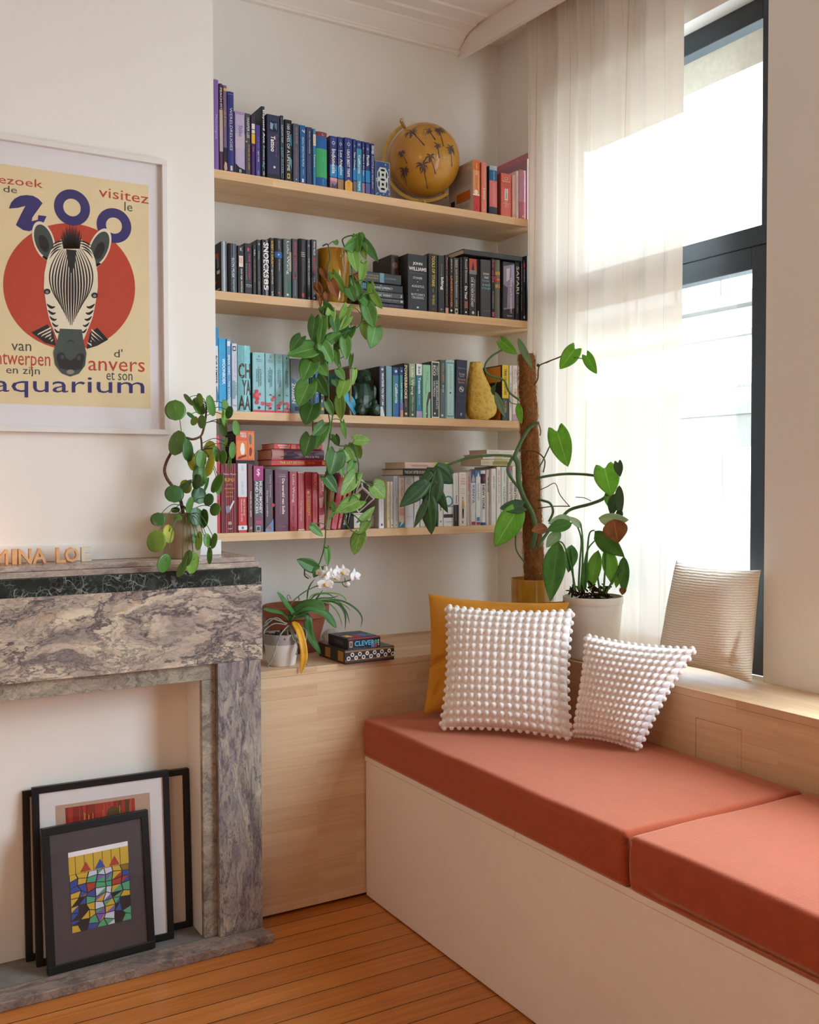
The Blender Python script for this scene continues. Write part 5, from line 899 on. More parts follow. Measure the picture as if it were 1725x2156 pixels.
# kraft book with blue slip, blue card
L('E', 3, 1464, 1492, 480, '#8a6a4e', 'kraft brown book with a blue slip behind the hanging vine', [('t', 'NOTES', .3, .6, '#5a432e', .3, .6), ('s', .1, .2, .1, .32, '#3f9fc0'), ('s', .03, .1, .38, .5, '#3f9fc0')]+[('s', .12, .22, .4+.03*i, .405+.03*i, '#6d5440') for i in range(9)], side='#8f6f56', depth=.24, dy=.01)
cy_ = YS+.004
cq = [on_y(*px('E', x, y), cy_) for x, y in ((1515, 977), (1578, 915), (1478, 742), (1415, 795))]
cq = [p+Vector((0, .012*(i in (2, 3)), 0)) for i, p in enumerate(cq)]
zmin = min(p.z for p in cq); cq = [p+Vector((0, 0, SH[3]+.001-zmin)) for p in cq]
nrm = (cq[1]-cq[0]).cross(cq[3]-cq[0]).normalized()*.0008
b = MB(); b.add([p for p in cq]+[p+nrm for p in cq], [(0, 1, 2, 3), (7, 6, 5, 4), (0, 4, 5, 1), (1, 5, 6, 2), (2, 6, 7, 3), (3, 7, 4, 0)])
fr_ = -1 if nrm.y > 0 else 1
U = (cq[0]-cq[3]); V = (cq[2]-cq[3])
O_ = cq[3]+U*.25+V*.42+Vector((0, -.0012, 0)); tv, tf, _a = text_mesh('LUCKY MORE')
b.add([O_+U*.42*p+V*.16*q for p, q in tv], tf, 1)
ce = cq[3]+U*.8+V*.5+Vector((0, -.0012, 0)); b.add([ce+U*.05*cos(i*.6)+V*.12*sin(i*.6) for i in range(10)], [tuple(range(10))], 1)
tag(b.build('blue_card', [plain('#4fb3d6', .5, .3, var=.02), ink('#27506a')]), 'bright blue paper card tilted against the dark green bear', 'card')

# green faceted bear
bc = on_y(765, 860, YS+.042); bs = 1.0
br_ = MB()
def ell(c, r, rotz=0, n_=14, k=9, mi=0, M=None):
    Mx = Matrix.Translation(Vector(c)) @ (M or Matrix.Identity(4)) @ Matrix.Diagonal((r[0], r[1], r[2], 1))
    br_.lathe([(sin(pi*i/k), -cos(pi*i/k)) for i in range(k+1)], (0, 0, 0), n_, mi, Mx)
X0, Y0, Z0 = bc.x-.006, YS+.042, SH[3]+.001
f_ = (Vector((CAM.x-X0, CAM.y-Y0, 0))).normalized()*.5+Vector((.3, -.6, 0)); f_ = f_.normalized(); s_ = Vector((-f_.y, f_.x, 0))
def BP(s, f, z): return Vector((X0, Y0, Z0))+s_*s+f_*f+Vector((0, 0, z))
ell(BP(0, 0, .066), (.044, .042, .066)); ell(BP(0, -.002, .098), (.038, .036, .045))
ell(BP(0, .006, .150), (.036, .035, .032)); ell(BP(0, .036, .144), (.018, .018, .015))
for q in (-1, 1):
    ell(BP(.026*q, -.004, .178), (.011, .009, .011)); ell(BP(.044*q, .014, .085), (.014, .017, .04), M=Matrix.Rotation(.25*q, 4, 'X')); ell(BP(.036*q, .036, .052), (.013, .013, .014))
    ell(BP(.032*q, .03, .024), (.021, .03, .023)); ell(BP(.034*q, .054, .024), (.018, .010, .0235))
bear = br_.build('bear_figurine', plain('#1f3a2b', .3, .5, var=.15, scale=30))
md = bear.modifiers.new('union', 'REMESH'); md.mode = 'VOXEL'; md.voxel_size = .0035
md = bear.modifiers.new('facets', 'DECIMATE'); md.ratio = .05
tag(bear, 'dark green faceted bear figurine sitting on the third shelf', 'figurine')

# yellow gourd vase
vy = YS+.034; va = {}
prof = [(1140, 1240, 176), (1138, 1240, 205), (1128, 1246, 255), (1122, 1262, 300), (1117, 1290, 360), (1108, 1322, 430), (1100, 1350, 490), (1097, 1368, 550), (1098, 1370, 600), (1108, 1352, 640), (1135, 1310, 668), (1150, 1285, 684)]
b = MB(); vs = []; nn = 48
for (xl, xr, yy_) in prof:
    a = on_y(*px('F', xl, yy_), vy); c = on_y(*px('F', xr, yy_), vy); r = (c.x-a.x)/2*.92
    for j in range(nn): vs.append(Vector(((a.x+c.x)/2+r*cos(2*pi*j/nn), vy+min(r, .055)*sin(2*pi*j/nn), a.z)))
zl = min(v.z for v in vs); vs = [Vector((v.x, v.y, v.z-(zl-SH[3]-.0006)*(1-(v.z-zl)/.16 if v.z-zl < .16 else 0))) for v in vs]
k = len(prof); b.add(vs, [(i*nn+j, (i+1)*nn+j, (i+1)*nn+(j+1) % nn, i*nn+(j+1) % nn) for i in range(k-1) for j in range(nn)]+[tuple((k-1)*nn+j for j in range(nn)), tuple(range(nn-1, -1, -1))])
n = NT('embossed_yellow_glaze'); v = n.coord(); vo = n.new('ShaderNodeTexVoronoi'); vo.inputs['Scale'].default_value = 55; n.link(v, vo.inputs['Vector'])
wv = n.new('ShaderNodeTexVoronoi'); wv.inputs['Scale'].default_value = 120; wv.feature = 'DISTANCE_TO_EDGE'; n.link(v, wv.inputs['Vector'])
hh = n.math('ADD', n.math('MULTIPLY', vo.outputs['Distance'], 1.0), n.math('MULTIPLY', wv.outputs['Distance'], .9))
n.color(n.ramp(vo.outputs['Distance'], [(.05, '#d0a232'), (.55, '#e6c75c')])); n.bump(hh, .7, .006)
o = b.build('gourd_vase', n.set(.3, .5), smooth=pi); sub = o.modifiers.new('smooth', 'SUBSURF'); sub.levels = 1; sub.render_levels = 1
tag(o, 'yellow embossed pear shaped vase between indigo and yellow books', 'vase')

# white wire ornament, small framed card, dark box, on the lowest shelf
WHT = plain('#e9e8e6', .4, .4, var=.01)
oy = YS+.05
def hp(x, y, dy=0): return on_y(*px('H', x, y), oy+dy)
zf = SH[4]
sf = thing('small_picture_frame', 'tiny white card in a thin gold frame below the wire ornament', 'picture frame', hp(200, 870))
a, c = hp(106, 800), hp(296, 800); zt_ = hp(200, 770).z
MB().box(a.x, c.x, oy, oy+.03, zf+.0006, zt_).build('frame', plain('#b99a5c', .35, .5, .5), sf, bevel=.0008)
MB().box(a.x+.003, c.x-.003, oy-.0006, oy+.001, zf+.004, zt_-.003).build('card', plain('#e3e1e4', .6, .2, var=.02), sf)
tag(MB().box(hp(36, 800).x, hp(103, 800).x, oy-.005, oy+.04, zf+.0006, hp(60, 780).z).build('small_box', plain('#1b1a1c', .5, .3), bevel=.001), 'little black box beside the tiny gold framed card', 'box')
po = tag(MB().box(hp(90, 760).x, hp(226, 760).x, oy-.004, oy+.034, zt_+.0006, zt_+.006).build('plate', WHT, bevel=.001), 'flat white plate under the wire ornament', 'plate')
wo = thing('wire_ornament', 'white geometric wire frame standing tilted on the lowest shelf', 'ornament', hp(150, 760))
zsh = Vector((0, 0, zt_+.0095-hp(150, 757).z))
P = {k: hp(*v)+zsh for k, v in {'T': (172, 470, .0), 'M': (180, 540, -.02), 'R': (288, 636, -.04), 'B': (150, 757, .0), 'L': (112, 600, -.02), 'LL': (88, 690, -.02), 'Q': (268, 548, -.005)}.items()}
b = MB()
for s1, s2, r in (('T', 'M', .0045), ('M', 'R', .0055), ('T', 'Q', .0022), ('Q', 'R', .002), ('R', 'B', .003), ('T', 'L', .003), ('L', 'M', .005), ('L', 'LL', .003), ('LL', 'B', .004), ('B', 'Q', .0015)): b.tube([P[s1], P[s2]], r, 6)
b.build('wire_rods', WHT, wo)

# ------------------------------------------------------------------ poster
yp_ = YC-.028
pz0, pz1, pxl, pxr = 1.708, 2.6225, .378, 1.0065
ps = thing('framed_poster', 'large white framed zoo poster with a zebra on a red disc above the mantel', 'poster', ((pxl+pxr)/2, YC, pz0))
tilt = on_y(348, 915, yp_).x-on_y(353, 338, yp_).x
b = MB(); fw = .0175
b.box(pxl, pxr, yp_, YC-.001, pz0, pz0+fw).box(pxl, pxr, yp_, YC-.001, pz1-fw, pz1).box(pxl, pxl+fw, yp_, YC-.001, pz0+fw, pz1-fw).box(pxr-fw, pxr, yp_, YC-.001, pz0+fw, pz1-fw)
b.build('frame', plain('#dcd8d3', .4, .4, var=.015), ps, bevel=.0012)
ym_ = YC-.010
MB().box(pxl+fw, pxr-fw, ym_, YC-.002, pz0+fw, pz1-fw).build('mount', plain('#e4e1e2', .7, .2, var=.01), ps)
ypr = ym_-.0006
cols = ['#e6d3a6', '#bd4630', '#37336f', '#454f4b', '#222327', '#e8dcc0', '#8c8a84', '#dfd0a8']
pm = []
for i, c in enumerate(cols):
    nn_ = NT('poster_ink_%d' % i); nz = nn_.noise(nn_.coord(), 9, 4); cc = lin(c)
    nn_.color(nn_.ramp(nz.outputs[0], [(.3, tuple(x*.93 for x in cc)), (.7, cc)])); pm.append(nn_.set(.6, .2))
b = MB()
def pp(x, y, e): q = on_y(x, y, ypr); return Vector((q.x, ypr-.0003*e, q.z))
xr_ = .5*(on_y(319, 392, ypr).x+on_y(311, 860, ypr).x); zt_ = on_y(319, 392, ypr).z+.001; zb_ = on_y(311, 860, ypr).z
pcx = on_y(148, 600, ypr).x; xl_ = 2*pcx-xr_
b.box(xl_, xr_, ypr, ym_-.00005, zb_, zt_, 0)
def poly(pts, mi, e): b.add([pp(x, y, e) for x, y in pts], [tuple(range(len(pts)))], mi)
def fan(pts, c, mi, e): m = len(pts); b.add([pp(x, y, e) for x, y in pts]+[pp(*c, e)], [(i, (i+1) % m, m) for i in range(m)], mi)
def ellp(cx, cy, rx, ry, mi, e, n_=40, sl=0): fan([(cx+rx*cos(2*pi*i/n_), cy+ry*sin(2*pi*i/n_)+sl*cos(2*pi*i/n_)*rx) for i in range(n_)], (cx, cy), mi, e)
def ptext(s, x0, x1, yt, yb, mi, slope=0.0, e=1.6, bold=False):
    tv, tf, _a = text_mesh(s, bold); b.add([pp(x0+(x1-x0)*p, yb+(yt-yb)*q+slope*(x1-x0)*p, e) for p, q in tv], tf, mi)
def z(x, y): return (x/3.0796, 250+y/3.0796)         # survey of the print, in its own close-up coordinates
ellp(145.5, 603, 139, 133, 1, 1, 64, .03)
def ring(cx, cy, r, ri, mi, e, sl=.12):
    n_ = 40; b.add([pp(cx+q*cos(2*pi*i/n_), cy+q*sin(2*pi*i/n_)+sl*q*cos(2*pi*i/n_), e) for i in range(n_) for q in (r, ri)], [(2*i, 2*i+1, (2*i+3) % (2*n_), (2*i+2) % (2*n_)) for i in range(n_)], mi)
ring(151.6, 437, 38, 18.5, 2, 2); ring(240, 475, 36.5, 17, 2, 2)
Zs = [[(58, 583), (72, 545), (95, 518), (118, 578)], [(95, 518), (130, 500), (165, 565), (118, 578)], [(130, 500), (170, 495), (215, 500), (165, 565)], [(215, 500), (250, 520), (276, 548), (165, 565)], [(165, 565), (276, 548), (210, 640), (135, 622)], [(135, 622), (210, 640), (205, 665), (103, 690)], [(103, 690), (205, 665), (190, 730), (150, 722)], [(205, 665), (245, 655), (275, 690), (190, 730)], [(245, 655), (248, 625), (302, 632), (275, 690)]]
for q in Zs: poly([z(*a) for a in q], 2, 2)
ptext('bezoek', -22, 90, 366, 383, 1, .12); ptext('de', 7, 36, 390, 404, 3, .12); ptext('visitez', 208, 313, 394, 414, 1, .15); ptext('le', 262, 279, 425, 444, 3, .1)
ptext('van', 24, 66, 723, 738, 3, .04); ptext('antwerpen', -22, 106, 742, 776, 1, .04); ptext('en zijn', 13, 84, 771, 791, 3, .04)
ptext("d'", 240, 258, 735, 752, 3, .03); ptext('anvers', 186, 305, 759, 780, 1, .03); ptext('et son', 224, 279, 783, 800, 3, .03); ptext('aquarium', -14, 304, 792, 836, 2, .012)
# plain zebra head, drawn from simple shapes
cx0 = 152
hw = [(505, 22), (520, 40), (545, 50), (575, 56), (605, 57), (640, 52), (670, 46), (700, 34), (715, 28)]
def half(y):
    for (a, wa), (c, wc) in zip(hw, hw[1:]):
        if a <= y <= c: return wa+(wc-wa)*(y-a)/(c-a)
    return hw[-1][1]
def cxx(y): return 150+(y-500)*-.008
poly([(66, 700), (100, 683), (112, 700), (118, 728), (95, 722)], 4, 2.5); poly([(228, 715), (205, 690), (190, 700), (182, 735), (205, 728)], 4, 2.5)
for k_ in range(5):
    poly([(78+k_*8, 706+k_*3), (81+k_*8, 702+k_*3), (108, 688+k_*7), (107, 692+k_*7)], 5, 2.8); poly([(218-k_*8, 716+k_*2), (214-k_*8, 712+k_*2), (192, 692+k_*8), (193, 697+k_*8)], 5, 2.8)
for s_, (ex, ey, tx) in ((-1, (92, 507, -.28)), (1, (209, 522, .34))):
    def ear(k_): return [(ex+k_*24*cos(t)*.95+tx*k_*34*sin(t)*-1, ey+k_*41*sin(t)) for t in [2*pi*i/26 for i in range(26)]]
    fan(ear(1.0), (ex, ey), 5, 3); fan(ear(.84), (ex, ey), 3, 3.4); fan([(x, y+6) for x, y in ear(.45)], (ex, ey+6), 4, 3.7)
    poly([(ex-s_*6, ey+26), (ex-s_*30, ey+52), (ex-s_*10, ey+44), (ex+s_*4, ey+34)], 5, 3)
ys_ = [505+i*10 for i in range(22)]
left = [(cxx(y)-half(y), y) for y in ys_]; right = [(cxx(y)+half(y), y) for y in ys_]
for i in range(len(ys_)-1): poly([left[i], left[i+1], right[i+1], right[i]], 5, 3.9)
def stripe(f, mi=4, e=5, wdt=3.2, t0=0.0, t1=1.0, n_=16):
    pts = []; other = []
    for i in range(n_+1):
        t = t0+(t1-t0)*i/n_; x, y = f(t); x2, y2 = f(min(1.02, t+.01)); dx, dy = x2-x, y2-y; l_ = math.hypot(dx, dy) or 1
        w_ = wdt*(.25+.75*sin(pi*i/n_)); pts.append((x-dy/l_*w_/2, y+dx/l_*w_/2)); other.append((x+dy/l_*w_/2, y-dx/l_*w_/2))
    for i in range(n_): poly([pts[i], pts[i+1], other[i+1], other[i]], mi, e)
for s_ in (-1, 1):
    for k_ in range(8):                                    # long nested stripes running down to the muzzle
        fr = (k_+.5)/8.6
        stripe(lambda t, fr=fr, s_=s_: (cxx(540)+s_*fr*(8+44*math.sin(pi*min(1, .08+.80*t))**.8), 538-18*fr+t*(150-38*fr)), wdt=4.6-.25*k_, e=5)
    for k_ in range(5):                                    # short hooks on the cheeks, outside the nested ones
        y0_ = 640+k_*13
        stripe(lambda t, y0_=y0_, s_=s_: (cxx(y0_)+s_*(half(min(y0_+8, 714))*(1.0-.34*t)), y0_+9*sin(t*2.2)-2*t), wdt=6.0-.4*k_, e=5.2, n_=8)
    for k_ in range(4):                                    # brow arcs between the ears
        stripe(lambda t, s_=s_, k_=k_: (cxx(510)+s_*(14+k_*3+(28-k_*2)*t), 507+k_*6+(10+k_*3)*t*t), wdt=3.2, e=5.1, n_=9)
    ellp(cxx(618)+s_*50, 618+s_*4, 7, 6, 4, 6); ellp(cxx(618)+s_*50, 619+s_*4, 3.4, 3, 6, 6.3)
for k_ in range(13):
    a_ = -1.0+2.0*k_/12; poly([(150+a_*14-3, 524), (150+a_*22, 486-10*cos(a_*2.2)-(k_ % 2)*7), (150+a_*14+4, 524)], 4, 5.5)
poly([(139, 525), (161, 527), (157, 560), (150, 576), (144, 560)], 4, 5.6)
fan([(126, 692), (172, 694), (176, 722), (182, 744), (179, 770), (166, 787), (148, 793), (130, 786), (116, 768), (112, 742), (120, 720)], (148, 745), 3, 6)
fan([(118, 752), (132, 748), (148, 760), (163, 750), (178, 755), (172, 776), (148, 782), (124, 774)], (148, 766), 4, 6.4)
ellp(128, 750, 9, 8, 4, 6.8); ellp(169, 752, 9, 8, 4, 6.8); ellp(131, 752, 4, 5, 3, 7); ellp(166, 754, 4, 5, 3, 7); ellp(148, 783, 8, 5, 6, 6.9)
stripe(lambda t: (139+18*t, 724-7*sin(pi*t)), 4, 6.8, 2.2)
b.v = [(min(max(v_[0], xl_), xr_+1e-4), v_[1], v_[2]) for v_ in b.v]
b.build('print', pm, ps)
MB().box(pxl+fw, pxr-fw, ym_-.0085, ym_-.0065, pz0+fw, pz1-fw).build('glazing', thin_glass('picture_glass'), ps)

# ------------------------------------------------------------------ wooden letters on the mantel
ZS = 1.2957
LW = plain('#d9a673', .5, .3, var=.1, scale=30); LW_LESS_LIT = plain('#d8cdb4', .6, .25, var=.06, scale=30)  # second tone is paler: weaker lamplight on the E, put into its colour
def solid_letter(ch, x0, x1, ht, yb, label, m):
    vs, fs, _a = text_mesh(ch, ch != 'M'); yl = yb; d = .022
    b = MB(); n_ = len(vs)
    P0 = [(x0+(x1-x0)*p, yl, ZS+.0004+ht*q) for p, q in vs]; P1 = [(p[0], yl+d, p[2]) for p in P0]
    from collections import Counter
    ec = Counter()
    for f in fs:
        for i in range(len(f)): ec[tuple(sorted((f[i], f[(i+1) % len(f)])))] += 1
    b.add(P0+P1, [tuple(f) for f in fs]+[tuple(i+n_ for i in reversed(f)) for f in fs]+[(e_[0], e_[1], e_[1]+n_, e_[0]+n_) for e_, k_ in ec.items() if k_ == 1])
    tag(b.build('wooden_letter', m), label, 'letter', 'wooden letters on the mantel')
for ch, xa, xb, lb in (('M', -16, 17, 'pale wooden letter M on the mantel, cut by the left edge'), ('I', 26, 36, 'pale wooden letter I on the mantel'), ('N', 39, 67, 'pale wooden letter N on the mantel'), ('A', 69, 98, 'pale wooden letter A on the mantel'), ('L', 119, 139, 'pale wooden letter L on the mantel'), ('O', 137, 166, 'pale wooden letter O on the mantel')):
    solid_letter(ch, on_y(xa, 1170, 3.262).x, on_y(xb, 1170, 3.262).x, .047, 3.262-(.004 if ch == 'O' else 0), lb, LW)
solid_letter('E', on_y(172, 1170, 3.27).x, on_y(193, 1170, 3.27).x, .045, 3.27, 'wooden letter E at the right end, coloured paler as if less lit', LW_LESS_LIT)

# ------------------------------------------------------------------ frames leaning in the fireplace
ZH = .0306
def leaning_frame(bl, br, ytop, ztop, fwid, thick, name, label, mount, art=None, group='black picture frames leaning in the fireplace'):
    """bl/br: bottom corners of the front face on the hearth; the top leans back to depth ytop, height ztop"""
    bl = Vector(bl); br = Vector(br); U = br-bl; wdt = U.length; U = U/wdt
    back = Vector((-U.y, U.x, 0)); 
    if back.y < 0: back = -back
    dy = ytop-(bl.y+br.y)/2; V = (back*dy+Vector((0, 0, ztop-ZH))); ht = V.length; V = V/ht
    Nn = U.cross(V); Nn = Nn if Nn.y > 0 else -Nn            # into the wall
    lift = max(0, -Nn.z*thick)+.0005
    O = Vector((bl.x, bl.y, ZH+lift))
    Mx = Matrix((( *[U.x, Nn.x, V.x], O.x), (*[U.y, Nn.y, V.y], O.y), (*[U.z, Nn.z, V.z], O.z), (0, 0, 0, 1)))
    t = thing(name, label, 'picture frame', O, group)
    b = MB(); f = fwid
    for q in ((0, wdt, 0, f), (0, wdt, ht-f, ht), (0, f, f, ht-f), (wdt-f, wdt, f, ht-f)): b.box(q[0], q[1], 0, thick, q[2], q[3], 0, Mx)
    b.build('frame', BLACK, t, bevel=.0015)
    MB().box(f, wdt-f, .006, thick-.002, f, ht-f, 0, Mx).build('mount', plain(mount, .7, .2, var=.02), t)
    if art: art(t, Mx, wdt, ht, f)
    MB().box(f, wdt-f, .002, .0032, f, ht-f, 0, Mx).build('glazing', GLASS, t)
    return t
def abstract_art(t, Mx, w_, h_, f):
    """plain generic colour shapes, standing for the print in the small frame"""
    u0, u1, v0, v1 = w_*.23, w_*.79, h_*.24, h_*.80
    cs = ['#c9a83a', '#23242a', '#a83f30', '#2f4f9a', '#4fa377', '#c9cfe0', '#7a5fa8', '#e6e4e6', '#8a6a2c']
    mats = [ink(c) for c in cs]; b = MB()
    def A(u, v, e): return Mx @ Vector((u0+(u1-u0)*u, .0057-.0002*e, v0+(v1-v0)*v))
    def pl(pts, mi, e): b.add([A(u, v, e) for u, v in pts], [tuple(range(len(pts)))], mi)
    pl([(0, 0), (1, 0), (1, .94), (0, .94)], 0, 0); pl([(0, .94), (1, .94), (1, 1), (0, 1)], 7, 0)
    for k in range(6): pl([(.1+.15*k, .5), (.115+.15*k, .5), (.115+.15*k, .94), (.1+.15*k, .94)], 8, .5)
    # loose mosaic of jittered facets, colours drifting from green and white in the middle to dark below
    rr = random.Random(12); nx_, ny_ = 7, 9
    gp = [[(min(1, max(0, (i+rr.uniform(-.3, .3)*(0 < i < nx_))/nx_)), .72*min(1, max(0, (j+rr.uniform(-.3, .3)*(0 < j < ny_))/ny_))) for i in range(nx_+1)] for j in range(ny_+1)]
    for j in range(ny_):
        for i in range(nx_):
            q = [gp[j][i], gp[j][i+1], gp[j+1][i+1], gp[j+1][i]]; cxm = sum(a[0] for a in q)/4; cym = sum(a[1] for a in q)/4; mid_ = abs(cxm-.55)
            pool = (4, 5, 5, 4, 6, 0) if mid_ < .2 else (1, 1, 4, 3, 0) if cym < .45 else (0, 2, 3, 0, 8)
            pl(q, 1, 1); sh_ = [(cxm+(a[0]-cxm)*.88, cym+(a[1]-cym)*.88) for a in q]
            if rr.random() < .5: pl(sh_[:3], rr.choice(pool), 2); pl([sh_[0], sh_[2], sh_[3]], rr.choice(pool), 2)
            else: pl(sh_, rr.choice(pool), 2)
    for k in range(3): pl([(.18+.24*k, .73), (.36+.24*k, .73), (.28+.24*k, .85)], (2, 3, 2)[k], 1.5)
    b.v = [tuple(v) for v in b.v]; b.build('print', mats, t)
def stripes_art(t, Mx, w_, h_, f):
    u0, u1, v0, v1 = w_*.16, w_*.85, h_*.2, h_*.88
    cs = ['#b99a86', '#a8342a', '#5a4322', '#c98f3a', '#8c2a22', '#3b2c1c']; mats = [ink(c) for c in cs]; b = MB()
    def A(u, v, e): return Mx @ Vector((u0+(u1-u0)*u, .0057-.0002*e, v0+(v1-v0)*v))
    def pl(pts, mi, e): b.add([A(u, v, e) for u, v in pts], [tuple(range(len(pts)))], mi)
    pl([(0, 0), (1, 0), (1, 1), (0, 1)], 0, 0)
    rr = random.Random(8); x = .1
    while x < .82:
        wd = rr.uniform(.02, .055); c = rr.choice((1, 1, 2, 4, 1, 5)); pl([(x+.02, .3), (x+wd+.015, .3), (x+wd, .97), (x, .97)], c, 1)
        for q in range(3):
            yy = rr.uniform(.4, .9); pl([(x+wd*.3, yy-.05), (x+wd*.5, yy-.06), (x+wd*.6, yy+.05), (x+wd*.4, yy+.06)], 3, 1.6)
        x += wd*rr.uniform(.8, 1.1)
    pl([(.6+.07*cos(2*pi*i/20), .86+.07*sin(2*pi*i/20)) for i in range(20)], 2, 2)
    b.v = [tuple(v) for v in b.v]; b.build('print', mats, t)
def ht_of(px_, py_, y): return on_y(px_, py_, y).z
C0 = on_z(411, 1950, ZH); 
leaning_frame((.523, 3.299, ZH), (1.058, 3.279, ZH), 3.318, ht_of(397, 1617, 3.315), .021, .020, 'picture_frame', 'rear black picture frame with bare cream mount, its right side sticking out', '#d9cfc2')
B1 = on_z(368, 1978, ZH)
leaning_frame((.545, 3.246, ZH), (B1.x, B1.y+.004, ZH), 3.286, ht_of(345, 1622, 3.285), .021, .022, 'picture_frame', 'large black picture frame with a red striped print, behind the small one', '#dcd9d8', stripes_art)
A0 = on_z(102, 2058, ZH); A1 = on_z(328, 1998, ZH)
leaning_frame((A0.x, A0.y+.001, ZH), (A1.x, A1.y+.001, ZH), 3.236, ht_of(200, 1728, 3.234), .0235, .022, 'picture_frame', 'small black picture frame in front, with dark grey mount and colourful print', '#4b464a', abstract_art)

# ------------------------------------------------------------------ boxed games on the ledge
def oriented_box(fl, fr, deep, h, z0):
    """front edge fl->fr on height z0, depth to the back"""
    fl = Vector(fl); fr = Vector(fr); U = (fr-fl); w_ = U.length; U /= w_; N_ = Vector((-U.y, U.x, 0)); N_ = N_ if N_.y > 0 else -N_
    return Matrix(((U.x, N_.x, 0, fl.x), (U.y, N_.y, 0, fl.y), (0, 0, 1, z0), (0, 0, 0, 1))), w_
def gb(x, y): return (540+x/4.7917, 1140+y/4.7917)
Z1 = ZT+.0006
fl_ = on_z(*gb(895, 1243), Z1); fr_2 = on_z(*gb(1390, 1190), Z1); bl_ = on_z(*gb(655, 1150), Z1)
M1, w1 = oriented_box((fl_.x, fl_.y, 0), (fr_2.x, fr_2.y, 0), 0, 0, Z1)
dp1 = min(.28, (Vector((bl_.x-fl_.x, bl_.y-fl_.y, 0))).length); h1 = on_y(*gb(895, 1100), fl_.y).z-Z1
t = thing('game_box', 'wide dark board game box lying below the smaller one', 'game box', fl_, 'boxed games on the ledge')
mats = [plain('#2b2320', .3, .45, var=.1), ink('#dcd8d4'), ink('#3f3450'), ink('#a8772c'), ink('#4a3c34'), ink('#8a6a44')]
b = MB().box(0, w1, 0, dp1, 0, h1, 0, M1)
def fq(u0, u1, v0, v1, mi, e=1): b.add([M1 @ Vector((w1*u, -.0004*e, h1*v)) for u, v in ((u0, v0), (u1, v0), (u1, v1), (u0, v1))], [(0, 1, 2, 3)], mi)
fq(0, 1, .82, .95, 5); fq(0, 1, .12, .2, 4); fq(0, 1, .22, .3, 5)
for i in range(13):
    u = .07+.075*i; v = .64 if i % 2 else .40; rr_ = .0078
    for r_, mi, e in ((rr_, 1, 2), (rr_*.55, (2, 4, 3)[i % 3], 2.5)): b.add([M1 @ Vector((w1*u+r_*cos(q*.4488), -.0004*e, h1*(v+.04*(i/13))+r_*sin(q*.4488))) for q in range(14)], [tuple(range(14))], mi)
for (a0, a1, mi) in ((.55, .75, 3), (.06, .26, 3)): b.add([M1 @ Vector((-.0004, dp1*q, h1*v)) for q, v in ((a0, .15), (a0, .85), (a1, .85), (a1, .15))], [(0, 1, 2, 3)], mi)
tv, tf, _a = text_mesh('QUIET', False); b.add([M1 @ Vector((-.0008, dp1*(.52-.22*p), h1*(.35+.3*q))) for p, q in tv], tf, 4)
b.build('box_body', mats, t)
Z2 = Z1+h1+.0006
fl_ = on_z(*gb(925, 1088), Z2); fr_2 = on_z(*gb(1250, 1055), Z2); bl_ = on_z(*gb(760, 1000), Z2)
M2, w2 = oriented_box((fl_.x, fl_.y, 0), (fr_2.x, fr_2.y, 0), 0, 0, Z2)
dp2 = min(.16, Vector((bl_.x-fl_.x, bl_.y-fl_.y, 0)).length); h2 = on_y(*gb(925, 985), fl_.y).z-Z2
t = thing('game_box', 'small black boxed game lettered CLEVER on the wide box', 'game box', fl_, 'boxed games on the ledge')
mats = [plain('#17161c', .3, .45, var=.05), ink('#5ab6dc'), ink('#a83440'), ink('#b98a5c'), ink('#3f8f5a'), ink('#3f78b8'), ink('#d9b43a'), ink('#c9c6cc'), ink('#4a3f78'), ink('#5c6478')]
b = MB().box(0, w2, 0, dp2, 0, h2, 0, M2)
def f2(u0, u1, v0, v1, mi, e=1): b.add([M2 @ Vector((w2*u, -.0004*e, h2*v)) for u, v in ((u0, v0), (u1, v0), (u1, v1), (u0, v1))], [(0, 1, 2, 3)], mi)
def letter2(s, u0, u1, v0, v1, mi):
    tv, tf, _a = text_mesh(s, True); b.add([M2 @ Vector((w2*(u0+(u1-u0)*p), -.0009, h2*(v0+(v1-v0)*q))) for p, q in tv], tf, mi)
f2(0, 1, .92, 1, 2); f2(.04, .14, .12, .75, 3); f2(.065, .115, .25, .6, 8, 2); letter2('CLEVER', .2, .82, .22, .72, 1)
for i, (u, v, mi) in enumerate(((.86, .5, 4), (.77, .14, 5), (.84, .16, 2), (.94, .62, 7), (.94, .4, 7), (.94, .2, 7))): b.add([M2 @ Vector((w2*u+(.008 if i < 3 else .003)*cos(q*.5236), -.0012, h2*v+(.008 if i < 3 else .003)*sin(q*.5236))) for q in range(12)], [tuple(range(12))], mi)
def tp(u0, u1, a0, a1, mi, e=1): b.add([M2 @ Vector((w2*u, dp2*a, h2+.0003*e)) for u, a in ((u0, a0), (u1, a0), (u1, a1), (u0, a1))], [(0, 1, 2, 3)], mi)
tp(.05, .95, .1, .6, 8); tp(.1, .3, .2, .5, 6, 2); tp(.35, .55, .15, .5, 2, 2); tp(.6, .75, .2, .55, 5, 2); tp(.78, .95, .2, .5, 4, 2); tp(0, 1, 0, .06, 2, 2)
tv, tf, _a = text_mesh('CLEVER', True); b.add([M2 @ Vector((w2*(.08+.84*p), dp2*(.7+.2*q), h2+.0006)) for p, q in tv], tf, 9)
b.add([], [], 0); b.add([M2 @ Vector((-.0006, dp2*(.7-.5*p), h2*(.3+.35*q))) for p, q in tv], tf, 9)
b.build('box_body', mats, t)

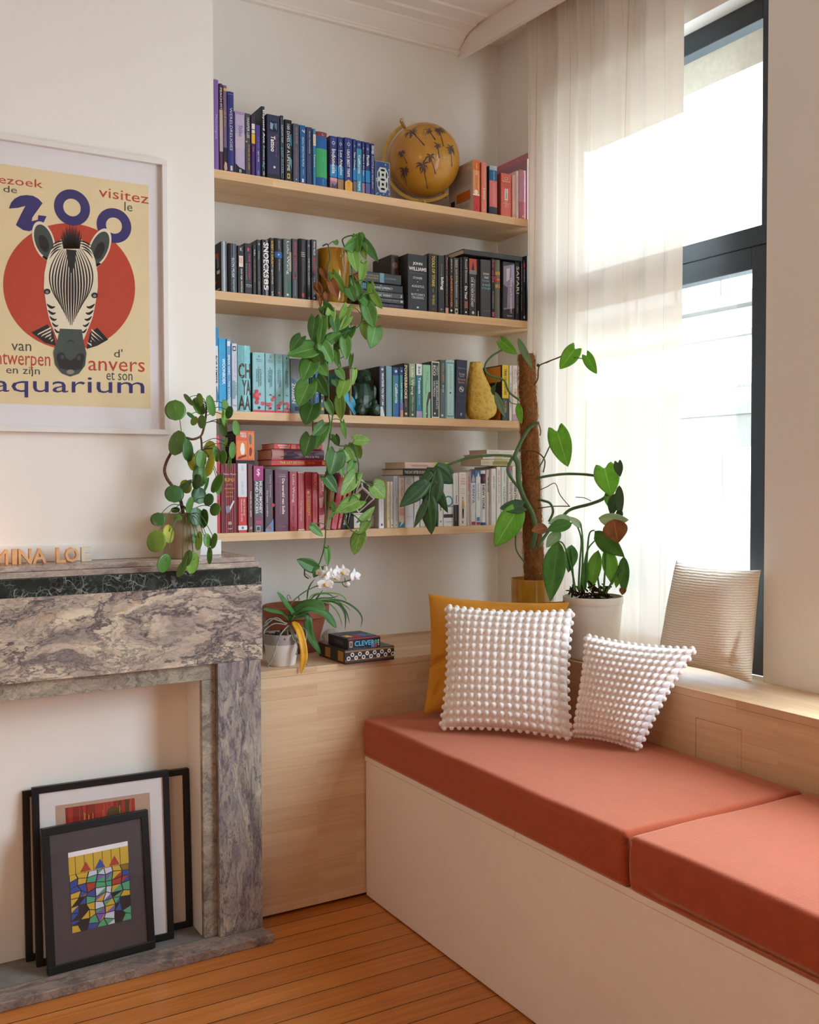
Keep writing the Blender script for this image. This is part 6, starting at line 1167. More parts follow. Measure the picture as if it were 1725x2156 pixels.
# small white cloth pouch half hidden behind the boxes
pp_ = on_z(697, 1357, ZT); pc_ = Vector((pp_.x+.012, min(pp_.y+.03, YW-.06), ZT+.031)); b = MB(); rg = random.Random(3); nn_ = 22; vs = []
for i in range(13):
    for j in range(nn_):
        th, ph_ = pi*i/12, 2*pi*j/nn_; r = 1+.07*sin(5*ph_+3*th)*sin(th)+.05*sin(9*ph_+th*5)*sin(th); vs.append(pc_+Vector((.040*r*sin(th)*cos(ph_), .026*r*sin(th)*sin(ph_), -.030*cos(th)*(1+.08*sin(4*ph_)*sin(th)))))
b.add(vs, [(i*nn_+j, i*nn_+(j+1) % nn_, (i+1)*nn_+(j+1) % nn_, (i+1)*nn_+j) for i in range(12) for j in range(nn_)])
tag(b.build('cloth_pouch', plain('#d9d2c8', .9, .1, var=.06, scale=60), smooth=pi), 'crumpled white cloth pouch behind the boxed games', 'pouch')
# ------------------------------------------------------------------ pillows
def pillow(name, label, corners, thick, m, cat='pillow', group=None, nu=40, nv=40, bub=None, seam=True, sag=0.0, wrinkle=0.0, seed=0, creases=()):
    """corners: bottom-left, bottom-right, top-right, top-left of the cushion's middle plane"""
    bl, br, tr, tl = [Vector(c) for c in corners]
    Nn = (br-bl).cross(tl-bl).normalized(); Nn = Nn if Nn.dot(CAM-bl) > 0 else -Nn
    rnd = random.Random(seed); ph = [rnd.uniform(0, 6.28) for _ in range(6)]
    ax = .07
    def mid(u, v):
        # sides drawn in a little between the corners, the corners standing out
        cu = (2*u-1); cv = (2*v-1)
        uu = u-ax*.5*cu*(1-cv*cv)*abs(cu)**1.0*1.0; vv = v-ax*.5*cv*(1-cu*cu)*abs(cv)
        return (bl*(1-uu)+br*uu)*(1-vv)+(tl*(1-uu)+tr*uu)*vv
    def bulge(u, v):
        e = (max(0, 1-abs(2*u-1)**2.6))**.55*(max(0, 1-abs(2*v-1)**2.6))**.55
        return e
    b = MB()
    for s in (1, -1):
        def fn(u, v, s=s):
            e = bulge(u, v); p = mid(u, v)
            w_ = wrinkle*(sin(9*u+ph[0]+5*v)*.5+sin(17*v+ph[1]-6*u)*.3+sin(23*u+ph[2])*.2)*(1-e*.6)
            for (cu_, cv_, an_, ln_, dp_) in creases:
                du_, dv_ = u-cu_, v-cv_; al = du_*cos(an_)+dv_*sin(an_); ac = -du_*sin(an_)+dv_*cos(an_)
                w_ -= dp_*math.exp(-(al/ln_)**2-(ac/.03)**2)
            hgt = (thick/2*e+w_*min(1, e*3))
            if bub and s == 1:
                cu_, cv_, hb = bub; fu = (u*cu_) % 1.0-.5; fv = (v*cv_) % 1.0-.5; d2 = (fu/.45)**2+(fv/.47)**2
                hgt += hb*math.sqrt(max(0, 1-d2))*min(1, .5+e*2)
            return p+Nn*hgt*s
        b.grid(fn, nu if s == 1 else 24, nv if s == 1 else 24, 0)
    o = b.build(name, m, smooth=pi)
    tag(o, label, cat, group); return o
BUB = plain('#ece5df', .95, .1, var=.03, scale=500); BUB.node_tree.nodes['Principled BSDF'].inputs['Sheen Weight'].default_value = .3
ZC = .683
def seat(px_, py_, z=ZC): return on_z(px_, py_, z)
def bubble_pillow(label, corners, thick, cu, cv, hb, seed):
    # main shell with rows of raised tufts, on both faces, and a fringe of tufts along the seam
    bl, br, tr, tl = [Vector(c) for c in corners]
    o = pillow('bubble_pillow', label, corners, thick, BUB, nu=cu*12+1, nv=cv*12+1, bub=(cu, cv, hb), seed=seed, group='white bubble pillows on the bench')
    me = o.data; b = MB(); Nn = (br-bl).cross(tl-bl).normalized(); Nn = Nn if Nn.dot(CAM-bl) > 0 else -Nn
    def mid(u, v):
        cu_ = (2*u-1); cv_ = (2*v-1); uu = u-.035*cu_*(1-cv_*cv_)*abs(cu_); vv = v-.035*cv_*(1-cu_*cu_)*abs(cv_)
        return (bl*(1-uu)+br*uu)*(1-vv)+(tl*(1-uu)+tr*uu)*vv
    for k in range(cu):
        for v in (0.0, 1.0): b.lathe([(0, -1), (.7, -.7), (1, 0), (.7, .7), (0, 1)], (0, 0, 0), 8, 0, Matrix.Translation(mid((k+.5)/cu, v)) @ Matrix.Scale(hb*.62, 4))
    for k in range(cv):
        for u in (0.0, 1.0): b.lathe([(0, -1), (.7, -.7), (1, 0), (.7, .7), (0, 1)], (0, 0, 0), 8, 0, Matrix.Translation(mid(u, (k+.5)/cv)) @ Matrix.Scale(hb*.62, 4))
    b.build('edge_tufts', BUB, o, smooth=pi)
    return o
# first: upright, leaning back
p1bl = on_z(928, 1533, .695); p1br = on_z(1203, 1556, .695)
p1bl = Vector(p1bl); p1br = Vector(p1br)
dl = depth_of(p1bl); dr = depth_of(p1br)
p1tl = cam_point(940, 1276, dl+.17); p1tr = cam_point(1207, 1286, dr+.17)
bubble_pillow('upright white bubble pillow leaning on the mustard pillow', (p1bl, p1br, p1tr, p1tl), .14, 17, 15, .016, 1)
# second: tilted to the right, leaning back on the ledge
q_bl = on_z(1207, 1549, .70); q_br = on_z(1345, 1578, .69)
dl = depth_of(q_bl); dr = depth_of(q_br)
q_tl = cam_point(1234, 1338, dl+.04); q_tr = cam_point(1466, 1366, dr-.03)
bubble_pillow('tilted white bubble pillow slumped against the timber ledge', (q_bl, q_br, q_tr, q_tl), .15, 16, 15, .015, 2)
MUST = fabric('mustard_cotton', '#c98a2c', var=.08, bump=.15)
m_bl = on_z(893, 1502, .70); m_br = Vector((2.26, 2.92, .69))
d0 = depth_of(m_bl)
pillow('mustard_pillow', 'mustard yellow pillow standing behind the upright bubble pillow', (m_bl, m_br, cam_point(1200, 1268, depth_of(p1tr)+.10, 2.36), cam_point(902, 1250, d0+.10)), .10, MUST, nu=60, nv=60, wrinkle=.008, seed=4, creases=((.05, .42, .4, .12, .03), (.1, .2, 1.2, .1, .01), (.5, .95, .1, .15, .008)))
RUSTP = fabric('rust_brown_cotton', '#7a3a24', var=.1, bump=.2)
pillow('rust_pillow', 'dark rust pillow peeking above the mustard pillow in the corner', (Vector((2.03, 3.235, .72)), Vector((2.33, 3.02, .72)), cam_point(1190, 1266, 3.62, 2.36), cam_point(915, 1256, 3.78)), .05, RUSTP, nu=24, nv=24, seed=5)
# woven cream pillow on the window ledge
n = NT('cream_rib_weave'); v = n.coord(); w1_ = n.new('ShaderNodeTexWave'); w1_.inputs['Scale'].default_value = 38; w1_.bands_direction = 'Z'; w1_.inputs['Distortion'].default_value = 2.5; w1_.inputs['Detail'].default_value = 3; n.link(v, w1_.inputs['Vector'])
ns = n.noise(v, 160, 3); n.color(n.ramp(n.math('ADD', n.math('MULTIPLY', w1_.outputs['Fac'], .5), n.math('MULTIPLY', ns.outputs[0], .5)), [(.25, '#cfc0aa'), (.75, '#eadfce')])); n.bump(n.math('ADD', w1_.outputs['Fac'], ns.outputs[0]), .5, .004)
CREAM = n.set(.95, .1)
zL = ZT+.012
w_bl = Vector((2.485, 2.545, zL+.02)); w_br = on_z(1585, 1440, zL)
pillow('cream_pillow', 'ribbed cream pillow standing on the window ledge against the window', (w_bl, w_br, cam_point(1603, 1200, depth_of(w_br)+.05), cam_point(1424, 1180, depth_of(w_br)+.33)), .20, CREAM, nu=60, nv=60, wrinkle=.006, seed=6, creases=((.8, .12, .3, .12, .02), (.88, .3, 1.3, .2, .015)))
# ------------------------------------------------------------------ plants
def leaf_mat(name, dark, light, rib, var=0.0, varc='#b9c86a', rough=.38, trans=.25, coin=False):
    dark, light, rib = [tuple(min(1, x*1.5) for x in lin(h)) for h in (dark, light, rib)]
    n = NT(name); uv = n.new('ShaderNodeUVMap'); sx = n.new('ShaderNodeSeparateXYZ'); n.link(uv.outputs[0], sx.inputs[0])
    t, s = sx.outputs[0], sx.outputs[1]; a = n.math('ABSOLUTE', n.math('SUBTRACT', s, .5))
    ns = n.noise(n.coord(), 22, 4); c = n.ramp(ns.outputs[0], [(.3, dark), (.7, light)])
    if var:
        ph = n.math('ADD', n.math('MULTIPLY', t, 26.0), n.math('MULTIPLY', a, -30.0)); cb = n.new('ShaderNodeCombineXYZ'); n.link(ph, cb.inputs[0]); n.link(n.math('MULTIPLY', s, 6.0), cb.inputs[1])
        q = n.noise(cb.outputs[0], .9, 4); c = n.mix(n.math('MULTIPLY', n.ramp(q.outputs[0], [(.5, 0.0), (.62, 1.0)]), var), c, varc)
    # side veins and midrib; coin leaves only have a pale dot where the stalk joins
    if coin:
        ds = n.math('ADD', n.math('POWER', n.math('SUBTRACT', t, .38), 2), n.math('POWER', n.math('MULTIPLY', a, 1.0), 2)); c = n.mix(n.ramp(ds, [(.0004, .8), (.0012, 0.0)]), c, rib)
    vein_, mid_ = (.06, .12) if coin else (.28, .75)
    sv = n.new('ShaderNodeMath', operation='SINE'); n.link(n.math('ADD', n.math('MULTIPLY', t, 42.0), n.math('MULTIPLY', a, -46.0)), sv.inputs[0])
    c = n.mix(n.math('MULTIPLY', n.ramp(sv.outputs[0], [(.9, 0.0), (1.0, 1.0)]), vein_), c, rib)
    c = n.mix(n.ramp(a, [(.012, mid_), (.03, 0.0)]), c, rib)
    n.color(c); n.set(rough, .45)
    if trans:
        tl = n.new('ShaderNodeBsdfTranslucent'); g = n.mix(.5, c, '#8fc23a'); n.link(g, tl.inputs[0]); mx = n.new('ShaderNodeMixShader'); mx.inputs[0].default_value = trans
        n.link(n.b.outputs[0], mx.inputs[1]); n.link(tl.outputs[0], mx.inputs[2]); n.link(mx.outputs[0], n.out.inputs[0])
    return n.m
PO_D = leaf_mat('pothos_dark', '#2c4f22', '#3f6a2c', '#6f9a58'); PO_M = leaf_mat('pothos_mid', '#3f6c2c', '#58883a', '#84ac62'); PO_L = leaf_mat('pothos_light', '#5c8a34', '#7da34a', '#a5c074')
PO_V = leaf_mat('pothos_marbled', '#4a7a30', '#6a9440', '#9fbc70', .8, '#b7c76c'); BROWN = leaf_mat('withered_leaf', '#5c3216', '#86502a', '#a5703c', rough=.7)
PI_D = leaf_mat('coin_leaf_dark', '#2c4a22', '#3d6230', '#4a6e3a', rough=.28, coin=True); PI_M = leaf_mat('coin_leaf_mid', '#3f6428', '#557a38', '#6a8c4c', rough=.28, coin=True); PI_L = leaf_mat('coin_leaf_light', '#5a7f2c', '#74963c', '#8aa852', rough=.28, coin=True); PI_Y = leaf_mat('coin_leaf_yellow', '#93942c', '#aeac42', '#c2bd5c', rough=.28, coin=True)
MO_B = leaf_mat('monstera_bright', '#55902a', '#72ad38', '#9cc860', trans=.4); MO_D = leaf_mat('monstera_dark', '#203a22', '#2f4e2c', '#3f6038', trans=.12); MO_G = leaf_mat('monstera_grey', '#5c7a5a', '#76906e', '#8fa888')
LI_D = leaf_mat('lily_dark', '#2f5a22', '#44762c', '#547f38'); LI_B = leaf_mat('lily_bright', '#4d8428', '#6a9f38', '#84b052', trans=.4); LI_P = leaf_mat('lily_pale', '#7d9a74', '#95ad86', '#a5b998')
OR_D = leaf_mat('orchid_leaf', '#2f5226', '#426a32', '#52793e', trans=.1); OR_Y = leaf_mat('orchid_yellow_leaf', '#b07f18', '#cf9c2c', '#d8ad4c', trans=.1)
VINE = plain('#4b6a30', .5, .35, var=.2, scale=60); VINE_B = plain('#5c4428', .6, .3, var=.2, scale=80); STEM_G = plain('#4d6e44', .45, .4, var=.2, scale=30)
SOIL = plain('#2c2119', .95, .1, var=.5, scale=120)
lrnd = random.Random(21)
def wprof(shape, t):
    if shape == 'heart': return (math.sin(pi*min(1, (t+.10)/1.10)**.72))**.8 if t < 1 else 0
    if shape == 'round': return math.sqrt(max(0, 1-(2*t-1)**2))
    if shape == 'lance': return math.sin(pi*t**.8)**.9 if 0 < t < 1 else 0
    if shape == 'strap': return min(1, (t*5+.35))*min(1, ((1-t)*4)**.6) if t < 1 else 0
    return math.sin(pi*t)
def add_leaf(name, parent, m, base, tip, width, shape='heart', rot=0.0, curl=.0, fold=.18, wave=0.0, thick=.0007, label=None, bend=0.0):
    """one leaf blade from base to tip; width across; rot turns it about its own rib"""
    base = Vector(base); tip = Vector(tip); A = tip-base; L_ = A.length; A /= L_
    view = (CAM-(base+tip)/2).normalized(); Nn = (view-A*view.dot(A)).normalized(); Sd = A.cross(Nn)
    R = Matrix.Rotation(rot, 3, A); Nn = R @ Nn; Sd = R @ Sd
    nt, ns = (12, 9); vs = []; uvs = []; ph = lrnd.uniform(0, 6)
    for i in range(nt+1):
        t = i/nt; wv = wprof(shape, t)*width/2
        for j in range(ns):
            s = 2*j/(ns-1)-1; back = 0
            if shape == 'heart': back = -.17*L_*(1-t)**3*(1-(1-abs(s))**1.6)*min(1, 2.5*abs(s))
            if shape == 'round': s_ = s
            p = base+A*(t*L_+back)+Sd*(wv*s)+Nn*(fold*wv*abs(s)**1.4 - curl*L_*t*t + bend*L_*math.sin(pi*t) + wave*width*math.sin(t*9+ph+s*2)*abs(s))
            vs.append(p); uvs.append((t, (s+1)/2))
    b = MB(); fs = [(i*ns+j, i*ns+j+1, (i+1)*ns+j+1, (i+1)*ns+j) for i in range(nt) for j in range(ns-1)]
    b.add(vs, fs); o = b.build(name, m, parent, smooth=pi)
    ul = o.data.uv_layers.new(name='UVMap')
    vi = [0]*len(o.data.loops); o.data.loops.foreach_get('vertex_index', vi)
    ul.data.foreach_set('uv', [x for k in vi for x in uvs[k]])
    md = o.modifiers.new('thickness', 'SOLIDIFY'); md.thickness = thick; md.offset = 0
    if label: o['label'] = label
    return o
def smooth_path(pts, n=6):
    pts = [Vector(p) for p in pts]; out = []
    for i in range(len(pts)-1):
        p0 = pts[max(i-1, 0)]; p1 = pts[i]; p2 = pts[i+1]; p3 = pts[min(i+2, len(pts)-1)]
        for k in range(n):
            t = k/n; out.append(.5*((2*p1)+(p2-p0)*t+(2*p0-5*p1+4*p2-p3)*t*t+(3*p1-p0-3*p2+p3)*t**3))
    out.append(pts[-1]); return out
def petiole(parent, p, q, r, m, sag=.12, name='leaf_stalk'):
    p = Vector(p); q = Vector(q); md = (p+q)/2+Vector((0, -.006, sag*(q-p).length)); MB().tube(smooth_path([p, md, q], 5), r, 5).build(name, m, parent, smooth=pi)

# ---- pothos trailing from the mustard pot
K1 = lambda x, y: (560+x/2.913, 480+y/2.913)
pc_y = 3.545
pa = on_y(669, 575, pc_y); pbb = on_y(734, 575, pc_y); pr = (pbb.x-pa.x)/2*.97; pcx_ = (pa.x+pbb.x)/2
ptop = on_y(701, 522, pc_y-pr*.7).z
pot = thing('pothos_plant', 'trailing heart leaved plant hanging from a mustard pot on the second shelf', 'potted plant', (pcx_, pc_y, SH[2]))
hh_ = ptop-SH[2]
n = NT('mustard_glaze'); v_ = n.coord(); n.color(n.ramp(n.noise(v_, 7, 3).outputs[0], [(.3, '#a8741c'), (.7, '#c4922e')])); MUSTARD = n.set(.12, .6, coat=.3)
MB().lathe([(0, 0), (pr*.80, 0), (pr*.86, .006), (pr*.97, hh_*.5), (pr, hh_*.9), (pr*.99, hh_), (pr*.93, hh_), (pr*.92, hh_*.86), (0, hh_*.86)], (pcx_, pc_y, SH[2]+.0006), 48).build('pot', MUSTARD, pot, smooth=.8)
MB().lathe([(0, 0), (pr*.915, 0), (pr*.915, .002), (0, .004)], (pcx_, pc_y, SH[2]+hh_*.865), 32).build('soil', SOIL, pot, smooth=.8)
def PT(x, y, yy=None):
    if yy is None: yy = 3.40 if y > 470 else (3.425 if y > 330 else 3.45)
    return on_y(*K1(x, y), yy)
vines = [[(350, 110, 3.53), (378, 100, 3.46), (390, 150, 3.45), (392, 190, 3.445), (380, 240, 3.44), (378, 320, 3.438), (372, 420, 3.43), (350, 520), (352, 600), (378, 700), (378, 820), (385, 1000), (384, 1130), (393, 1200), (385, 1330), (372, 1400)],
         [(480, 110, 3.5), (520, 220, 3.44), (545, 380, 3.42), (575, 470), (590, 560), (560, 610), (480, 640), (430, 690), (440, 760), (458, 850), (448, 930), (440, 1010), (410, 1150), (392, 1290), (376, 1380), (374, 1500), (365, 1650), (365, 1900), (335, 2040), (303, 2098), (285, 2110)],
         [(300, 1010, 3.405), (292, 1120, 3.41), (288, 1240, 3.41), (300, 1330, 3.41)],
         [(392, 1290, 3.40), (450, 1335, 3.395), (530, 1340, 3.39), (563, 1420, 3.39), (570, 1480, 3.39), (560, 1540, 3.39), (600, 1562, 3.39), (655, 1578, 3.39)],
         [(560, 1540, 3.39), (530, 1640, 3.385), (490, 1720, 3.385), (500, 1830, 3.385), (570, 1880, 3.385)], [(490, 1720, 3.385), (540, 1760, 3.38), (590, 1805, 3.38)],
         [(240, 2085, 3.4), (238, 2130, 3.4), (262, 2150, 3.4)],
         [(480, 110, 3.5), (470, 70, 3.46), (505, 50, 3.45), (545, 45, 3.45)]]
vs_all = []
for vv in vines:
    path = smooth_path([PT(*q) for q in vv], 6); vs_all += path
    MB().tube(path, .0026, 7).build('vine', VINE, pot, smooth=pi)
pl_ = [  # base x,y  tip x,y  width  kind
 (560, 48, 568, 152, 58, 'm'), (578, 38, 606, 84, 36, 'm'), (548, 84, 476, 128, 60, 'm'), (592, 95, 612, 195, 46, 'l'), (604, 85, 692, 208, 50, 'd'), (528, 148, 558, 268, 70, 'l'), (600, 218, 578, 345, 50, 'l'),
 (410, 282, 494, 408, 62, 'l'), (535, 312, 592, 462, 62, 'm'), (505, 368, 545, 452, 66, 'd'), (640, 342, 652, 445, 48, 'l'), (655, 400, 712, 498, 52, 'l'), (588, 418, 645, 478, 74, 'm'), (618, 478, 664, 612, 88, 'm'),
 (672, 606, 645, 738, 92, 'm'), (668, 550, 708, 547, 16, 'm'), (604, 585, 616, 688, 56, 'l'), (350, 478, 420, 535, 74, 'd'), (398, 502, 384, 625, 58, 'l'), (500, 486, 448, 632, 60, 'l'), (512, 545, 452, 628, 44, 'l'),
 (300, 552, 280, 692, 64, 'd'), (348, 558, 326, 722, 66, 'm'), (415, 550, 432, 650, 60, 'd'), (378, 694, 464, 640, 66, 'm'), (216, 668, 148, 750, 66, 'd'), (298, 738, 132, 780, 100, 'm'), (346, 664, 282, 760, 64, 'm'),
 (345, 715, 412, 835, 78, 'm'), (512, 614, 418, 758, 90, 'o'), (484, 680, 494, 808, 70, 'm'), (432, 758, 442, 852, 42, 'm'), (528, 780, 514, 868, 26, 'm'), (282, 812, 224, 934, 110, 'm'), (324, 832, 378, 908, 76, 'm'),
 (308, 770, 352, 838, 76, 'd'), (312, 920, 376, 1030, 84, 'd'), (264, 955, 198, 1090, 114, 'm'), (288, 1086, 243, 1210, 116, 'd'), (440, 868, 484, 934, 50, 'm'), (487, 936, 446, 1052, 80, 'l'), (545, 868, 530, 968, 30, 'l'),
 (370, 1064, 416, 1155, 50, 'd'), (455, 1048, 462, 1180, 64, 'l'), (418, 930, 432, 975, 44, 'd'), (470, 1190, 492, 1296, 30, 'm'), (362, 1208, 302, 1358, 78, 'm'), (352, 1206, 285, 1275, 64, 'd'), (272, 1276, 234, 1402, 94, 'd'),
 (424, 1276, 446, 1340, 46, 'd'), (542, 1302, 644, 1302, 62, 'v'), (540, 1322, 582, 1416, 72, 'v'), (478, 1358, 546, 1460, 74, 'v'), (428, 1374, 398, 1518, 112, 'd'), (450, 1428, 470, 1525, 48, 'm'), (538, 1436, 498, 1496, 46, 'm'),
 (552, 1505, 462, 1642, 90, 'v'), (655, 1580, 738, 1655, 100, 'v'), (362, 1524, 440, 1624, 68, 'd'), (572, 1670, 422, 1745, 90, 'v'), (404, 1684, 424, 1742, 32, 'm'), (424, 1740, 384, 1792, 18, 'm'), (580, 1802, 672, 1706, 46, 'v'),
 (628, 1798, 568, 1888, 48, 'v'), (278, 1826, 352, 1892, 44, 'm'), (578, 1878, 541, 2004, 84, 'v'), (374, 1964, 380, 2076, 36, 'm'), (300, 2086, 192, 2032, 72, 'd'), (332, 2078, 292, 2142, 54, 'd'), (425, 80, 440, 106, 30, 'm')]
br_l = [(345, 250, 378, 325, 46), (312, 345, 330, 425, 52), (396, 330, 442, 435, 74), (376, 400, 372, 465, 52), (336, 422, 334, 492, 26), (545, 290, 584, 348, 20), (315, 350, 345, 410, 44)]
mm = {'m': PO_M, 'l': PO_L, 'd': PO_D, 'v': PO_V, 'o': PO_D}
kk = 2.913
for (bx_, by_, tx_, ty_, w_, kd) in pl_:
    dy_ = lrnd.uniform(-.026, .006)
    base = PT(bx_, by_); base.y += 0; sc_ = depth_of(base)/F_PX/kk
    bb_ = on_y(*K1(bx_, by_), base.y+dy_); tt_ = on_y(*K1(tx_, ty_), base.y+dy_-lrnd.uniform(-.002, .02))
    ro = lrnd.choice((-1, 1))*lrnd.uniform(.1, .55)
    add_leaf('leaf', pot, mm[kd], bb_, tt_, w_*sc_/cos(ro)*1.12, 'heart', ro, curl=lrnd.uniform(-.02, .10), fold=lrnd.uniform(.08, .3), wave=.012)
    q = min(vs_all, key=lambda p: (p-bb_).length)
    if .004 < (q-bb_).length < .10: petiole(pot, q, bb_, .0016, VINE)
for (bx_, by_, tx_, ty_, w_) in br_l:
    bb_ = PT(bx_, by_, 3.428); tt_ = PT(tx_, ty_, 3.42); add_leaf('leaf', pot, BROWN, bb_, tt_, w_*depth_of(bb_)/F_PX/kk, 'heart', lrnd.uniform(-.6, .6), curl=.1, fold=.5, wave=.06, label='withered brown leaf')

# ---- pilea on the mantel
K2 = lambda x, y: (300+x/4.9, 800+y/4.9)
pm_y = 3.255
a_ = on_y(338, 1100, pm_y); c_ = on_y(428, 1100, pm_y); r_t = (c_.x-a_.x)/2
pil = thing('coin_leaf_plant', 'round leaved plant with bent bare stem in a taupe pot on the mantel', 'potted plant', ((a_.x+c_.x)/2, pm_y, ZS))
ztp = on_y(380, 1082, pm_y-r_t).z; hp_ = ztp-ZS; pcx2 = (a_.x+c_.x)/2
TAUPE = plain('#a3937f', .4, .4, var=.05, scale=12)
MB().lathe([(0, 0), (r_t*.76, 0), (r_t*.80, .004), (r_t*.98, hp_*.94), (r_t, hp_), (r_t*.93, hp_), (r_t*.92, hp_*.88), (0, hp_*.88)], (pcx2, pm_y, ZS+.0006), 44).build('pot', TAUPE, pil, smooth=.8)
MB().lathe([(0, 0), (r_t*.9, 0), (0, .006)], (pcx2, pm_y, ZS+hp_*.885), 24).build('soil', SOIL, pil, smooth=.8)
def PL(x, y, yy): return on_y(*K2(x, y), yy)
BARK = NT('scaly_brown_stem'); vo = BARK.new('ShaderNodeTexVoronoi'); vo.inputs['Scale'].default_value = 260; BARK.link(BARK.coord(), vo.inputs['Vector']); BARK.color(BARK.ramp(vo.outputs['Distance'], [(.1, '#3a2a1e'), (.6, '#75583f')])); BARK.bump(vo.outputs['Distance'], .8, .003); BARK = BARK.set(.85, .2)
stems = [[(440, 1470, 3.25), (412, 1330, 3.235), (395, 1250, 3.225), (350, 1150, 3.22), (300, 1085, 3.22), (250, 1010, 3.22), (228, 930, 3.22), (250, 840, 3.22), (290, 760, 3.22), (330, 660, 3.22), (430, 598, 3.215), (520, 612, 3.21), (600, 580, 3.21), (630, 510, 3.21), (652, 400, 3.21), (660, 255, 3.21)],
         [(600, 580, 3.21), (610, 640, 3.21), (612, 720, 3.21)], [(440, 1470, 3.25), (470, 1400, 3.22), (455, 1340, 3.215), (420, 1300, 3.22)]]
sp_all = []
for k_, st in enumerate(stems):
    path = smooth_path([PL(*q) for q in st], 5); sp_all += path; MB().tube(path, [.0062-.003*i/len(path) for i in range(len(path))] if k_ == 0 else .0035, 8).build('stem', BARK, pil, smooth=pi)
pi_ = [(340, 312, 108, 108, 0, 'm'), (590, 205, 35, 70, -15, 'l'), (585, 270, 55, 100, -22, 'm'), (475, 205, 25, 78, -40, 'm'), (710, 265, 45, 112, -8, 'm'), (533, 422, 38, 48, 0, 'l'), (500, 365, 20, 52, -50, 'd'), (612, 432, 45, 70, -12, 'm'), (858, 270, 36, 70, 0, 'm'), (893, 335, 40, 66, 0, 'd'),
       (850, 390, 32, 92, 0, 'l'), (825, 490, 44, 100, -15, 'm'), (968, 495, 42, 80, 0, 'm'), (690, 715, 62, 90, 0, 'y2'), (520, 840, 52, 108, -10, 'y'), (695, 880, 42, 118, 10, 'y'), (472, 728, 56, 118, 0, 'd'), (355, 650, 86, 132, 8, 'm'), (605, 820, 58, 88, 8, 'm'), (560, 1050, 50, 80, 0, 'd'), (598, 985, 76, 120, 12, 'm'),
       (830, 800, 38, 76, 0, 'm'), (765, 765, 42, 82, 0, 'm'), (850, 650, 22, 62, 15, 'l'), (930, 725, 36, 86, 8, 'm'), (900, 840, 18, 72, 5, 'l'), (800, 1090, 30, 105, 15, 'm'), (768, 1065, 50, 108, 20, 'm'), (450, 1100, 60, 72, 0, 'y2'), (455, 1085, 28, 68, 35, 'd'), (660, 1080, 16, 80, 18, 'd'),
       (330, 1175, 98, 92, 0, 'd'), (585, 1190, 76, 90, 0, 'd'), (682, 1235, 52, 66, 0, 'd'), (490, 1290, 36, 86, 20, 'm'), (630, 1430, 46, 102, 0, 'd'), (555, 1410, 80, 96, 0, 'd'), (750, 1335, 56, 68, 0, 'm'), (340, 1340, 46, 30, 0, 'd'), (160, 1438, 76, 72, 0, 'd'), (365, 1420, 42, 36, 0, 'm'),
       (140, 1665, 98, 116, 0, 'l'), (272, 1588, 57, 98, 0, 'y'), (580, 1660, 36, 102, 5, 'l'), (550, 1640, 40, 56, 0, 'm'), (735, 1660, 33, 84, 8, 'm'), (672, 1655, 40, 73, 0, 'm'), (692, 1812, 28, 92, 0, 'm'), (225, 1893, 68, 100, 32, 'm'), (400, 1950, 42, 90, 18, 'm'), (520, 1888, 66, 114, 18, 'l'), (463, 1840, 46, 92, 12, 'm')]
pmm = {'m': PI_M, 'd': PI_D, 'l': PI_L, 'y': PI_Y, 'y2': PI_Y}
for i_, (cx_, cy2, rx_, ry_, an, kd) in enumerate(pi_):
    yy_ = 3.095+.02*lrnd.random() if cy2 > 1640 else 3.14+.04*lrnd.random() if cy2 > 1280 else 3.165+.022*(i_ % 3-1)
    if kd == 'y2': yy_ = 3.225
    a = radians(an); ux, uy = -sin(a)*ry_*-1*-1, cos(a)*ry_
    tb = PL(cx_+sin(a)*ry_, cy2-cos(a)*ry_, yy_+.006); tt_ = PL(cx_-sin(a)*ry_, cy2+cos(a)*ry_, yy_-.006)
    sc_ = depth_of(tb)/F_PX/4.9; narrow = min(1, rx_/ry_); ro = math.acos(max(.42, narrow))*(1 if i_ % 2 else -1)*.9 if narrow < .85 else lrnd.uniform(-.2, .2)
    add_leaf('leaf', pil, pmm[kd], tb, tt_, 2*rx_*sc_/cos(ro), 'round', ro, fold=-.10, bend=.02)
    q = min(sp_all, key=lambda p: (p-(tb+tt_)/2).length)
    if cy2 > 1500: q = PL(430, 1400, 3.2)
    mid_ = tb*.62+tt_*.38; petiole(pil, q, mid_+Vector((0, -.003 if cy2 > 1500 else .004, 0)), .0013, VINE, .18 if cy2 < 1500 else .3)

# ---- orchid in the white and grey pot
def KO(x, y, yy): return on_y(*gb(x, y), yy)
oc_ = on_z(*gb(240, 1275), ZT); oy_ = oc_.y+.055
a_ = KO(72, 1000, oy_); c_ = KO(420, 1000, oy_); orr = (c_.x-a_.x)/2*.97; ocx = (a_.x+c_.x)/2+.002
zt2 = KO(240, 955, oy_-orr).z; oh = zt2-ZT
orc = thing('orchid', 'white flowering orchid in a white pot with speckled grey rim', 'potted plant', (ocx, oy_, ZT))
WG = plain('#e2ddd8', .35, .4, var=.02); GRY = plain('#a69d9b', .7, .25, var=.18, scale=220)
b = MB().lathe([(0, 0), (orr*.72, 0), (orr*.78, .006), (orr*.93, oh*.6), (orr*.965, oh*.68)], (ocx, oy_, ZT+.0006), 48)
b.lathe([(orr*.965, oh*.68), (orr, oh*.96), (orr*.99, oh), (orr*.93, oh), (orr*.92, oh*.85), (0, oh*.85)], (ocx, oy_, ZT+.0006), 48, 1)
b.build('pot', [WG, GRY], orc, smooth=.8)
b = MB(); rg = random.Random(9)
